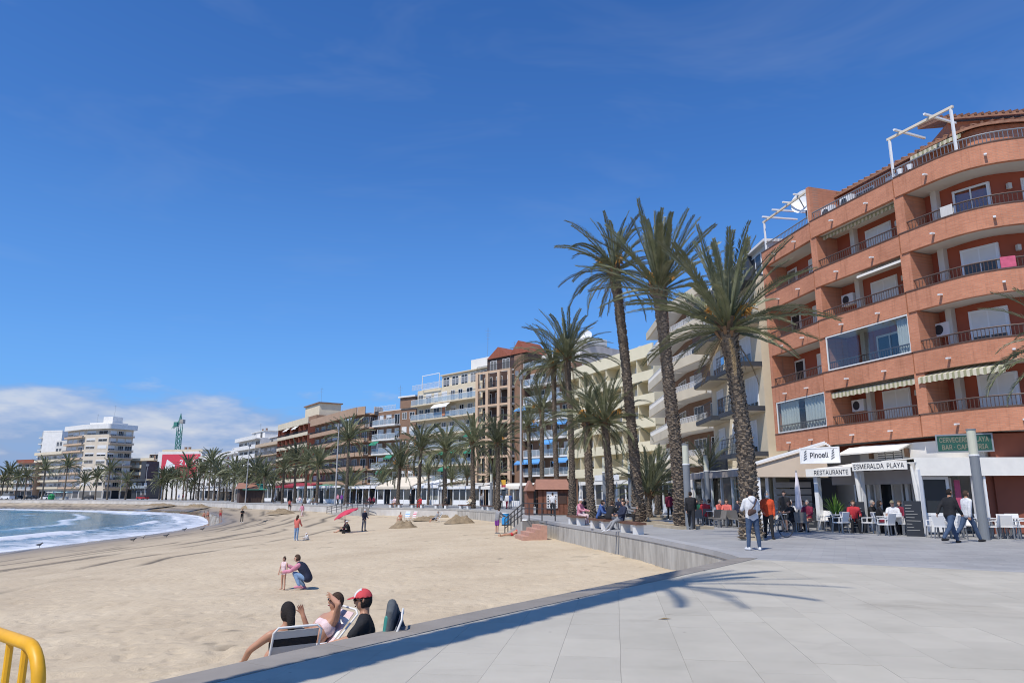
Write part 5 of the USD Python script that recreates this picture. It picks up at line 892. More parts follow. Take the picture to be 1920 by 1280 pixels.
for u, z in ((.18, .42), (F2s.L - .28, .44)):
    B = MB()
    for k in range(4): B.bar(F2s.P(u - .06 + .02 * k, .085, 3.12 + z - .30 + k * .12), F2s.P(u + .10, .085, 3.12 + z - .2 + k * .12), .05, .02)
    part(SG, 'leaf_emblem', B, M['ink'])
# --- further terraces along the promenade
def terrace(name, label, a, b, depth, ze, zb, roofm, n, valm=None, seed=0, glass=True, low='white_paint', sign_=None, sh=.35):
    a, b = XY(*a), XY(*b); fr = Fr(a, b); t = thing(name, label, 'terrace', (*a, 0), None); L = fr.L; rg = np.random.default_rng(seed)
    part(t, 'canopy', MB().hexa(np.array([fr.P(-.1, .25, ze), fr.P(L + .1, .25, ze), fr.P(L + .1, -depth, zb), fr.P(-.1, -depth, zb), fr.P(-.1, .25, ze + .06), fr.P(L + .1, .25, ze + .06), fr.P(L + .1, -depth, zb + .06), fr.P(-.1, -depth, zb + .06)])), M[roofm])
    part(t, 'valance', fr.box(MB(), -.1, L + .1, .252, .28, ze - sh, ze + .05), M[valm or roofm])
    for k in range(n + 1): u = .08 + (L - .16) * k / n; part(t, 'post', fr.box(MB(), u - .07, u + .07, -.14, 0, 0, ze - .01), M['white_paint'])
    for k in range(n):
        u0, u1 = .15 + (L - .16) * k / n, (L - .16) * (k + 1) / n
        r = rg.random()
        if glass and r < .8: part(t, 'low_panel', fr.box(MB(), u0, u1, -.10, -.05, .05, .8), M[low]); part(t, 'glass_panel', fr.box(MB(), u0, u1, -.08, -.065, .8, ze - .5), M['clear_glass'])
        part(t, 'door' if r < .3 else 'back_panel', fr.box(MB(), u0, u1, -depth + .1, -depth + .15, 0, 2.5), M[['dark_brown', 'slate', 'brown_wall', 'slate', 'sand_wall'][int(r * 4.99)]])
    if sign_:
        q = part(t, 'sign_board', fr.box(MB(), L * .3, L * .7, .29, .33, ze + .1, ze + .75), M[sign_])
    return t, fr
terrace('glass_terrace', 'glazed cafe terrace with grey valance before the black railed building', (1300, 52.5), (1419, 41.2), 4.5, 3.0, 3.6, 'canvas_white', 6, 'grey_canvas', 1, sign_='slate')
terrace('white_terrace', 'cafe terrace with white roof edge behind tall palm trunks', (1212, 74), (1296, 55), 5, 2.9, 3.5, 'canvas_white', 7, None, 2)
terrace('cafe_terrace', 'cafe terrace with cream flat roof below the pale yellow building', (1090, 92), (1206, 76), 6, 3.1, 3.3, 'canvas_white', 8, None, 3, glass=False, sign_='white_paint')
terrace('flag_terrace', 'white terrace with yellow banner under brown grid building', (905, 106), (975, 99), 5, 2.7, 3.2, 'canvas_white', 6, None, 4)
terrace('cream_hut_terrace', 'white hut like terrace under stepped cream building', (826, 117), (899, 108), 5, 2.8, 3.4, 'off_white', 6, 'white_paint', 5)
terrace('sloped_roof_terrace', 'terrace with low white sloping roof and green door', (778, 121), (823, 117), 6, 3.0, 4.2, 'white_paint', 4, None, 6)
terrace('cream_awning_terrace', 'terrace with cream awning below the white balconies', (707, 128), (770, 123), 5, 2.9, 4.6, 'canvas', 5, None, 7)
terrace('mint_terrace', 'white framed terrace with pale green glazing by rounded building', (557, 150), (640, 135), 5, 3.2, 3.4, 'off_white', 8, 'white_paint', 8)
terrace('white_arch_terrace', 'white arched terrace beside the tall floodlight mast', (644, 134), (704, 130), 5, 3.0, 3.3, 'white_paint', 5, None, 9, glass=False)
terrace('red_awning_terrace', 'terrace with dark red awning beneath striped cells', (518, 180), (582, 168), 5, 3.6, 4.4, 'red_awning', 6, 'red_awning', 10)
terrace('green_awning_terrace', 'terrace with dark green awning beside red awning', (584, 166), (612, 161), 4, 3.4, 4.0, 'green_awning', 3, 'green_awning', 11)
terrace('tall_white_terrace', 'white glazed terrace left of red awning', (474, 190), (516, 180), 5, 4.2, 4.4, 'white_paint', 6, None, 12)
terrace('white_tent', 'white tent roof terrace in the palm grove', (376, 222), (407, 214), 5, 3.6, 4.2, 'canvas_white', 4, None, 13, glass=False)
# banner on the flag terrace
bn1 = XY(945, 101); FB = Fr(bn1, XY(953, 100)); tb = thing('banner', 'yellow and red banner hanging on white terrace front', 'banner', (*bn1, 2.6)); part(tb, 'cloth', FB.box(MB(), 0, FB.L, .4, .43, 2.9, 3.6), mat('banner_yellow', (0.75, 0.42, 0.05), .8, .05)); part(tb, 'red_band', FB.box(MB(), 0, FB.L, .4, .435, 2.6, 2.899), M['red_cloth'])
# --- lantern columns and masts
LC = thing('lantern_column', 'thick grey lantern column before the cream canvas panel at right', 'street lamp', (0, 0, 0), 'lantern columns')
part(LC, 'column', MB().tube([[0, 0, 0], [0, 0, 3.0]], .165, 16), M['column_grey']); part(LC, 'collar', MB().tube([[0, 0, 3.0], [0, 0, 3.06]], .18, 16), M['white_paint']); part(LC, 'lantern', MB().tube([[0, 0, 3.06], [0, 0, 3.95]], .155, 16), M['lantern']); part(LC, 'cap', MB().tube([[0, 0, 3.95], [0, 0, 4.0]], .17, 16), M['column_grey'])
q = XY(1836, 27.0); move(LC, (*q, 0))
for px, Y, w in ((1289, 35.2, 'touching the tallest palm trunk'), (1327, 45.0, 'under the small young palm'), (1135, 47.5, 'between the two medium palms'), (1183, 50.0, 'just left of the tall slender trunk'), (921, 86, 'beside palm left of the white mast')): dup(LC, 'grey lantern column ' + w, (*XY(px, Y), 0))
MA = thing('floodlight_mast', 'tall white mast beside the wooden kiosk', 'light mast', (0, 0, 0)); part(MA, 'pole', MB().tube([[0, 0, 0], [0, 0, 6], [0, 0, 12.4]], [.13, .10, .07], 10), M['grey_wall']); B = MB()
for a in range(4): B.box((.35 * math.cos(a * 1.57), .35 * math.sin(a * 1.57), 12.1 - .4 * (a % 2)), (.3, .3, .4))
part(MA, 'floodlights', B, M['grey_metal']); move(MA, (*XY(977, 63), 0))
for px, Y, w in ((629, 112, 'tall white floodlight mast left of the rounded brown block'), (461, 152, 'white mast beside the green roofed kiosk'), (364, 222, 'thin mast inside the palm grove'), (271, 262, 'mast by the dark glass building'), (225, 256, 'mast before tan block right side')): dup(MA, w, (*XY(px, Y), 0))
# --- benches along the wall
BN = thing('bench', 'wooden bench nearest the plaza, with white legs, at the wall', 'bench', (0, 0, 0), 'benches along the sea wall'); part(BN, 'seat', MB().box((0, 0, .43), (2.5, .46, .09)), M['wood'])
for x in (-.85, .85): part(BN, 'leg', MB().box((x, 0, .19), (.34, .36, .385)), M['bench_white'])
def wallpt(px, back):     # a point on the promenade at a pixel column, so many metres behind the wall edge
    ys = np.linspace(20, 240, 2200); x = np.array([XY(px, y)[0] for y in ys]); ins = inside(land, x, ys); d = _we.query(np.stack([x, ys], 1))[0]; ok = ins & (d >= back); i = np.argmax(ok); return np.array([x[i], ys[i]])
def along(p):
    d = _we.query(p)[1]; e = densify(EDGE, .25); a, b = e[max(0, d - 4)], e[min(len(e) - 1, d + 4)]; return math.atan2(b[1] - a[1], b[0] - a[0])
b0 = XY(1182, 31.6); move(BN, (*b0, 0), along(b0))
for px, Y, w in ((1124, 35.6, 'wooden bench with the person in blue jacket seated on it'), (1080, 40.6, 'wooden bench with the person in pink seated on it')): p = XY(px, Y); dup(BN, w, (*p, 0), along(p))
for px, w in ((912, 'far bench left of the white lantern column'), (872, 'far bench with dark seated people before pale terrace'), (828, 'far bench before white hut terrace'), (783, 'far bench with person in red'), (742, 'far bench by cream awning terrace'), (690, 'far bench with dark red backs beside the ramp'), (655, 'far bench right of the mast'), (590, 'far bench before mint terrace')): p = wallpt(px, 1.5); dup(BN, w, (*p, 0), along(p))
# planter beds
for px, Y, w, rw, rd in ((1199, 42.2, 'low stone kerb bed around the tall slender palm', 3.6, 1.9), (1277, 36.8, 'low stone kerb bed around the tallest palm', 3.2, 1.8), (1228, 51, 'stone planter bed under the low bushy palms', 5.0, 2.6), (1405, 26.9, 'round stone collar at foot of nearest palm', 0.9, .9)):
    p = XY(px, Y); r = along(p); t = thing('planter_bed', w, 'planter', (*p, 0), None, r)
    t.loc = np.zeros(3)
    if rw < 1: B = MB(); B.tube([[0, 0, -.02], [0, 0, .22], [0, 0, .27]], [.42, .40, .34], 18)
    else:
        B = MB(); B.b2((-rw / 2, -rd / 2, 0), (rw / 2, -rd / 2 + .22, .14)); B.b2((-rw / 2, rd / 2 - .22, 0), (rw / 2, rd / 2, .14)); B.b2((-rw / 2, -rd / 2 + .221, 0), (-rw / 2 + .22, rd / 2 - .221, .14)); B.b2((rw / 2 - .22, -rd / 2 + .221, 0), (rw / 2, rd / 2 - .221, .14)); part(t, 'soil', MB().b2((-rw / 2 + .2, -rd / 2 + .2, .0), (rw / 2 - .2, rd / 2 - .2, .05)), M['dark_sand'])
    part(t, 'kerb', B, M['planter_stone'])
# --- wooden kiosks
def kiosk(px, Y, label, roofm, wallm, w=3.6, d=3.2, h=2.6, rz=.35, board=True, twin=False):
    p = XY(px, Y); t = thing('wooden_kiosk', label, 'kiosk', (*p, 0), None, rz); t.loc = np.zeros(3)
    part(t, 'wall', MB().b2((-w / 2, -d / 2, 0), (w / 2, d / 2, h)), M[wallm]); B = MB(); e = .3 if twin else .5; ris = .85 if twin else 1.25; sx_ = w / 3.4 if twin else 1.0
    a = [(-w / 2 - e, -d / 2 - e, h), (w / 2 + e, -d / 2 - e, h), (w / 2 + .1, 0, h + ris), (-w / 2 - .1, 0, h + ris), (-w / 2 - e, d / 2 + e, h), (w / 2 + e, d / 2 + e, h)]
    B.add(a, [[0, 1, 2], [0, 2, 3], [4, 3, 2], [4, 2, 5], [1, 5, 2], [0, 3, 4], [0, 4, 5], [0, 5, 1]]); part(t, 'roof', B, M[roofm])
    for i in range(-3, 4): part(t, 'wall_plank', MB().b2((i * w / 7 - .22, -d / 2 - .03, .05), (i * w / 7 + .22, -d / 2 - .002, h - .05)), M[wallm])
    if board:
        q = part(t, 'notice_board', MB().b2((-.55, -d / 2 - .12, .55), (.32, -d / 2 - .04, 1.85)), M['white_paint']); B = MB()
        for r_ in range(5):
            for c_ in range(4): B.b2((-.50 + c_ * .205, -d / 2 - .128, .62 + r_ * .2), (-.38 + c_ * .205, -d / 2 - .121, .73 + r_ * .2))
        part(q, 'printed_boxes', B, M['chalk_board'])
    part(t, 'hatch', MB().b2((.42, -d / 2 - .06, .9), (w / 2 - .1, -d / 2 - .031, h - .3)), M['dark_brown'])
    if twin: B = MB(); B.b2((-w / 2 - .95, -d / 2 + .3, 0), (-w / 2 - .4, d / 2, h - .1)); part(t, 'side_hut', B, M['kiosk_wood']); B = MB(); a = [(-w / 2 - 1.05, -d / 2, h - .1), (-w / 2 - .31, -d / 2, h - .1), (-w / 2 - .68, -d / 2, h + .75), (-w / 2 - 1.05, d / 2, h - .1), (-w / 2 - .31, d / 2, h - .1), (-w / 2 - .68, d / 2, h + .75)]; B.add(a, [[0, 1, 2], [3, 5, 4], [0, 3, 4], [0, 4, 1], [1, 4, 5], [1, 5, 2], [2, 5, 3], [2, 3, 0]]); part(t, 'side_roof', B, M['kiosk_roof'])
kiosk(1034, 60.5, 'brown wooden kiosk with pitched roof and white notice board', 'kiosk_roof', 'kiosk_wood', 2.35, 2.2, 2.0, .08, True, True)
kiosk(462, 154, 'dark wooden beach kiosk with red brown roof in the far grove', 'kiosk_roof', 'dark_brown', 3.2, 3.0, 2.8, .5, False); kiosk(474, 154.5, 'dark beach hut with green roof beside the far kiosk', 'teal', 'dark_brown', 3.8, 3.0, 2.6, .5, False)
# --- ramp with black handrail, brick steps
def railing(name, label, P, h, npost, mats='dark_metal', cat='railing', bars=3):
    P = np.asarray(P, float); t = thing(name, label, cat, P[0]); L = np.r_[0, np.cumsum(np.linalg.norm(np.diff(P, axis=0), axis=1))]
    for k in range(npost): s = L[-1] * k / (npost - 1); q = np.array([np.interp(s, L, P[:, j]) for j in range(3)]); part(t, 'post', MB().bar(q, q + [0, 0, h], .07), M[mats])
    for j in range(bars):
        for a, b in zip(P[:-1], P[1:]): z = h * (1 - j / (bars + .3)); part(t, 'rail', MB().bar(a + [0, 0, z], b + [0, 0, z], .05), M[mats])
    return t
w1 = np.array([1.35, 46.6]); 
RP = thing('beach_ramp', 'concrete ramp going down to the beach beside brick steps', 'ramp', (1.3, 47, 0)); e0, e1 = np.array([1.75, 47.5]), np.array([.55, 52.6])
rp = [(*e0, 0.0), (*(e0 + (-1.1, -.75)), 0.0), (*(e1 + (-1.1, -.75)), -1.15), (*e1, -1.15)]; v = [np.array(x) for x in rp]; part(RP, 'ramp_slab', MB().hexa(np.array([x - [0, 0, 1.0 if i < 2 else .4] for i, x in enumerate(v)] + v)), M['concrete'])
railing('ramp_railing', 'black railing on the beach ramp beside the blue bin', [(*(e1 + (-1.05, -.7)), -1.1), (*(e0 + (-1.05, -.7)), 0.02), (*(e0 + (.9, -2.1)), 0.02)], 1.05, 9, bars=3)
ST = thing('brick_steps', 'short pinkish brick steps from the promenade to the sand', 'steps', (1.9, 45.2, -1)); sd = np.array([-.16, .985]); sn = np.array([-.985, -.16]); s0 = np.array([2.05, 43.2])
for k in range(4):
    a = s0 + sn * (.36 * k); p = [a, a + sn * .36, a + sn * .36 + sd * 2.9, a + sd * 2.9]; z = -.16 - .2 * k
    for j in range(9):
        q = [a + sd * (2.9 * j / 9 + .008), a + sn * .36 + sd * (2.9 * j / 9 + .008), a + sn * .36 + sd * (2.9 * (j + 1) / 9 - .008), a + sd * (2.9 * (j + 1) / 9 - .008)]; part(ST, 'brick', MB().hexa(np.array([[*x, z - .9] for x in q] + [[*x, z] for x in q])), M['step_brick'])
p0, p1 = wallpt(708, -1.2 if False else .1), wallpt(628, .1); pa, pb = p0 + (-.8, -1.0), p1 + (-.8, -1.0)
railing('ramp_railing', 'black railing on the far beach ramp right of blue bin', [(*pb, -1.25), (*(pb * .4 + pa * .6), -.3), (*pa, -.05)], 1.1, 9, bars=3)
FRM = thing('far_ramp', 'far concrete ramp along the wall below the railing', 'ramp', (*pa, 0)); o = np.array([-.9, -.7]); v = [np.array([*x]) for x in ((*pa, -.03), (*(pa + o), -.03), (*(pb + o), -1.3), (*pb, -1.3))]; part(FRM, 'ramp_slab', MB().hexa(np.array([x - [0, 0, 1.4] for x in v] + v)), M['concrete'])
def bin_(px, Y, z, label, first=[None]):
    p = XY(px, Y)
    if first[0] is None:
        t = thing('beach_bin', label, 'litter bin', (0, 0, 0), 'blue beach bins'); part(t, 'barrel', MB().tube([[0, 0, 0], [0, 0, .5], [0, 0, 1.0]], [.30, .34, .30], 14), M['blue_plastic']); part(t, 'lid_ring', MB().tube([[0, 0, 1.0], [0, 0, 1.06]], .33, 14), M['white_plastic']); part(t, 'base', MB().tube([[0, 0, 0.0], [0, 0, .12]], .345, 14), M['slate']); first[0] = t; move(t, (*p, z))
    else: dup(first[0], label, (*p, z))
for px, row, w in ((948, 990, 'blue bin at foot of the near ramp railing'), (619, 958, 'blue bin at foot of the far ramp railing'), (425, 951, 'blue bin by the far wall near grove'), (329, 943, 'pale blue bin before the mural wall')):
    g = G(px, row, -1.2); bin_(px, g[1], sand_z(*g[:2]) - .02, w)
# --- yellow barrier
YB = thing('crowd_barrier', 'yellow painted steel crowd barrier at lower left corner', 'barrier', (0, 0, 0)); cr = A(86, 1172, 2.55); cr[2] = 1.12; bdv = np.array([-.78, .625, 0])
def up_(u, z): q = cr + bdv * u; return np.array([q[0], q[1], z])
fr_pts = [up_(0, .22), up_(0, .95)] + [up_(.13 - .13 * math.cos(a), .97 + .13 * math.sin(a)) for a in np.linspace(.25, math.pi / 2, 6)] + [up_(2.0, 1.10)] + [up_(2.0 + .13 * math.sin(a), .97 + .13 * math.cos(a)) for a in np.linspace(.25, math.pi / 2, 5)] + [up_(2.13, .22)]
part(YB, 'frame', MB().tube(fr_pts, .0215, 14), M['yellow_paint'], True); part(YB, 'lower_rail', MB().tube([up_(0, .25), up_(2.13, .25)], .018, 10), M['yellow_paint'])
for k in range(13): u = .15 + .15 * k; part(YB, 'bar', MB().tube([up_(u, .25), up_(u, 1.092)], .0125, 8), M['yellow_paint'])
for u in (.25, 1.9): part(YB, 'foot', MB().tube([up_(u, .25) , up_(u, .03) + [.05, .06, 0], up_(u, .02) + [.28, .34, 0]], .018, 8).tube([up_(u, .03), up_(u, .02) - [.28, .34, 0]], .018, 8), M['yellow_paint'])
part(YB, 'coupling', MB().tube([up_(-.028, .78), up_(-.028, .92)], .015, 8).box(up_(-.012, .91), (.05, .05, .02)), M['yellow_paint'])
# --- restaurant furniture
CH = thing('cafe_chair', 'white cafe armchair', 'chair', (0, 0, 0), 'white chairs of the terrace'); part(CH, 'seat', MB().box((0, 0, .44), (.46, .46, .04)), M['white_plastic'])
q = part(CH, 'backrest', MB().hexa(np.array([(-.23, -.22, .46), (.23, -.22, .46), (.23, -.19, .46), (-.23, -.19, .46), (-.25, -.31, .86), (.25, -.31, .86), (.25, -.285, .88), (-.25, -.285, .88)])), M['white_plastic'])
for x in (-.21, .21):
    for y in (-.2, .2): part(CH, 'leg', MB().bar((x, y, .43), (x * 1.15, y * 1.2, 0), .035), M['grey_metal'])
    part(CH, 'arm', MB().bar((x * 1.15, -.26, .66), (x * 1.2, .2, .64), .045, .03).bar((x * 1.2, .19, .64), (x * 1.1, .2, .43), .03), M['white_plastic'])
GC = thing('wicker_chair', 'grey wicker cafe chair', 'chair', (0, 0, 0), 'grey wicker chairs'); part(GC, 'seat', MB().box((0, 0, .43), (.5, .5, .06)), M['grey_wicker']); part(GC, 'backrest', MB().hexa(np.array([(-.25, -.24, .46), (.25, -.24, .46), (.25, -.20, .46), (-.25, -.20, .46), (-.26, -.33, .85), (.26, -.33, .85), (.26, -.29, .85), (-.26, -.29, .85)])), M['grey_wicker'])
for x in (-.21, .21):
    for y in (-.2, .2): part(GC, 'leg', MB().bar((x, y, .41), (x, y, 0), .03), M['grey_metal'])
TB = thing('cafe_table', 'square cafe table', 'table', (0, 0, 0), 'terrace tables'); part(TB, 'tabletop', MB().box((0, 0, .73), (.72, .72, .03)), M['white_plastic'])
for x in (-.3, .3):
    for y in (-.3, .3): part(TB, 'leg', MB().bar((x, y, .72), (x, y, 0), .035), M['grey_metal'])
_first = {}
def place(proto, px, Y, rz, label):
    p = XY(px, Y)
    if proto.path not in _first: _first[proto.path] = 1; move(proto, (*p, 0), rz); say(proto.prim, label)
    else: dup(proto, label, (*p, 0), rz)
for px, Y, rz, w in ((1553, 33.6, 1.0, 'white armchair left of the potted plant'), (1588, 32.2, -2.4, 'white armchair behind the middle chalkboard'), (1571, 31.8, .6, 'white armchair right of the potted plant'), (1656, 29.7, .5, 'white armchair with the grey shirted diner behind'), (1672, 30.7, 3.4, 'white armchair under the khaki capped diner'), (1645, 31.2, -1.8, 'white armchair under the dark haired diner'), (1763, 27.7, -1.2, 'white armchair left of the walking pair'), (1785, 27.4, .4, 'white armchair beside the dark jacketed walker'), (1778, 28.6, 3.2, 'white armchair under the window right of the big post'), (1850, 27.6, .8, 'white armchair right of the walking pair'), (1843, 28.5, -2.6, 'white armchair behind the lantern column'), (1884, 27.5, -1.0, 'white armchair near right edge, facing left'), (1908, 27.6, 1.2, 'white armchair cut by right edge'), (1898, 28.6, 3.0, 'white armchair under the notice board'), (1870, 27.9, 2.2, 'white armchair between lantern column and right edge'), (1805, 28.9, 2.8, 'white armchair behind the white shirted walker'), (1745, 28.4, 1.4, 'white armchair touching the big white post'), (1625, 31.6, .7, 'white armchair left of the dark haired diner'), (1690, 30.2, -1.4, 'white armchair beside the largest menu board'), (1541, 34.2, 2.0, 'white armchair at back left of the potted plant')): place(CH, px, Y, rz, w)
for px, Y, w in ((1573, 32.9, 'white table beside potted plant'), (1664, 30.2, 'white table of the khaki capped diner'), (1774, 28.1, 'white table under window right of big post'), (1848, 28.05, 'white table by the lantern column'), (1897, 28.05, 'white table near the right edge'), (1487, 33.5, 'table left of first chalkboard'), (1362, 38.5, 'cafe table among wicker chairs'), (1340, 40, 'cafe table behind lantern pole')): place(TB, px, Y, .3, w)
for px, Y, rz, w in ((1338, 38.2, .4, 'wicker chair left in front of glass terrace'), (1368, 37.4, -.3, 'wicker chair with pale legs beside it'), (1352, 39.6, 2.8, 'wicker chair behind the first wicker chair'), (1382, 36.4, -1.2, 'wicker chair behind the white hooded man'), (1320, 40.6, .2, 'wicker chair beside green jacket'), (1390, 38.0, 2.2, 'wicker chair by the beige terrace post'), (1474, 33.2, .3, 'wicker chair right of the orange sweater'), (1500, 32.6, -.6, 'wicker chair left of first chalkboard'), (1885, 29.3, 3.1, 'dark wicker chair near the right wall'), (1868, 28.9, 2.0, 'dark wicker chair between white ones'), (1346, 37.0, 1.8, 'front wicker chair left of the white hooded man'), (1310, 39.2, -.7, 'wicker chair right of the tallest palm'), (1376, 38.8, 3.0, 'back wicker chair beside pale pink guests'), (1460, 34.4, 1.0, 'wicker chair at feet of the waiter'), (1392, 35.6, .9, 'wicker chair hidden half behind the nearest palm')): place(GC, px, Y, rz, w)
def board(px, row, h, label):
    g = G(px, row, 0); t = thing('menu_board', label, 'menu board', g, 'black menu boards', -.5); t.loc = np.zeros(3); w = h * .46
    part(t, 'panel', MB().hexa(np.array([(-w / 2, -.1, 0), (w / 2, -.1, 0), (w / 2, -.06, 0), (-w / 2, -.06, 0), (-w / 2, 0, h), (w / 2, 0, h), (w / 2, .04, h), (-w / 2, .04, h)])), M['chalk_board']); part(t, 'rear_panel', MB().hexa(np.array([(-w / 2, .16, 0), (w / 2, .16, 0), (w / 2, .2, 0), (-w / 2, .2, 0), (-w / 2, .045, h), (w / 2, .045, h), (w / 2, .085, h), (-w / 2, .085, h)])), M['chalk_board'])
    B = MB(); rg = np.random.default_rng(px)
    for k in range(9): z = h * (.88 - .088 * k); y = -.1 + .1 * z / h - .006; l = w * (.3 + .5 * rg.random()); B.box((-w * .42 + l / 2, y, z), (l, .004, .012))
    part(t, 'chalk_lines', B, M['off_white'])
board(1521, 989, 1.15, 'black menu board left of the potted plant'); board(1611, 998, 1.3, 'black menu board between diners and plant'); board(1717, 1005, 1.36, 'largest black menu board, by the big white post')
PP = thing('potted_plant', 'spiky green potted plant between terrace posts', 'plant', (*XY(1564, 33.4), 0)); c = np.array([*XY(1564, 33.4), 0.0]); part(PP, 'pot', MB().tube([c, c + [0, 0, .6]], [.26, .36], 12), M['slate']); rg = np.random.default_rng(4); B = MB()
for k in range(60):
    a, e = rg.random() * 6.28, .35 + rg.random() * 1.2; d = np.array([math.cos(a) * math.cos(e), math.sin(a) * math.cos(e), math.sin(e)]); l = .7 + .4 * rg.random(); s = np.array([-math.sin(a), math.cos(a), 0]) * .025; p = c + [0, 0, .65]; m_ = p + d * l * .6 + [0, 0, .06]; B.add([p - s, p + s, m_ + s, m_ - s, p + d * l - [0, 0, .12 * math.cos(e)]], [[0, 1, 2], [0, 2, 3], [3, 2, 4]])
part(PP, 'leaves', B, M['plant_green'])
for px, Y, w in ((1496, 33.8, 'folded pale parasol under the beige awning edge'), (1088, 66, 'folded cream parasol behind palm left of bench'), (1157, 64, 'folded cream parasol between medium and tall palms')):
    c = np.array([*XY(px, Y), 0.0]); t = thing('folded_parasol', w, 'parasol', c); part(t, 'pole', MB().tube([c, c + [0, 0, 2.7]], .03, 8), M['grey_metal']); part(t, 'cloth', MB().tube([c + [0, 0, .95], c + [0, 0, 1.05], c + [0, 0, 1.6], c + [0, 0, 1.75], c + [0, 0, 2.6]], [.12, .17, .12, .13, .04], 8), M['parasol_cloth' if px > 1400 else 'canvas_white'])
# bicycle behind the woman in orange
bc = np.array([*XY(1468, 28.6), 0.0]); BY = thing('bicycle', 'dark bicycle parked right of the woman in orange', 'bicycle', bc); a = np.arange(25) * 2 * np.pi / 24; dv = np.array([-.55, .83, 0])
for k, s_ in enumerate((0, 1.05)):
    c = bc + dv * s_ + [0, 0, .34]; q = part(BY, 'wheel', MB().tube([c + dv * .33 * math.cos(x) + np.array([0, 0, .33 * math.sin(x)]) for x in a], .02, 6, cap=False), M['slate']); B = MB()
    for x in a[::3]: B.bar(c, c + dv * .32 * math.cos(x) + np.array([0, 0, .32 * math.sin(x)]), .008)
    part(q, 'spokes', B, M['grey_metal'])
h0, h1 = bc + [0, 0, .34], bc + dv * 1.05 + [0, 0, .34]; st, hd = bc + dv * .70 + [0, 0, .82], bc + dv * .18 + [0, 0, .85]; bb = bc + dv * .58 + [0, 0, .30]
part(BY, 'frame', MB().tube([hd, st], .02, 6).tube([hd, bb], .02, 6).tube([st, bb], .02, 6).tube([bb, h1], .015, 6).tube([st, h1], .015, 6).tube([hd + [0, 0, .1], h0], .018, 6), M['grey_metal']); nrm = np.array([dv[1], -dv[0], 0]); part(BY, 'handlebar', MB().tube([hd + [0, 0, .15] - nrm * .27, hd + [0, 0, .18], hd + [0, 0, .15] + nrm * .27], .015, 6), M['slate']); part(BY, 'saddle', MB().box(st + [0, 0, .06], (.16, .24, .06)), M['slate'])
# --- sand heaps and parasol on the beach
def mound(px, row, w, d, h, label, seed):
    g = G(px, row, -1.35); z = sand_z(*g[:2]); g = G(px, row, z); n, m_ = 34, 22; u, v = np.meshgrid(np.linspace(-1, 1, n), np.linspace(-1, 1, m_)); r = np.hypot(u, v); P = np.stack([u * 2.2 + seed, v * 2.2, 0 * u], -1)
    hh = .85 * h * np.clip(1.1 - r ** 1.8, 0, 1) * (.15 + 1.5 * meshkit.fbm(P * 1.5, 4, seed)) - .04 * (r > .9); V = np.stack([g[0] + u * w / 2, g[1] + v * d / 2, z - .03 + hh], -1).reshape(-1, 3); t = thing('sand_heap', label, 'sand heap', (g[0], g[1], z), 'heaps of dug sand on the beach'); part(t, 'heap', (V, gridfaces(m_, n)[:, ::-1]), M['dark_sand'], True)
mound(862, 979, 2.9, 2.4, .72, 'largest dark sand heap, left of the purple dressed person', 3); mound(757, 989, 2.6, 2.2, .6, 'pointed sand heap in front of the blue beach chair', 5); mound(795, 974, 2.4, 2.0, .4, 'low sand heap behind the reclining pair', 7); mound(832, 970, 4.2, 2.0, .45, 'long flat sand heap near the wall', 9); mound(527, 962, 4.6, 2.6, .75, 'sand heap under far sunbathers', 11); mound(471, 953, 4.0, 3, 1.0, 'far sand heap by the kiosk wall', 13); mound(369, 950, 5.5, 3, .7, 'far low sand heap near palm grove wall', 15); mound(300, 947, 8, 4, .6, 'long low far sand bank by the wall', 17)
g = G(648, 998, -1.5); zg = sand_z(*g[:2]); g = G(648, 998, zg); PA = thing('beach_parasol', 'red beach parasol tilted over seated people on the sand', 'parasol', g); tp = g + [-.15, 0, 1.75]; ax = np.array([-.42, -.1, .9]); ax /= np.linalg.norm(ax); x = np.cross(ax, [0, 1, 0]); x /= np.linalg.norm(x); y = np.cross(ax, x); part(PA, 'pole', MB().tube([g - [0, 0, .1], tp], .018, 6), M['grey_metal'])
for k in range(8):
    a0, a1 = k * math.pi / 4, (k + 1) * math.pi / 4; rim = lambda a: tp - ax * .32 + (x * math.cos(a) + y * math.sin(a)) * 1.05; mid_ = lambda a: tp - ax * .07 + (x * math.cos(a) + y * math.sin(a)) * .55
    am = (a0 + a1) / 2; part(PA, 'canopy_panel', MB().add([tp, mid_(a0), mid_(a1), rim(a0), rim(a1), rim(am) + ax * .05, rim(am) - ax * .06], [[0, 1, 2], [1, 3, 5], [1, 5, 2], [2, 5, 4], [3, 6, 5], [5, 6, 4]]), M['red_cloth'])
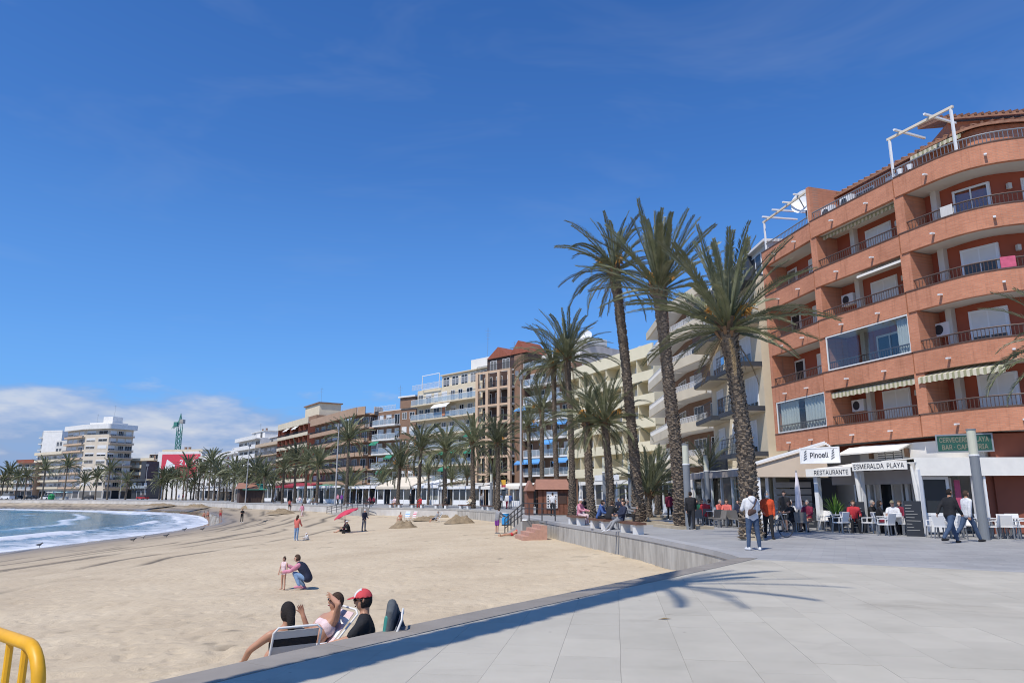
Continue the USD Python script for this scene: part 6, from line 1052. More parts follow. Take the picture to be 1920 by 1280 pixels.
# cars, bins and stalls at the far left road
mat('car_dark', (0.04, 0.045, 0.05), .3, .02, coat=.6); mat('car_white', (0.72, 0.72, 0.72), .35, .02, coat=.5); mat('car_red', (0.42, 0.02, 0.025), .35, .02, coat=.5); mat('bin_green', (0.02, 0.25, 0.08), .5, .05)
def car(px, Y, m, label, van=False):
    p = XY(px, Y); t = thing('parked_car', label, 'car', (*p, 0), 'cars on the far road', math.atan2(26, -60)); t.loc = np.zeros(3); L, W, H = (4.9, 1.9, 2.0) if van else (4.2, 1.75, 1.45); B = MB(); B.b2((-L / 2, -W / 2, .28), (L / 2, W / 2, H * .58)); part(t, 'body', B, M[m]); a, b = (-.48, .36) if van else (-.42, .22)
    part(t, 'cabin', MB().hexa(np.array([(L * a, -W / 2 + .05, H * .58), (L * (b + .08), -W / 2 + .05, H * .58), (L * (b + .08), W / 2 - .05, H * .58), (L * a, W / 2 - .05, H * .58), (L * (a + .1), -W / 2 + .2, H), (L * (b - .08), -W / 2 + .2, H), (L * (b - .08), W / 2 - .2, H), (L * (a + .1), W / 2 - .2, H)])), M['dark_glass']); part(t, 'roof', MB().b2((L * (a + .1), -W / 2 + .2, H), (L * (b - .08), W / 2 - .2, H + .04)), M[m])
    for x_ in (-L * .31, L * .31):
        for y_ in (-W / 2 + .08, W / 2 - .08): part(t, 'wheel', MB().tube([[x_, y_ - .1, .32], [x_, y_ + .1, .32]], .32, 12), M['slate'])
for px, Y, m, w, v in ((168, 262, 'car_dark', 'dark car before the tan block garage doors', 0), (60, 262, 'car_dark', 'dark car left of green container', 0), (88, 258, 'car_white', 'white car right of dark one at far left', 0), (33, 262, 'car_dark', 'dark car behind the roadside palms', 0), (15, 258, 'car_white', 'white van near left edge', 1), (268, 252, 'car_red', 'red car before the dark glass building', 0)): car(px, Y, m, w, v)
p = XY(97, 250); t = thing('recycling_container', 'green recycling container on the far road', 'container', (*p, 0)); part(t, 'body', MB().tube([[*p, 0], [*p, .2], [*p, 1.4], [*p, 1.9]], [.8, 1.0, 1.0, .35], 10), M['bin_green']); part(t, 'slot', MB().box((p[0], p[1] - .98, 1.25), (.6, .1, .2)), M['slate'])
for px, Y, m, w in ((117, 256, 'teal', 'street stall with pale teal canopy on the far road'), (104, 270, 'canvas_white', 'street stall with white canopy behind teal one')):
    p = XY(px, Y); t = thing('street_stall', w, 'stall', (*p, 0)); mm = mat('stall_teal', (0.42, 0.62, 0.60), .8, .05) if m == 'teal' else M[m]; part(t, 'canopy', MB().box((*p, 2.5), (5.0, 3, .35)), mm)
    for dx in (-2.3, 2.3): part(t, 'post', MB().box((p[0] + dx, p[1], 1.16), (.12, .12, 2.32)), M['grey_metal'])
    part(t, 'counter', MB().box((p[0], p[1], .5), (3.6, 1, 1.0)), M['off_white'])
# birds at the water's edge
def bird(px, row, label, s=1.0):
    g = G(px, row, -2.3); z = sand_z(*g[:2]); g = G(px, row, z); t = thing('seagull', label, 'bird', g, 'birds at the water edge'); B = MB(); c = g + [0, 0, .16 * s]; B.tube([c + [-.24 * s, 0, .02], c + [-.1 * s, 0, .02 * s], c + [.06 * s, 0, .03 * s], c + [.14 * s, 0, .10 * s], c + [.19 * s, 0, .13 * s], c + [.26 * s, 0, .12 * s]], [.01, .06 * s, .07 * s, .04 * s, .04 * s, .008], 6); part(t, 'body', B, M['slate' if px % 2 else 'grey_wall'], True); part(t, 'leg', MB().bar(g + [.02, .02, 0], c + [.02, .02, 0], .015), M['slate']); part(t, 'leg', MB().bar(g + [.02, -.02, 0], c + [.02, -.02, 0], .015), M['slate'])
for px, row, w in ((73, 1026, 'pale bird wading left of the others at the water edge'), (249, 1016, 'dark bird on wet sand, left of a pair'), (268, 1010, 'dark bird second in line on wet sand'), (311, 1008, 'bird standing apart on the damp sand'), (345, 996, 'bird nearest the wave tip'), (379, 995, 'bird right of the wave tip'), (497, 980, 'dark bird on the sand right of wading walker')): bird(px, row, w, 1.2)

lf = G(1246, 1160, .006); LL = thing('fallen_leaf', 'small dry leaf lying on the plaza paving', 'leaf', lf); mm_ = M['dry_frond']; part(LL, 'blade', MB().add(np.array([lf + [-.09, 0, 0], lf + [0, -.03, .012], lf + [.10, .01, .006], lf + [0, .03, .015]]), [[0, 1, 2], [0, 2, 3]]), mm_)
# ================================================================ people
for nm, c in (('skin_light', (0.56, 0.33, 0.23)), ('skin_tan', (0.47, 0.245, 0.15)), ('skin_dark', (0.33, 0.175, 0.11))): mat(nm, c, .5, .08, 6.0)
for nm, c in (('hair_black', (0.018, 0.013, 0.011)), ('hair_brown', (0.075, 0.043, 0.026)), ('hair_grey', (0.34, 0.32, 0.30)), ('cloth_black', (0.016, 0.016, 0.019)), ('cloth_white', (0.72, 0.72, 0.73)), ('cloth_navy', (0.02, 0.026, 0.055)), ('jeans', (0.055, 0.09, 0.16)), ('light_jeans', (0.22, 0.34, 0.52)), ('cloth_orange', (0.68, 0.085, 0.025)), ('cloth_red', (0.55, 0.04, 0.05)), ('cloth_coral', (0.66, 0.16, 0.13)), ('cloth_pink', (0.66, 0.27, 0.35)), ('cloth_pale_pink', (0.76, 0.58, 0.58)), ('cloth_maroon', (0.22, 0.02, 0.05)), ('cloth_blue', (0.06, 0.12, 0.32)), ('cloth_purple', (0.22, 0.05, 0.30)), ('cloth_grey', (0.28, 0.28, 0.29)), ('cloth_green', (0.03, 0.17, 0.10)), ('cloth_khaki', (0.23, 0.20, 0.13)), ('leather_brown', (0.085, 0.05, 0.04)), ('mask_blue', (0.45, 0.58, 0.70)), ('cap_red', (0.62, 0.07, 0.08)), ('lens_black', (0.008, 0.008, 0.009))):
    mat(nm, c, .35 if nm.startswith('lens') else .85, .16, 9.0, .8 if 'cloth' in nm or 'jeans' in nm else (.7 if 'hair' in nm else 0), 16 if 'hair' not in nm else 70, world=False)
ICO = {k: np.asarray(trimesh.creation.icosphere(k, 1.0).vertices) for k in (0, 1, 2)}
OCT = np.array([[1, 0, 0], [-1, 0, 0], [0, 1, 0], [0, -1, 0], [0, 0, 1], [0, 0, -1.0]])
def hull(*sph, lod=1):
    base = OCT if lod < 0 else ICO[lod]
    return m3.Manifold.hull_points(np.vstack([np.asarray(c, float) + base * np.asarray(r, float) for c, r in sph]))
def union(l): return m3.Manifold.batch_boolean(l, m3.OpType.Add)
def unit(v): v = np.asarray(v, float); return v / np.linalg.norm(v)
def pose(spine=3, legL=(3, 3, 4), legR=(-3, 3, 3), armL=(4, 9, 14), armR=(4, 9, 14), seat=None, headf=(0, 1, 0), bend=0.0, lift=0.0):
    """joint places for a figure 1.75 m tall facing +y; angles in degrees: limb forward, outward, then the flex of knee or elbow"""
    r = math.radians; J = {}; s = r(spine); s2 = r(spine + bend)
    J['pelvis'] = np.zeros(3); J['waist'] = np.array([0, math.sin(s), math.cos(s)]) * .14; J['chest'] = J['waist'] + np.array([0, math.sin(s2), math.cos(s2)]) * .22; J['neck'] = J['chest'] + np.array([0, math.sin(s2), math.cos(s2)]) * .19
    J['head'] = J['neck'] + unit([0, math.sin(s2 * .5) + .12, math.cos(s2 * .5)]) * .152; J['f'] = unit(headf)
    for sd, nm, lg, ar in ((-1, 'L', legL, armL), (1, 'R', legR, armR)):
        f, a, k = map(r, lg); h = np.array([sd * .09, 0, -.02]); J['hip' + nm] = h; kn = h + .435 * np.array([sd * math.sin(a), math.cos(a) * math.sin(f), -math.cos(a) * math.cos(f)]); g = f - k
        an = kn + .415 * np.array([sd * math.sin(a) * .5, math.sin(g), -math.cos(g)]); J['kn' + nm], J['an' + nm] = kn, an
        td = np.array([sd * .22, 1, 0]) if g > r(-50) else np.array([sd * .15, .75, -.5]); 
        if g > r(55): td = np.array([sd * .25, .25, .95])
        J['to' + nm] = an + unit(td) * .16 + np.array([0, 0, -.045]); J['he' + nm] = an - unit(td) * .05 + np.array([0, 0, -.05])
        f, a, e = map(r, ar[:3]); ins = ar[3] if len(ar) > 3 else .35; sh = J['chest'] + np.array([sd * .185, math.sin(s2) * .115, math.cos(s2) * .115]); el = sh + .285 * np.array([sd * math.sin(a), math.cos(a) * math.sin(f), -math.cos(a) * math.cos(f)])
        wr = el + .25 * unit([-sd * (ins - math.sin(a)) * (1 if e > .5 else .2), math.sin(f + e), -math.cos(f + e)]); J['sh' + nm], J['el' + nm], J['wr' + nm] = sh, el, wr
    low = min(J[k][2] for k in ('anL', 'anR')) - .085
    up = -low + lift if seat is None else seat + .10
    for k in J:
        if k != 'f': J[k] = J[k] + np.array([0, 0, up])
    return J
def fingers(L, wr, el, nrm, curl, lod, s=1.0):
    """palm, four fingers and a thumb from the wrist on"""
    d = unit(wr - el); n = unit(nrm - d * (d @ nrm)); q = np.cross(d, n); b = wr + d * .018 * s
    pal = [b + q * .022 * s, b - q * .022 * s, b + d * .075 * s + q * .034 * s, b + d * .075 * s - q * .034 * s]
    L.append(hull(*[(p, .0125 * s) for p in pal], lod=lod))
    for i, (o, ln) in enumerate(((-.033, .070), (-.011, .080), (.011, .076), (.033, .060))):
        p0 = b + d * .078 * s + q * o * s; c1, c2 = curl * .7, curl * 1.8; p1 = p0 + (d * math.cos(c1) + n * math.sin(c1)) * ln * .5 * s; p2 = p1 + (d * math.cos(c2) + n * math.sin(c2)) * ln * .5 * s
        L.append(hull((p0, .0095 * s), (p1, .0088 * s), lod=lod)); L.append(hull((p1, .0088 * s), (p2, .0075 * s), lod=lod))
    t0 = b + d * .025 * s - q * .026 * s; t1 = t0 + unit(d * .7 - q * .75 + n * .25) * .045 * s; t2 = t1 + unit(d * .9 - q * .2 + n * .35) * .035 * s; L.append(hull((t0, .012 * s), (t1, .0105 * s), lod=lod)); L.append(hull((t1, .0105 * s), (t2, .0085 * s), lod=lod))
def person(label, at, face, J, skin='skin_light', top=None, bottom=None, shoes=None, hair=None, hat=None, scale=1.0, lod=0, group=None, glasses=None, mask=None, vest=None, build=1.0, cat='person', curl=.5, hood=False, female=False):
    yaw = math.atan2(-face[0], face[1]); t = thing('person', label, cat, at, group, yaw); t.loc = np.zeros(3)
    near = lod >= 1; l = lod if lod < 2 else 1; J = dict(J); f = J['f']; hc = J['head']; u = unit(hc - J['neck'] + np.array([0, 0, .35])); u = unit(u - f * (f @ u)); x = np.cross(f, u); bw = build
    def torso(k, lo=True):
        p, w, c = J['pelvis'], J['waist'], J['chest']; shl, shr = J['shL'], J['shR']; wd = .92 if female else 1.0; o = []
        if lo: o.append(hull((p + [-.075, 0, -.02], .105 * bw + k), (p + [.075, 0, -.02], .105 * bw + k), (w + [-.06 * wd, 0, 0], .095 * bw + k), (w + [.06 * wd, 0, 0], .095 * bw + k), lod=l))
        o.append(hull((w + [-.06 * wd, 0, 0], .095 * bw + k), (w + [.06 * wd, 0, 0], .095 * bw + k), (c + [-.09 * wd, 0, 0], .105 * bw + k), (c + [.09 * wd, 0, 0], .105 * bw + k), lod=l)); o.append(hull((c + [-.09 * wd, 0, 0], .105 * bw + k), (c + [.09 * wd, 0, 0], .105 * bw + k), (shl * .88 + shr * .12, .055 + k), (shr * .88 + shl * .12, .055 + k), (J['neck'] - [0, 0, .03], .06 + k * .6), lod=l)); return o
    def arm(nm, k, to=1.0):
        s, e, w = J['sh' + nm], J['el' + nm], J['wr' + nm]
        if to <= .5: return [hull((s, .054 + k), (s + (e - s) * to * 1.5, .047 + k), lod=l)]
        return [hull((s, .054 + k), (e, .040 + k), lod=l), hull((e, .040 + k), (e + (w - e) * min(1, to), .028 + k + .006 * (to < 1.01)), lod=l)]
    def leg(nm, k, to=1.0):
        h, n, a = J['hip' + nm], J['kn' + nm], J['an' + nm]
        if to < .5: return [hull((h, .092 * bw + k), (h + (n - h) * to * 1.6, .078 + k), lod=l)]
        cf = n + (a - n) * .35 - np.array([0, .012, 0]); return [hull((h, .092 * bw + k), (n, .056 + k), lod=l), hull((n, .056 + k), (cf, .053 + k), lod=l), hull((cf, .053 + k), (n + (a - n) * to, .036 + k * 1.3), lod=l)]
    def foot(nm, k): return [hull((J['an' + nm], .036 + k), (J['he' + nm], .034 + k), lod=l), hull((J['he' + nm], .032 + k), (J['an' + nm] + [0, 0, -.02], .034 + k), (J['to' + nm] + np.array([-.022, -.03, .005]), .026 + k), (J['to' + nm] + [.022, -.03, .005], .026 + k), (J['to' + nm] + [0, .0, -.002], .022 + k), lod=l)]
    def put(name, lst, m, sm=45, parent=None, label_=None, rl=None):
        g = union(lst)
        if near and rl:
            g = g.refine_to_length(rl); k = g.to_mesh(); tm = trimesh.Trimesh(k.vert_properties[:, :3], k.tri_verts, process=True); trimesh.smoothing.filter_taubin(tm, .5, -.52, 8); v, fc = tm.vertices, tm.faces; sm = True
        else: k = g.to_mesh(); v, fc = k.vert_properties[:, :3], k.tri_verts; sm = True if near else 50
        return part(parent or t, name, (np.asarray(v) * scale, fc), M[m], sm, label_)
    E3 = np.stack([x, f, u], 1)
    def ell(c, r, k=1): return m3.Manifold.hull_points(np.asarray(c) + (ICO[min(2, k + (1 if near else 0))] * np.asarray(r)) @ E3.T)
    head = [ell(hc, (.074, .094, .112)), ell(hc + f * .032 - u * .062, (.052, .058, .052)), hull((J['neck'] - [0, 0, .03], .056), (hc - u * .06 - f * .02, .052), lod=l), hull((hc + f * .092 + u * .018, .010), (hc + f * .108 - u * .022, .014), (hc + f * .085 - u * .026, .016), lod=l)] + [hull((hc + x * s_ * .075 - u * .01 - f * .005, .014), (hc + x * s_ * .080 + u * .025 - f * .012, .015), lod=l) for s_ in (-1, 1)]
    body = torso(0) + arm('L', 0) + arm('R', 0) + leg('L', 0) + leg('R', 0) + foot('L', -.004) + foot('R', -.004) + head; hd = []
    for nm, sd in (('L', -1), ('R', 1)): fingers(hd, J['wr' + nm], J['el' + nm], J.get('n' + nm, np.array([-sd * .8, .5, .1])), curl, 0 if near else -1)
    put('body', body + hd, skin, rl=.022 if near else None)
    if near:
        for s_ in (-1, 1): part(t, 'eye', (trimesh.creation.icosphere(1, .0115).vertices * scale + (hc + f * .082 + x * s_ * .030 + u * .018) * scale, trimesh.creation.icosphere(1).faces), M['hair_black'])
        part(t, 'mouth', MB().box((hc + f * .094 - u * .058) * scale, (.042 * scale, .012 * scale, .009 * scale), E3), M['cloth_maroon'])
    if bottom:
        m, kind = bottom; to = {'long': .97, 'short': .49, 'brief': .16, 'knee': .6}[kind]; k = .016 if kind != 'brief' else .008; low = [hull((J['pelvis'] + [-.075, 0, -.02], .105 * bw + k), (J['pelvis'] + [.075, 0, -.02], .105 * bw + k), (J['pelvis'] + (J['waist'] - J['pelvis']) * (.5 if kind != 'brief' else .1), .10 * bw + k), lod=l)]
        if kind == 'knee': low = low[:1]; to = .62
        put('trousers' if kind == 'long' else ('shorts' if kind == 'short' else 'swim_briefs'), low + leg('L', k, to) + leg('R', k, to), m, rl=.03 if kind == 'long' else .02)
    if top:
        m, kind = top; k = .022 if kind == 'long' else .014; to = {'long': 1.0, 'short': .45, 'none': 0, 'bikini': -1}[kind]
        if kind == 'bikini':
            c = J['chest']; b_ = J.get('fwd', unit(np.cross(J['shR'] - J['shL'], J['neck'] - J['chest']) * -1)); put('bikini_top', [hull((c + [-.09, 0, -.035], .112), (c + [.09, 0, -.035], .112), (c + [-.09, 0, .0], .112), (c + [.09, 0, .0], .112), lod=l)], m, rl=.02)
        else: put('jacket' if kind == 'long' else ('shirt' if kind == 'short' else 'swimsuit'), torso(k, True) + (arm('L', k, to) + arm('R', k, to) if to else []), m, rl=.03)
        if hood: n = J['neck']; put('hood', [hull((n + [-.07, -.07, .0], .055), (n + [.07, -.07, 0], .055), (n + [0, -.12, -.09], .06), (n + [0, -.06, .03], .05), lod=l)], m, rl=.03)
    if vest: put('vest', torso(.036, True), vest, rl=.03)
    if shoes: put('shoe', foot('L', .006), shoes, rl=.02); put('shoe', foot('R', .006), shoes, rl=.02)
    if hair:
        m, kind = hair; k = .012 if kind == 'short' else .018; g = ell(hc + u * .008 - f * .006, (.074 + k, .094 + k, .112 + k), 1)
        cutc = hc + f * .115 - u * .075; cb = m3.Manifold.hull_points(np.array([cutc + x * a * .2 + f * b * (.075 if a else .075) + u * c * .125 for a in (-1, 1) for b in (-1, 1) for c in (-1, 1)])); g = g - cb; lw = hc - u * .16; g = g - m3.Manifold.hull_points(np.array([lw + x * a * .2 + f * b * .2 + u * c * .06 for a in (-1, 1) for b in (-1, 1) for c in (-1, 1)])) if kind == 'short' else g
        L = [g]
        if kind == 'long': L += [hull((hc - f * .05, .075), (hc - f * .075 - u * .20, .06), (hc + x * .05 - f * .05 - u * .13, .045), (hc - x * .05 - f * .05 - u * .13, .045), lod=l)]
        if kind == 'bun': L += [hull((hc - f * .03 + u * .135, .042), (hc - f * .05 + u * .15, .036), lod=l)]
        if kind == 'tail': L += [hull((hc - f * .10 + u * .0, .045), (hc - f * .115 - u * .12, .05), lod=l), hull((hc - f * .115 - u * .12, .05), (hc - f * .10 - u * .25, .028), lod=l)]
        put('hair', L, m, rl=.025)
    if hat:
        m, brim = hat; g = ell(hc + u * .02, (.090, .110, .115), 1); cb = m3.Manifold.hull_points(np.array([hc - u * .10 + x * a * .2 + f * b * .2 + u * c * .135 for a in (-1, 1) for b in (-1, 1) for c in (-1, 1)])); q = put('cap', [g - cb], m)
        if brim: put('brim', [m3.Manifold.hull_points(np.array([hc + u * (.042 + h_) + f * (.085 + .10 * math.cos(a)) + x * .085 * math.sin(a) - u * .02 * math.cos(a) for a in np.linspace(-1.6, 1.6, 9) for h_ in (0, .008)]))], brim, parent=q)
    if hat and hat[0] == 'cap_red': put('front_panel', [(ell(hc + u * .021, (.0915, .1115, .1165), 1) ^ m3.Manifold.hull_points(np.array([hc + f * .10 + u * .085 + x * a_ * .045 + f * b_ * .09 + u * c_ * .048 for a_ in (-1, 1) for b_ in (-1, 1) for c_ in (-1, 1)])))], 'cloth_white')
    if glasses: put('sunglasses', [hull((hc + f * .088 + x * -.045 + u * .018, .018), (hc + f * .098 + x * -.02 + u * .016, .019), lod=l), hull((hc + f * .088 + x * .045 + u * .018, .018), (hc + f * .098 + x * .02 + u * .016, .019), lod=l), hull((hc + f * .1 - x * .03 + u * .024, .005), (hc + f * .1 + x * .03 + u * .024, .005), lod=l)] + [hull((hc + f * .085 + x * s_ * .06 + u * .022, .006), (hc + x * s_ * .082 + u * .022, .006), lod=l) for s_ in (-1, 1)], glasses)
    if mask: put('face_mask', [hull((hc + f * .102 - u * .018, .018), (hc + f * .088 - u * .075, .026), (hc + f * .06 - x * .05 - u * .03, .02), (hc + f * .06 + x * .05 - u * .03, .02), lod=l)], mask)
    return t, J
def tocam(p): return unit(-np.asarray(p[:2]))
STAND = lambda **k: pose(**k)
WALK = lambda s=1, **k: pose(**{**dict(spine=5, legL=(26 * s, 2, 6), legR=(-20 * s, 2, 22), armL=(-18 * s, 8, 14), armR=(22 * s, 8, 18)), **k})
SIT = lambda seat=.44, **k: pose(**{**dict(spine=6, legL=(84, 6, 84), legR=(82, 6, 78), armL=(28, 12, 50), armR=(26, 12, 55), seat=seat), **k})
def on_sand(px, row, z0=-1.3):
    g = G(px, row, z0)
    for _ in range(4): g = G(px, row, sand_z(*g[:2]))
    return np.array([g[0], g[1], sand_z(*g[:2])])
# --- the plaza and restaurant front
g = G(1414, 1031, 0); hm, hj = person('man in white hooded top and jeans seen from behind near plaza corner', g, (-.12, 1), pose(spine=1, legL=(2, 6, 3), legR=(-2, 6, 2), armL=(18, 14, 85, .7), armR=(18, 14, 80, .7), headf=(-.1, 1, -.15)), 'skin_tan', ('cloth_white', 'long'), ('jeans', 'long'), 'cloth_white', ('hair_black', 'short'), scale=1.0, lod=1, build=1.05, hood=True)
bg = thing('sling_bag', 'brown sling bag across the back of the man in white', 'bag', g, None, math.atan2(.12, 1)); bg.loc = np.zeros(3); part(bg, 'pouch', MB().tm(hull(((-.14, -.165, 1.05), .06), ((.02, -.17, 1.12), .055), ((-.12, -.165, 1.14), .05))), M['leather_brown'], 40); part(bg, 'strap', MB().tube([(-.12, -.17, 1.12), (.02, -.165, 1.28), (.14, -.10, 1.47), (.15, .03, 1.48)], .02, 6), M['leather_brown'])
g = G(1443, 1010, 0); person('woman in orange sweater and blue face mask walking this way', g, (-.25, -1), WALK(1, spine=2, headf=(0, 1, -.05), legL=(14, 2, 5), legR=(-10, 2, 14), armL=(-6, 9, 12), armR=(16, 9, 40)), 'skin_light', ('cloth_orange', 'long'), ('cloth_black', 'long'), 'cloth_black', ('hair_grey', 'short'), scale=.97, lod=1, mask='mask_blue', female=True, build=1.05)
g = G(1787, 1018, 0); person('man in black jacket and jeans striding right before white chairs', g, (.95, .25), WALK(1, legL=(24, 2, 6), legR=(-24, 2, 18), armL=(-40, 10, 10), armR=(15, 8, 30), spine=7, headf=(.15, 1, -.05)), 'skin_tan', ('cloth_black', 'long'), ('jeans', 'long'), 'cloth_black', ('hair_black', 'short'), scale=1.05, lod=1, build=1.12)
g = G(1819, 1015, 0); person('man in white shirt and jeans walking beside black jacketed man', g, (.97, .1), WALK(-1, legL=(-24, 2, 16), legR=(24, 2, 6), armL=(15, 8, 20), armR=(-18, 8, 15), headf=(.0, 1, 0)), 'skin_tan', ('cloth_white', 'long'), ('jeans', 'long'), 'cloth_black', ('hair_brown', 'short'), scale=1.02, lod=1)
# --- sunbathers under the plaza wall
def beach_chair(label, at, face, back, m1, m2, seat=.30):
    yaw = math.atan2(-face[0], face[1]); t = thing('beach_chair', label, 'folding chair', at, None, yaw); t.loc = np.zeros(3); r = math.radians(back); bd_ = np.array([0, -math.sin(r), math.cos(r)]); n = 7
    for i in range(n): a = np.array([0, -.20, seat]) + bd_ * (.06 + .66 * i / n); part(t, 'back_stripe', MB().hexa(np.array([a + [-.25, -.012, 0], a + [.25, -.012, 0], a + [.25, .0, 0], a + [-.25, 0, 0]] + [q + bd_ * .66 / n * .98 for q in (a + [-.25, -.012, 0], a + [.25, -.012, 0], a + [.25, 0, 0], a + [-.25, 0, 0])])), M[m1 if i % 2 else m2])
    for i in range(4): part(t, 'seat_stripe', MB().b2((-.25, -.2 + .11 * i, seat - .014), (.25, -.2 + .11 * i + .106, seat)), M[m1 if i % 2 else m2])
    b0 = np.array([0, -.20, seat]); tp = b0 + bd_ * .76
    part(t, 'frame', MB().tube([b0 + [-.27, -.02, 0], tp + [-.27, -.02, -.05], tp + [-.22, -.02, 0], tp + [.22, -.02, 0], tp + [.27, -.02, -.05], b0 + [.27, -.02, 0]], .014, 8).tube([[-.27, -.24, seat], [-.27, .28, seat], [-.27, .36, 0]], .013, 8).tube([[.27, -.24, seat], [.27, .28, seat], [.27, .36, 0]], .013, 8).tube([[-.27, .1, seat], [-.27, -.38, 0]], .013, 8).tube([[.27, .1, seat], [.27, -.38, 0]], .013, 8), M['bench_white'], True)
    for s_ in (-1, 1): part(t, 'armrest', MB().tube([[s_ * .30, -.28, seat + .21], [s_ * .31, .05, seat + .22], [s_ * .31, .24, seat + .20]], .019, 8).tube([[s_ * .31, .22, seat + .2], [s_ * .28, .22, seat]], .012, 8), M['white_paint'])
    return t
def at_px(px, Y): x, y = XY(px, Y); return np.array([x, y, sand_z(x, y)])
a = at_px(550, 9.05); fc = (-.55, .85); beach_chair('striped black and white folding chair of the dark haired woman', a, fc, 22, 'cloth_black', 'off_white')
J = pose(spine=-14, bend=8, legL=(88, 8, 60), legR=(86, 8, 60), armL=(38, 42, 12), armR=(30, 10, 60), seat=.30, headf=(-.1, 1, -.1)); person('woman with dark ponytail seen from behind on a striped folding chair', a, fc, J, 'skin_tan', ('cloth_black', 'bikini'), ('cloth_black', 'brief'), None, ('hair_black', 'tail'), lod=1, female=True)
w_ = J['wrL'] + unit(J['wrL'] - J['elL']) * .10; yw = math.atan2(-fc[0], fc[1]); cph = np.array([w_[0] * math.cos(yw) - w_[1] * math.sin(yw), w_[0] * math.sin(yw) + w_[1] * math.cos(yw), w_[2]]) + a; ph = thing('phone', 'black phone in the hand of the dark haired woman', 'phone', cph); part(ph, 'case', MB().box(cph, (.15, .075, .014)), M['cloth_black']); part(ph, 'screen', MB().box(cph + [0, 0, .009], (.135, .066, .003)), M['dark_glass'])
a = at_px(592, 10.1); fc = (-.80, -.60); beach_chair('white folding beach chair under the reclining sunbather', a + np.array([*fc, 0]) * .14, fc, 40, 'white_paint', 'cloth_pale_pink', .38)
J = pose(spine=-40, bend=2, legL=(100, 16, 74), legR=(94, 8, 62), armL=(30, 20, 70), armR=(35, 18, 100), seat=.38, headf=(.1, 1, .15))
hc = J['head']; J['elL'] = J['shL'] + unit([-.62, .15, .78]) * .285; J['wrL'] = hc + np.array([.0, .105, .095]) ; J['wrL'] = J['elL'] + unit(J['wrL'] - J['elL']) * .25; J['elR'] = J['shR'] + unit([.35, .55, -.62]) * .285; J['wrR'] = J['elR'] + unit([.05, .35, .93]) * .25
person('sunbather in pink bikini reclining with forearm across the forehead', a, fc, J, 'skin_tan', ('cloth_pale_pink', 'bikini'), ('cloth_pale_pink', 'brief'), None, ('hair_brown', 'short'), lod=1, female=True, glasses='lens_black', build=1.02)
a = at_px(690, 9.35); fc = (-1, -.12); beach_chair('folding chair of the man in the red cap', a, fc, 20, 'cloth_grey', 'cloth_navy', .32)
J = pose(spine=-6, bend=6, legL=(86, 8, 70), legR=(84, 8, 66), armL=(42, 14, 34), armR=(35, 12, 40), seat=.32, headf=(0, 1, -.08)); person('man in red and white cap, sunglasses and black shirt on folding chair', a, fc, J, 'skin_tan', ('cloth_black', 'short'), ('cloth_navy', 'short'), None, ('hair_black', 'short'), ('cap_red', 'cap_red'), lod=1, glasses='lens_black', build=1.16, scale=1.05)
yw = math.atan2(-fc[0], fc[1]); tw = thing('jacket_on_chair', 'grey jacket hung over back of the red capped man’s chair', 'jacket', a, None, yw); tw.loc = np.zeros(3); mat('jacket_grey', (0.11, 0.12, 0.125), .9, .15, 6.0, .4, 30); part(tw, 'cloth', MB().tm(hull(((-.24, -.28, .62), .05), ((.24, -.28, .62), .05), ((-.22, -.34, 1.06), .05), ((.20, -.34, 1.10), .06), ((.1, -.38, .60), .06))), M['jacket_grey'], 40); part(tw, 'sleeve', MB().tm(union([hull(((.22, -.36, 1.06), .06), ((.25, -.48, .76), .055)), hull(((.25, -.48, .76), .055), ((.16, -.58, .56), .05))])), M['jacket_grey'], 40); part(tw, 'lining', MB().tm(hull(((-.25, -.26, .60), .03), ((-.24, -.30, 1.0), .03))), M['teal'], 40)
# white panel on the cap
# --- child and the adult crouching
a = on_sand(530, 1105); person('small child in pink swimsuit standing on the sand', a, (-.45, -.9), pose(spine=0, legL=(3, 4, 3), legR=(-2, 3, 2), armL=(6, 12, 12), armR=(8, 14, 10), headf=(.1, 1, -.05)), 'skin_light', ('cloth_pale_pink', 'none'), ('cloth_pale_pink', 'brief'), None, ('hair_brown', 'bun'), scale=.56, lod=1, build=.96)
a = on_sand(576, 1105); person('adult in navy vest and pink sleeves crouching beside the child', a, (-1, .05), pose(spine=24, bend=14, legL=(112, 8, 140), legR=(100, 12, 135), armL=(52, 10, 30), armR=(56, 8, 60), headf=(0, 1, -.15)), 'skin_light', ('cloth_pink', 'long'), ('light_jeans', 'long'), 'cloth_pink', ('hair_brown', 'short'), lod=1, vest='cloth_navy', scale=.98)
# --- people farther off on the beach
def bp(px, row, label, face, J, **k): a = on_sand(px, row); return person(label, a, face, J, **k)
bp(555, 1013, 'woman in coral jacket and pale jeans standing on mid beach', (.3, .95), pose(spine=4, armL=(10, 8, 20), armR=(20, 8, 40), headf=(.2, 1, -.3)), top=('cloth_coral', 'long'), bottom=('light_jeans', 'long'), shoes='cloth_white', hair=('hair_brown', 'long'), scale=.97, female=True)
bp(577, 1012, 'toddler in white hat sitting on the sand beside coral jacket', (-.6, -.7), pose(spine=18, legL=(88, 18, 12), legR=(85, 18, 14), armL=(40, 10, 30), armR=(40, 10, 30), seat=.02, headf=(0, 1, -.4)), top=('cloth_white', 'long'), bottom=('cloth_grey', 'long'), shoes='cloth_grey', hat=('cloth_white', 'cloth_white'), scale=.55)
bp(654, 999, 'person in black with white hat sitting under the red parasol', (-.75, -.5), pose(spine=16, legL=(100, 8, 95), legR=(95, 8, 85), armL=(50, 8, 40), armR=(50, 8, 40), seat=.08), top=('cloth_black', 'long'), bottom=('cloth_black', 'long'), shoes='cloth_black', hat=('cloth_white', 'cloth_white'))
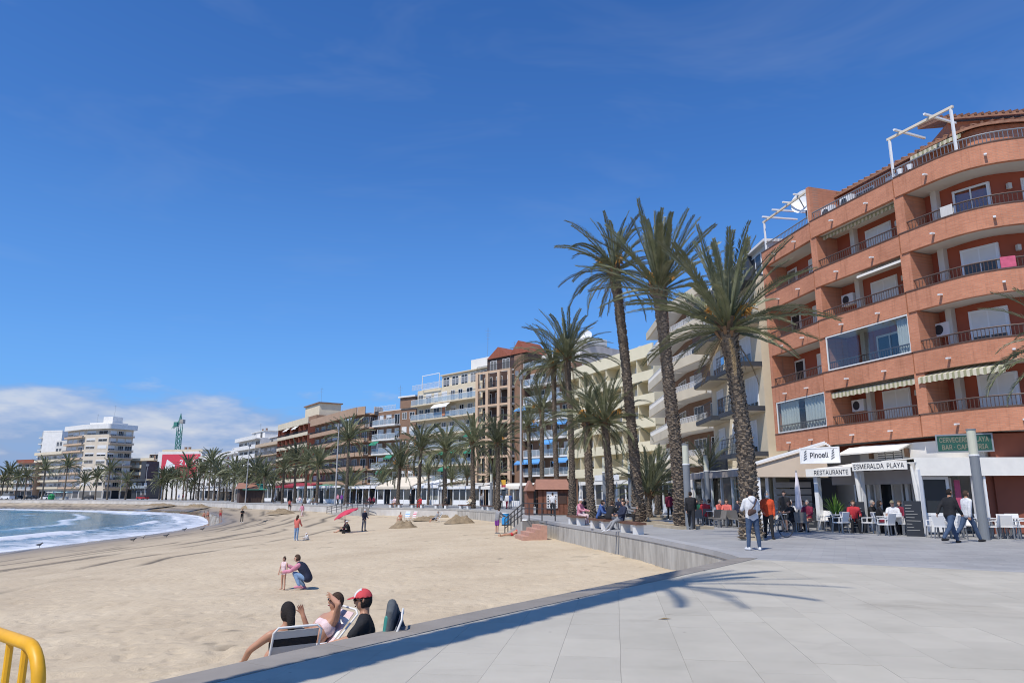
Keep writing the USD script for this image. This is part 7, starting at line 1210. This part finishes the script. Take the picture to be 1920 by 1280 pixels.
bp(645, 997, 'person in red with bare legs stretched, sitting under red parasol', (-.9, -.3), pose(spine=-8, legL=(88, 6, 20), legR=(92, 8, 34), armL=(-20, 14, 10), armR=(20, 10, 40), seat=.06), top=('cloth_maroon', 'short'), bottom=('cloth_black', 'short'), hair=('hair_black', 'short'))
bp(682, 995, 'person in dark jacket and pale cap standing right of red parasol', (.6, -.5), pose(armL=(10, 8, 60), armR=(6, 8, 40)), top=('cloth_navy', 'long'), bottom=('cloth_grey', 'long'), shoes='cloth_black', hat=('cloth_white', None))
bp(453, 979, 'walker in black shorts by the wet sand', (.5, -.8), pose(armL=(20, 8, 80), armR=(20, 8, 70)), skin='skin_tan', top=('cloth_black', 'short'), bottom=('cloth_black', 'long'), shoes='cloth_white', hair=('hair_brown', 'short'))
bp(414, 959, 'bather in red shorts standing near the far blue bin', (.2, -1), pose(), skin='skin_tan', bottom=('cloth_red', 'short'), hair=('hair_brown', 'short'))
for px, w, c in ((384, 'left one of two sitting sunbathers by the far wall', 'cloth_red'), (391, 'right one of two sitting sunbathers by the far wall', 'cloth_coral')): bp(px, 954, w, (0, -1), pose(spine=10, legL=(95, 8, 80), legR=(95, 8, 70), seat=.05), skin='skin_tan', bottom=(c, 'short'), hair=('hair_brown', 'short'))
bp(566, 968, 'woman in pink top and pale trousers walking below the wall', (-.3, -.9), WALK(), top=('cloth_pink', 'long'), bottom=('cloth_pale_pink', 'long'), hair=('hair_brown', 'long'), shoes='cloth_coral', female=True)
bp(542, 960, 'person in red and black standing by the far sand heap', (.4, -.8), pose(), top=('cloth_coral', 'short'), bottom=('cloth_black', 'short'), hair=('hair_brown', 'short'), skin='skin_tan')
bp(527, 958, 'person sitting on the far sand heap', (-.5, -.8), pose(spine=10, legL=(95, 8, 70), legR=(95, 8, 60), seat=.3), top=('cloth_grey', 'long'), bottom=('cloth_grey', 'long'), hair=('hair_grey', 'short'))
bp(751, 976, 'tanned sunbather sitting left of the blue beach chair', (-.3, -.9), pose(spine=4, legL=(92, 10, 40), legR=(92, 10, 50), armL=(30, 14, 30), armR=(30, 14, 30), seat=.06), skin='skin_tan', top=('cloth_coral', 'bikini'), bottom=('cloth_black', 'brief'), hair=('hair_grey', 'short'))
bp(816, 978, 'person reclining in a low chair between the sand heaps', (-.9, -.3), pose(spine=-30, legL=(84, 6, 60), legR=(80, 6, 50), seat=.25), skin='skin_tan', top=('cloth_grey', 'short'), bottom=('cloth_navy', 'short'), hair=('hair_grey', 'short'))
bp(932, 1000, 'person in grey top and purple skirt beside the blue bin', (.6, .6), pose(spine=14, armL=(40, 10, 30), armR=(45, 10, 30)), top=('cloth_grey', 'long'), bottom=('cloth_purple', 'short'), hair=('hair_black', 'short'), shoes='cloth_grey', female=True)
bp(960, 1004, 'sunbather lying back on the sand below the ramp', (-.95, -.3), pose(spine=-62, legL=(88, 6, 6), legR=(90, 8, 20), armL=(-10, 20, 30), armR=(0, 16, 30), seat=.02), skin='skin_tan', top=('cloth_red', 'bikini'), bottom=('cloth_red', 'brief'), hair=('hair_brown', 'short'))
def low_chair(px, row, m, label, face): a = on_sand(px, row); return beach_chair(label, a, face, 25, m, 'white_paint', .28)
low_chair(762, 975, 'blue_awning', 'pale blue striped beach chair between the sunbather and the red chair', (-.2, -1)); low_chair(773, 975, 'red_cloth', 'red striped beach chair right of the blue one', (-.6, -.8)); low_chair(819, 978, 'cloth_black', 'low dark beach chair between sand heaps', (-.9, -.3)); low_chair(972, 1000, 'red_cloth', 'red folding chair below the ramp railing', (-.8, -.5))
# --- people on the promenade
def pp(px, Y, label, face, J, **k): x, y = XY(px, Y); return person(label, (x, y, 0), face, J, **k)
al = along(XY(1124, 35.6)); bf = np.array([math.cos(al + math.pi / 2), math.sin(al + math.pi / 2)])
pp(1086, 40.4, 'person in pink top and white hat on the farthest of three benches', (.75, -.5), SIT(.47), top=('cloth_pink', 'long'), bottom=('cloth_pale_pink', 'long'), hat=('cloth_white', 'cloth_white'), shoes='cloth_white')
pp(1121, 35.7, 'person in blue hooded jacket on middle bench', (.85, -.3), SIT(.47, spine=20), top=('cloth_blue', 'long'), bottom=('cloth_black', 'long'), hair=('hair_black', 'short'), shoes='cloth_black', hood=True)
pp(1140, 34.6, 'person in dark jacket sitting at right end of middle bench', (.6, .5), SIT(.47, spine=24), top=('cloth_black', 'long'), bottom=('cloth_grey', 'long'), hair=('hair_brown', 'short'), shoes='cloth_grey')
pp(1163, 32.6, 'person in dark jacket leaning with legs stretched on nearest bench', (-.9, -.35), SIT(.47, spine=-16, legL=(78, 8, 40), legR=(70, 8, 30)), top=('cloth_navy', 'long'), bottom=('cloth_grey', 'long'), hair=('hair_black', 'short'), shoes='cloth_white')
pp(1172, 40.5, 'person in pale grey jacket behind the nearest bench', (.9, -.2), SIT(.45, armL=(60, 8, 30)), top=('cloth_grey', 'long'), bottom=('cloth_black', 'long'), hair=('hair_grey', 'short'), shoes='cloth_black')
for px, Y, w, m, h in ((1160, 56, 'man with white hair at the cafe table behind benches', 'cloth_navy', 'hair_grey'), (1168, 58, 'cafe guest in maroon left of tall trunk', 'cloth_maroon', 'hair_brown'), (1181, 54, 'cafe guest in black right beside tall trunk', 'cloth_black', 'hair_brown'), (1096, 60, 'cafe guest in black behind far bench', 'cloth_black', 'hair_black'), (1103, 61, 'cafe guest in grey behind far bench', 'cloth_grey', 'hair_grey')): pp(px, Y, w, (-.4, -.9), SIT(.45), top=(m, 'long'), bottom=('cloth_black', 'long'), hair=(h, 'short'), shoes='cloth_black')
pp(1255, 47.4, 'woman in maroon top and black leggings walking away between palms', (.1, 1), WALK(1, legL=(16, 2, 5), legR=(-14, 2, 20)), top=('cloth_maroon', 'long'), bottom=('cloth_black', 'long'), hair=('hair_black', 'short'), shoes='cloth_white', female=True)
pp(1294, 34.9, 'man in dark clothes walking right of the tallest palm', (.3, 1), WALK(1, legL=(14, 2, 5), legR=(-12, 2, 16)), top=('cloth_black', 'long'), bottom=('cloth_black', 'long'), hair=('hair_black', 'short'), shoes='cloth_black')
for px, Y, w, m, b, h, fc_ in ((1303, 41, 'seated person in green jacket behind walking man', 'cloth_green', 'cloth_black', 'hair_black', (.3, -1)), (1321, 40.4, 'seated person in red at cafe table under lantern pole', 'cloth_red', 'cloth_black', 'hair_grey', (.2, 1)), (1347, 39.2, 'seated person in pale pink, left of two, before the glass terrace', 'cloth_coral', 'cloth_grey', 'hair_grey', (.4, -.9)), (1362, 39.0, 'seated person in pale pink, right of two, before the glass terrace', 'cloth_coral', 'cloth_grey', 'hair_brown', (-.5, -.8)), (1331, 41.0, 'seated person in grey beside the person in red', 'cloth_grey', 'jeans', 'hair_brown', (-.7, .3))): pp(px, Y, w, fc_, SIT(.45), top=(m, 'long'), bottom=(b, 'long'), hair=(h, 'short'), shoes='cloth_black')
pp(1470, 34.0, 'waiter in black standing behind the woman in orange', (-.6, -.8), pose(), top=('cloth_black', 'long'), bottom=('cloth_black', 'long'), hair=('hair_black', 'short'), shoes='cloth_black')
pp(1484, 32.8, 'seated man with bare arms on table, right of orange sweater', (-.9, -.2), SIT(.45, spine=14, armL=(55, 10, 30), armR=(50, 10, 30)), skin='skin_tan', top=('cloth_black', 'short'), bottom=('cloth_black', 'short'), hair=('hair_brown', 'short'), shoes='cloth_black')
pp(1513, 33.0, 'grey haired seated person partly behind first menu board', (-.7, -.6), SIT(.45), top=('cloth_maroon', 'long'), bottom=('skin_tan', 'short'), hair=('hair_grey', 'short'), shoes='cloth_black')
pp(1671, 30.75, 'seated diner with khaki cap and grey shirt behind white chair', (-.5, -.85), SIT(.45), top=('cloth_white', 'short'), bottom=('cloth_black', 'long'), hat=('cloth_khaki', 'cloth_khaki'), shoes='cloth_black', lod=1)
pp(1643, 31.3, 'seated diner with dark hair and black top facing the capped diner', (.9, -.3), SIT(.45, armL=(50, 10, 40)), top=('cloth_black', 'long'), bottom=('cloth_maroon', 'long'), hair=('hair_black', 'long'), shoes='cloth_red', lod=1, female=True)
for px, Y, w, m, b, h, st in ((789, 93.5, 'person in bright red sitting on far bench', 'cloth_red', 'cloth_red', 'hair_brown', 0), (838, 92, 'person in black sitting on bench by white hut', 'cloth_black', 'cloth_black', 'hair_grey', 0), (882, 88, 'person in beige sitting on far bench', 'cream', 'cloth_khaki', 'hair_brown', 0), (890, 92, 'person in black sitting beside one in beige', 'cloth_black', 'cloth_black', 'hair_black', 0), (904, 94, 'person in grey blue standing by far bench end', 'cloth_grey', 'jeans', 'hair_black', 1), (741, 98, 'woman in patterned grey and brown on far bench', 'cloth_pale_pink', 'skin_tan', 'hair_brown', 0), (694, 112, 'person in dark red sitting with back to the ramp railing, left', 'cloth_maroon', 'cloth_black', 'hair_grey', 0), (702, 111, 'person in dark red sitting with back to the ramp railing, right', 'cloth_maroon', 'cloth_black', 'hair_brown', 0), (634, 128, 'person in magenta standing right of floodlight mast', 'cloth_pink', 'cloth_black', 'hair_brown', 1), (641, 127, 'person in purple standing right of one in magenta', 'cloth_purple', 'jeans', 'hair_grey', 1), (563, 134, 'person in pink and white on the wall bench far off', 'cloth_pale_pink', 'cloth_white', 'hair_brown', 0), (519, 146, 'person in black by palms before striped cells', 'cloth_black', 'cloth_black', 'hair_black', 0), (588, 132, 'person in beige sitting before mint terrace', 'cloth_khaki', 'cloth_khaki', 'hair_grey', 0), (770, 110, 'person in black standing at dark doorway of terrace', 'cloth_black', 'cloth_black', 'hair_black', 1), (951, 86, 'person in white and maroon standing left of kiosk', 'cloth_white', 'cloth_maroon', 'hair_black', 1), (957, 87, 'person in blue standing beside kiosk mast', 'cloth_blue', 'jeans', 'hair_brown', 1), (940, 90, 'person in white by the banner terrace', 'cloth_white', 'cloth_black', 'hair_black', 1), (431, 190, 'person in dark clothes in the palm grove', 'cloth_black', 'cloth_black', 'hair_black', 1), (404, 206, 'person in navy in the palm grove', 'cloth_navy', 'cloth_black', 'hair_brown', 1), (344, 214, 'person in maroon walking before mural building', 'cloth_maroon', 'cloth_black', 'hair_black', 1), (336, 216, 'person in blue walking before mural building', 'cloth_blue', 'cloth_grey', 'hair_black', 1)):
    pp(px, Y, w, (-.5, -.85), pose() if st else SIT(.45), top=(m, 'long'), bottom=(b, 'long'), hair=(h, 'short'), shoes='cloth_black', group=None)
for px, Y, w, m, h, fc_ in ((1597, 32.2, 'seated guest in red top behind the middle menu board', 'cloth_red', 'hair_brown', (-.3, -.9)), (1630, 32.4, 'seated guest in black by the inner post', 'cloth_black', 'hair_grey', (.6, -.7)), (1686, 30.9, 'seated guest in maroon left of largest menu board', 'cloth_maroon', 'hair_brown', (-.8, -.5)), (1503, 34.6, 'seated guest in grey under the beige awning', 'cloth_grey', 'hair_black', (-.6, -.7)), (1479, 35.0, 'blonde seated guest behind bare armed man', 'cloth_white', 'hair_grey', (.2, -.9)), (1385, 38.4, 'seated guest in navy right of pale pink pair', 'cloth_navy', 'hair_black', (-.7, -.4)), (1313, 42.0, 'seated guest in black behind person in red', 'cloth_black', 'hair_brown', (.5, -.8))): pp(px, Y, w, fc_, SIT(.45), top=(m, 'long'), bottom=('cloth_black', 'long'), hair=(h, 'short'), shoes='cloth_black')
p = XY(1039, 57.4); pp(1036, 56.8, 'person in black trousers standing before the kiosk board', (.2, 1), pose(), top=('cloth_white', 'short'), bottom=('cloth_black', 'long'), hair=('hair_black', 'short'), shoes='cloth_black')
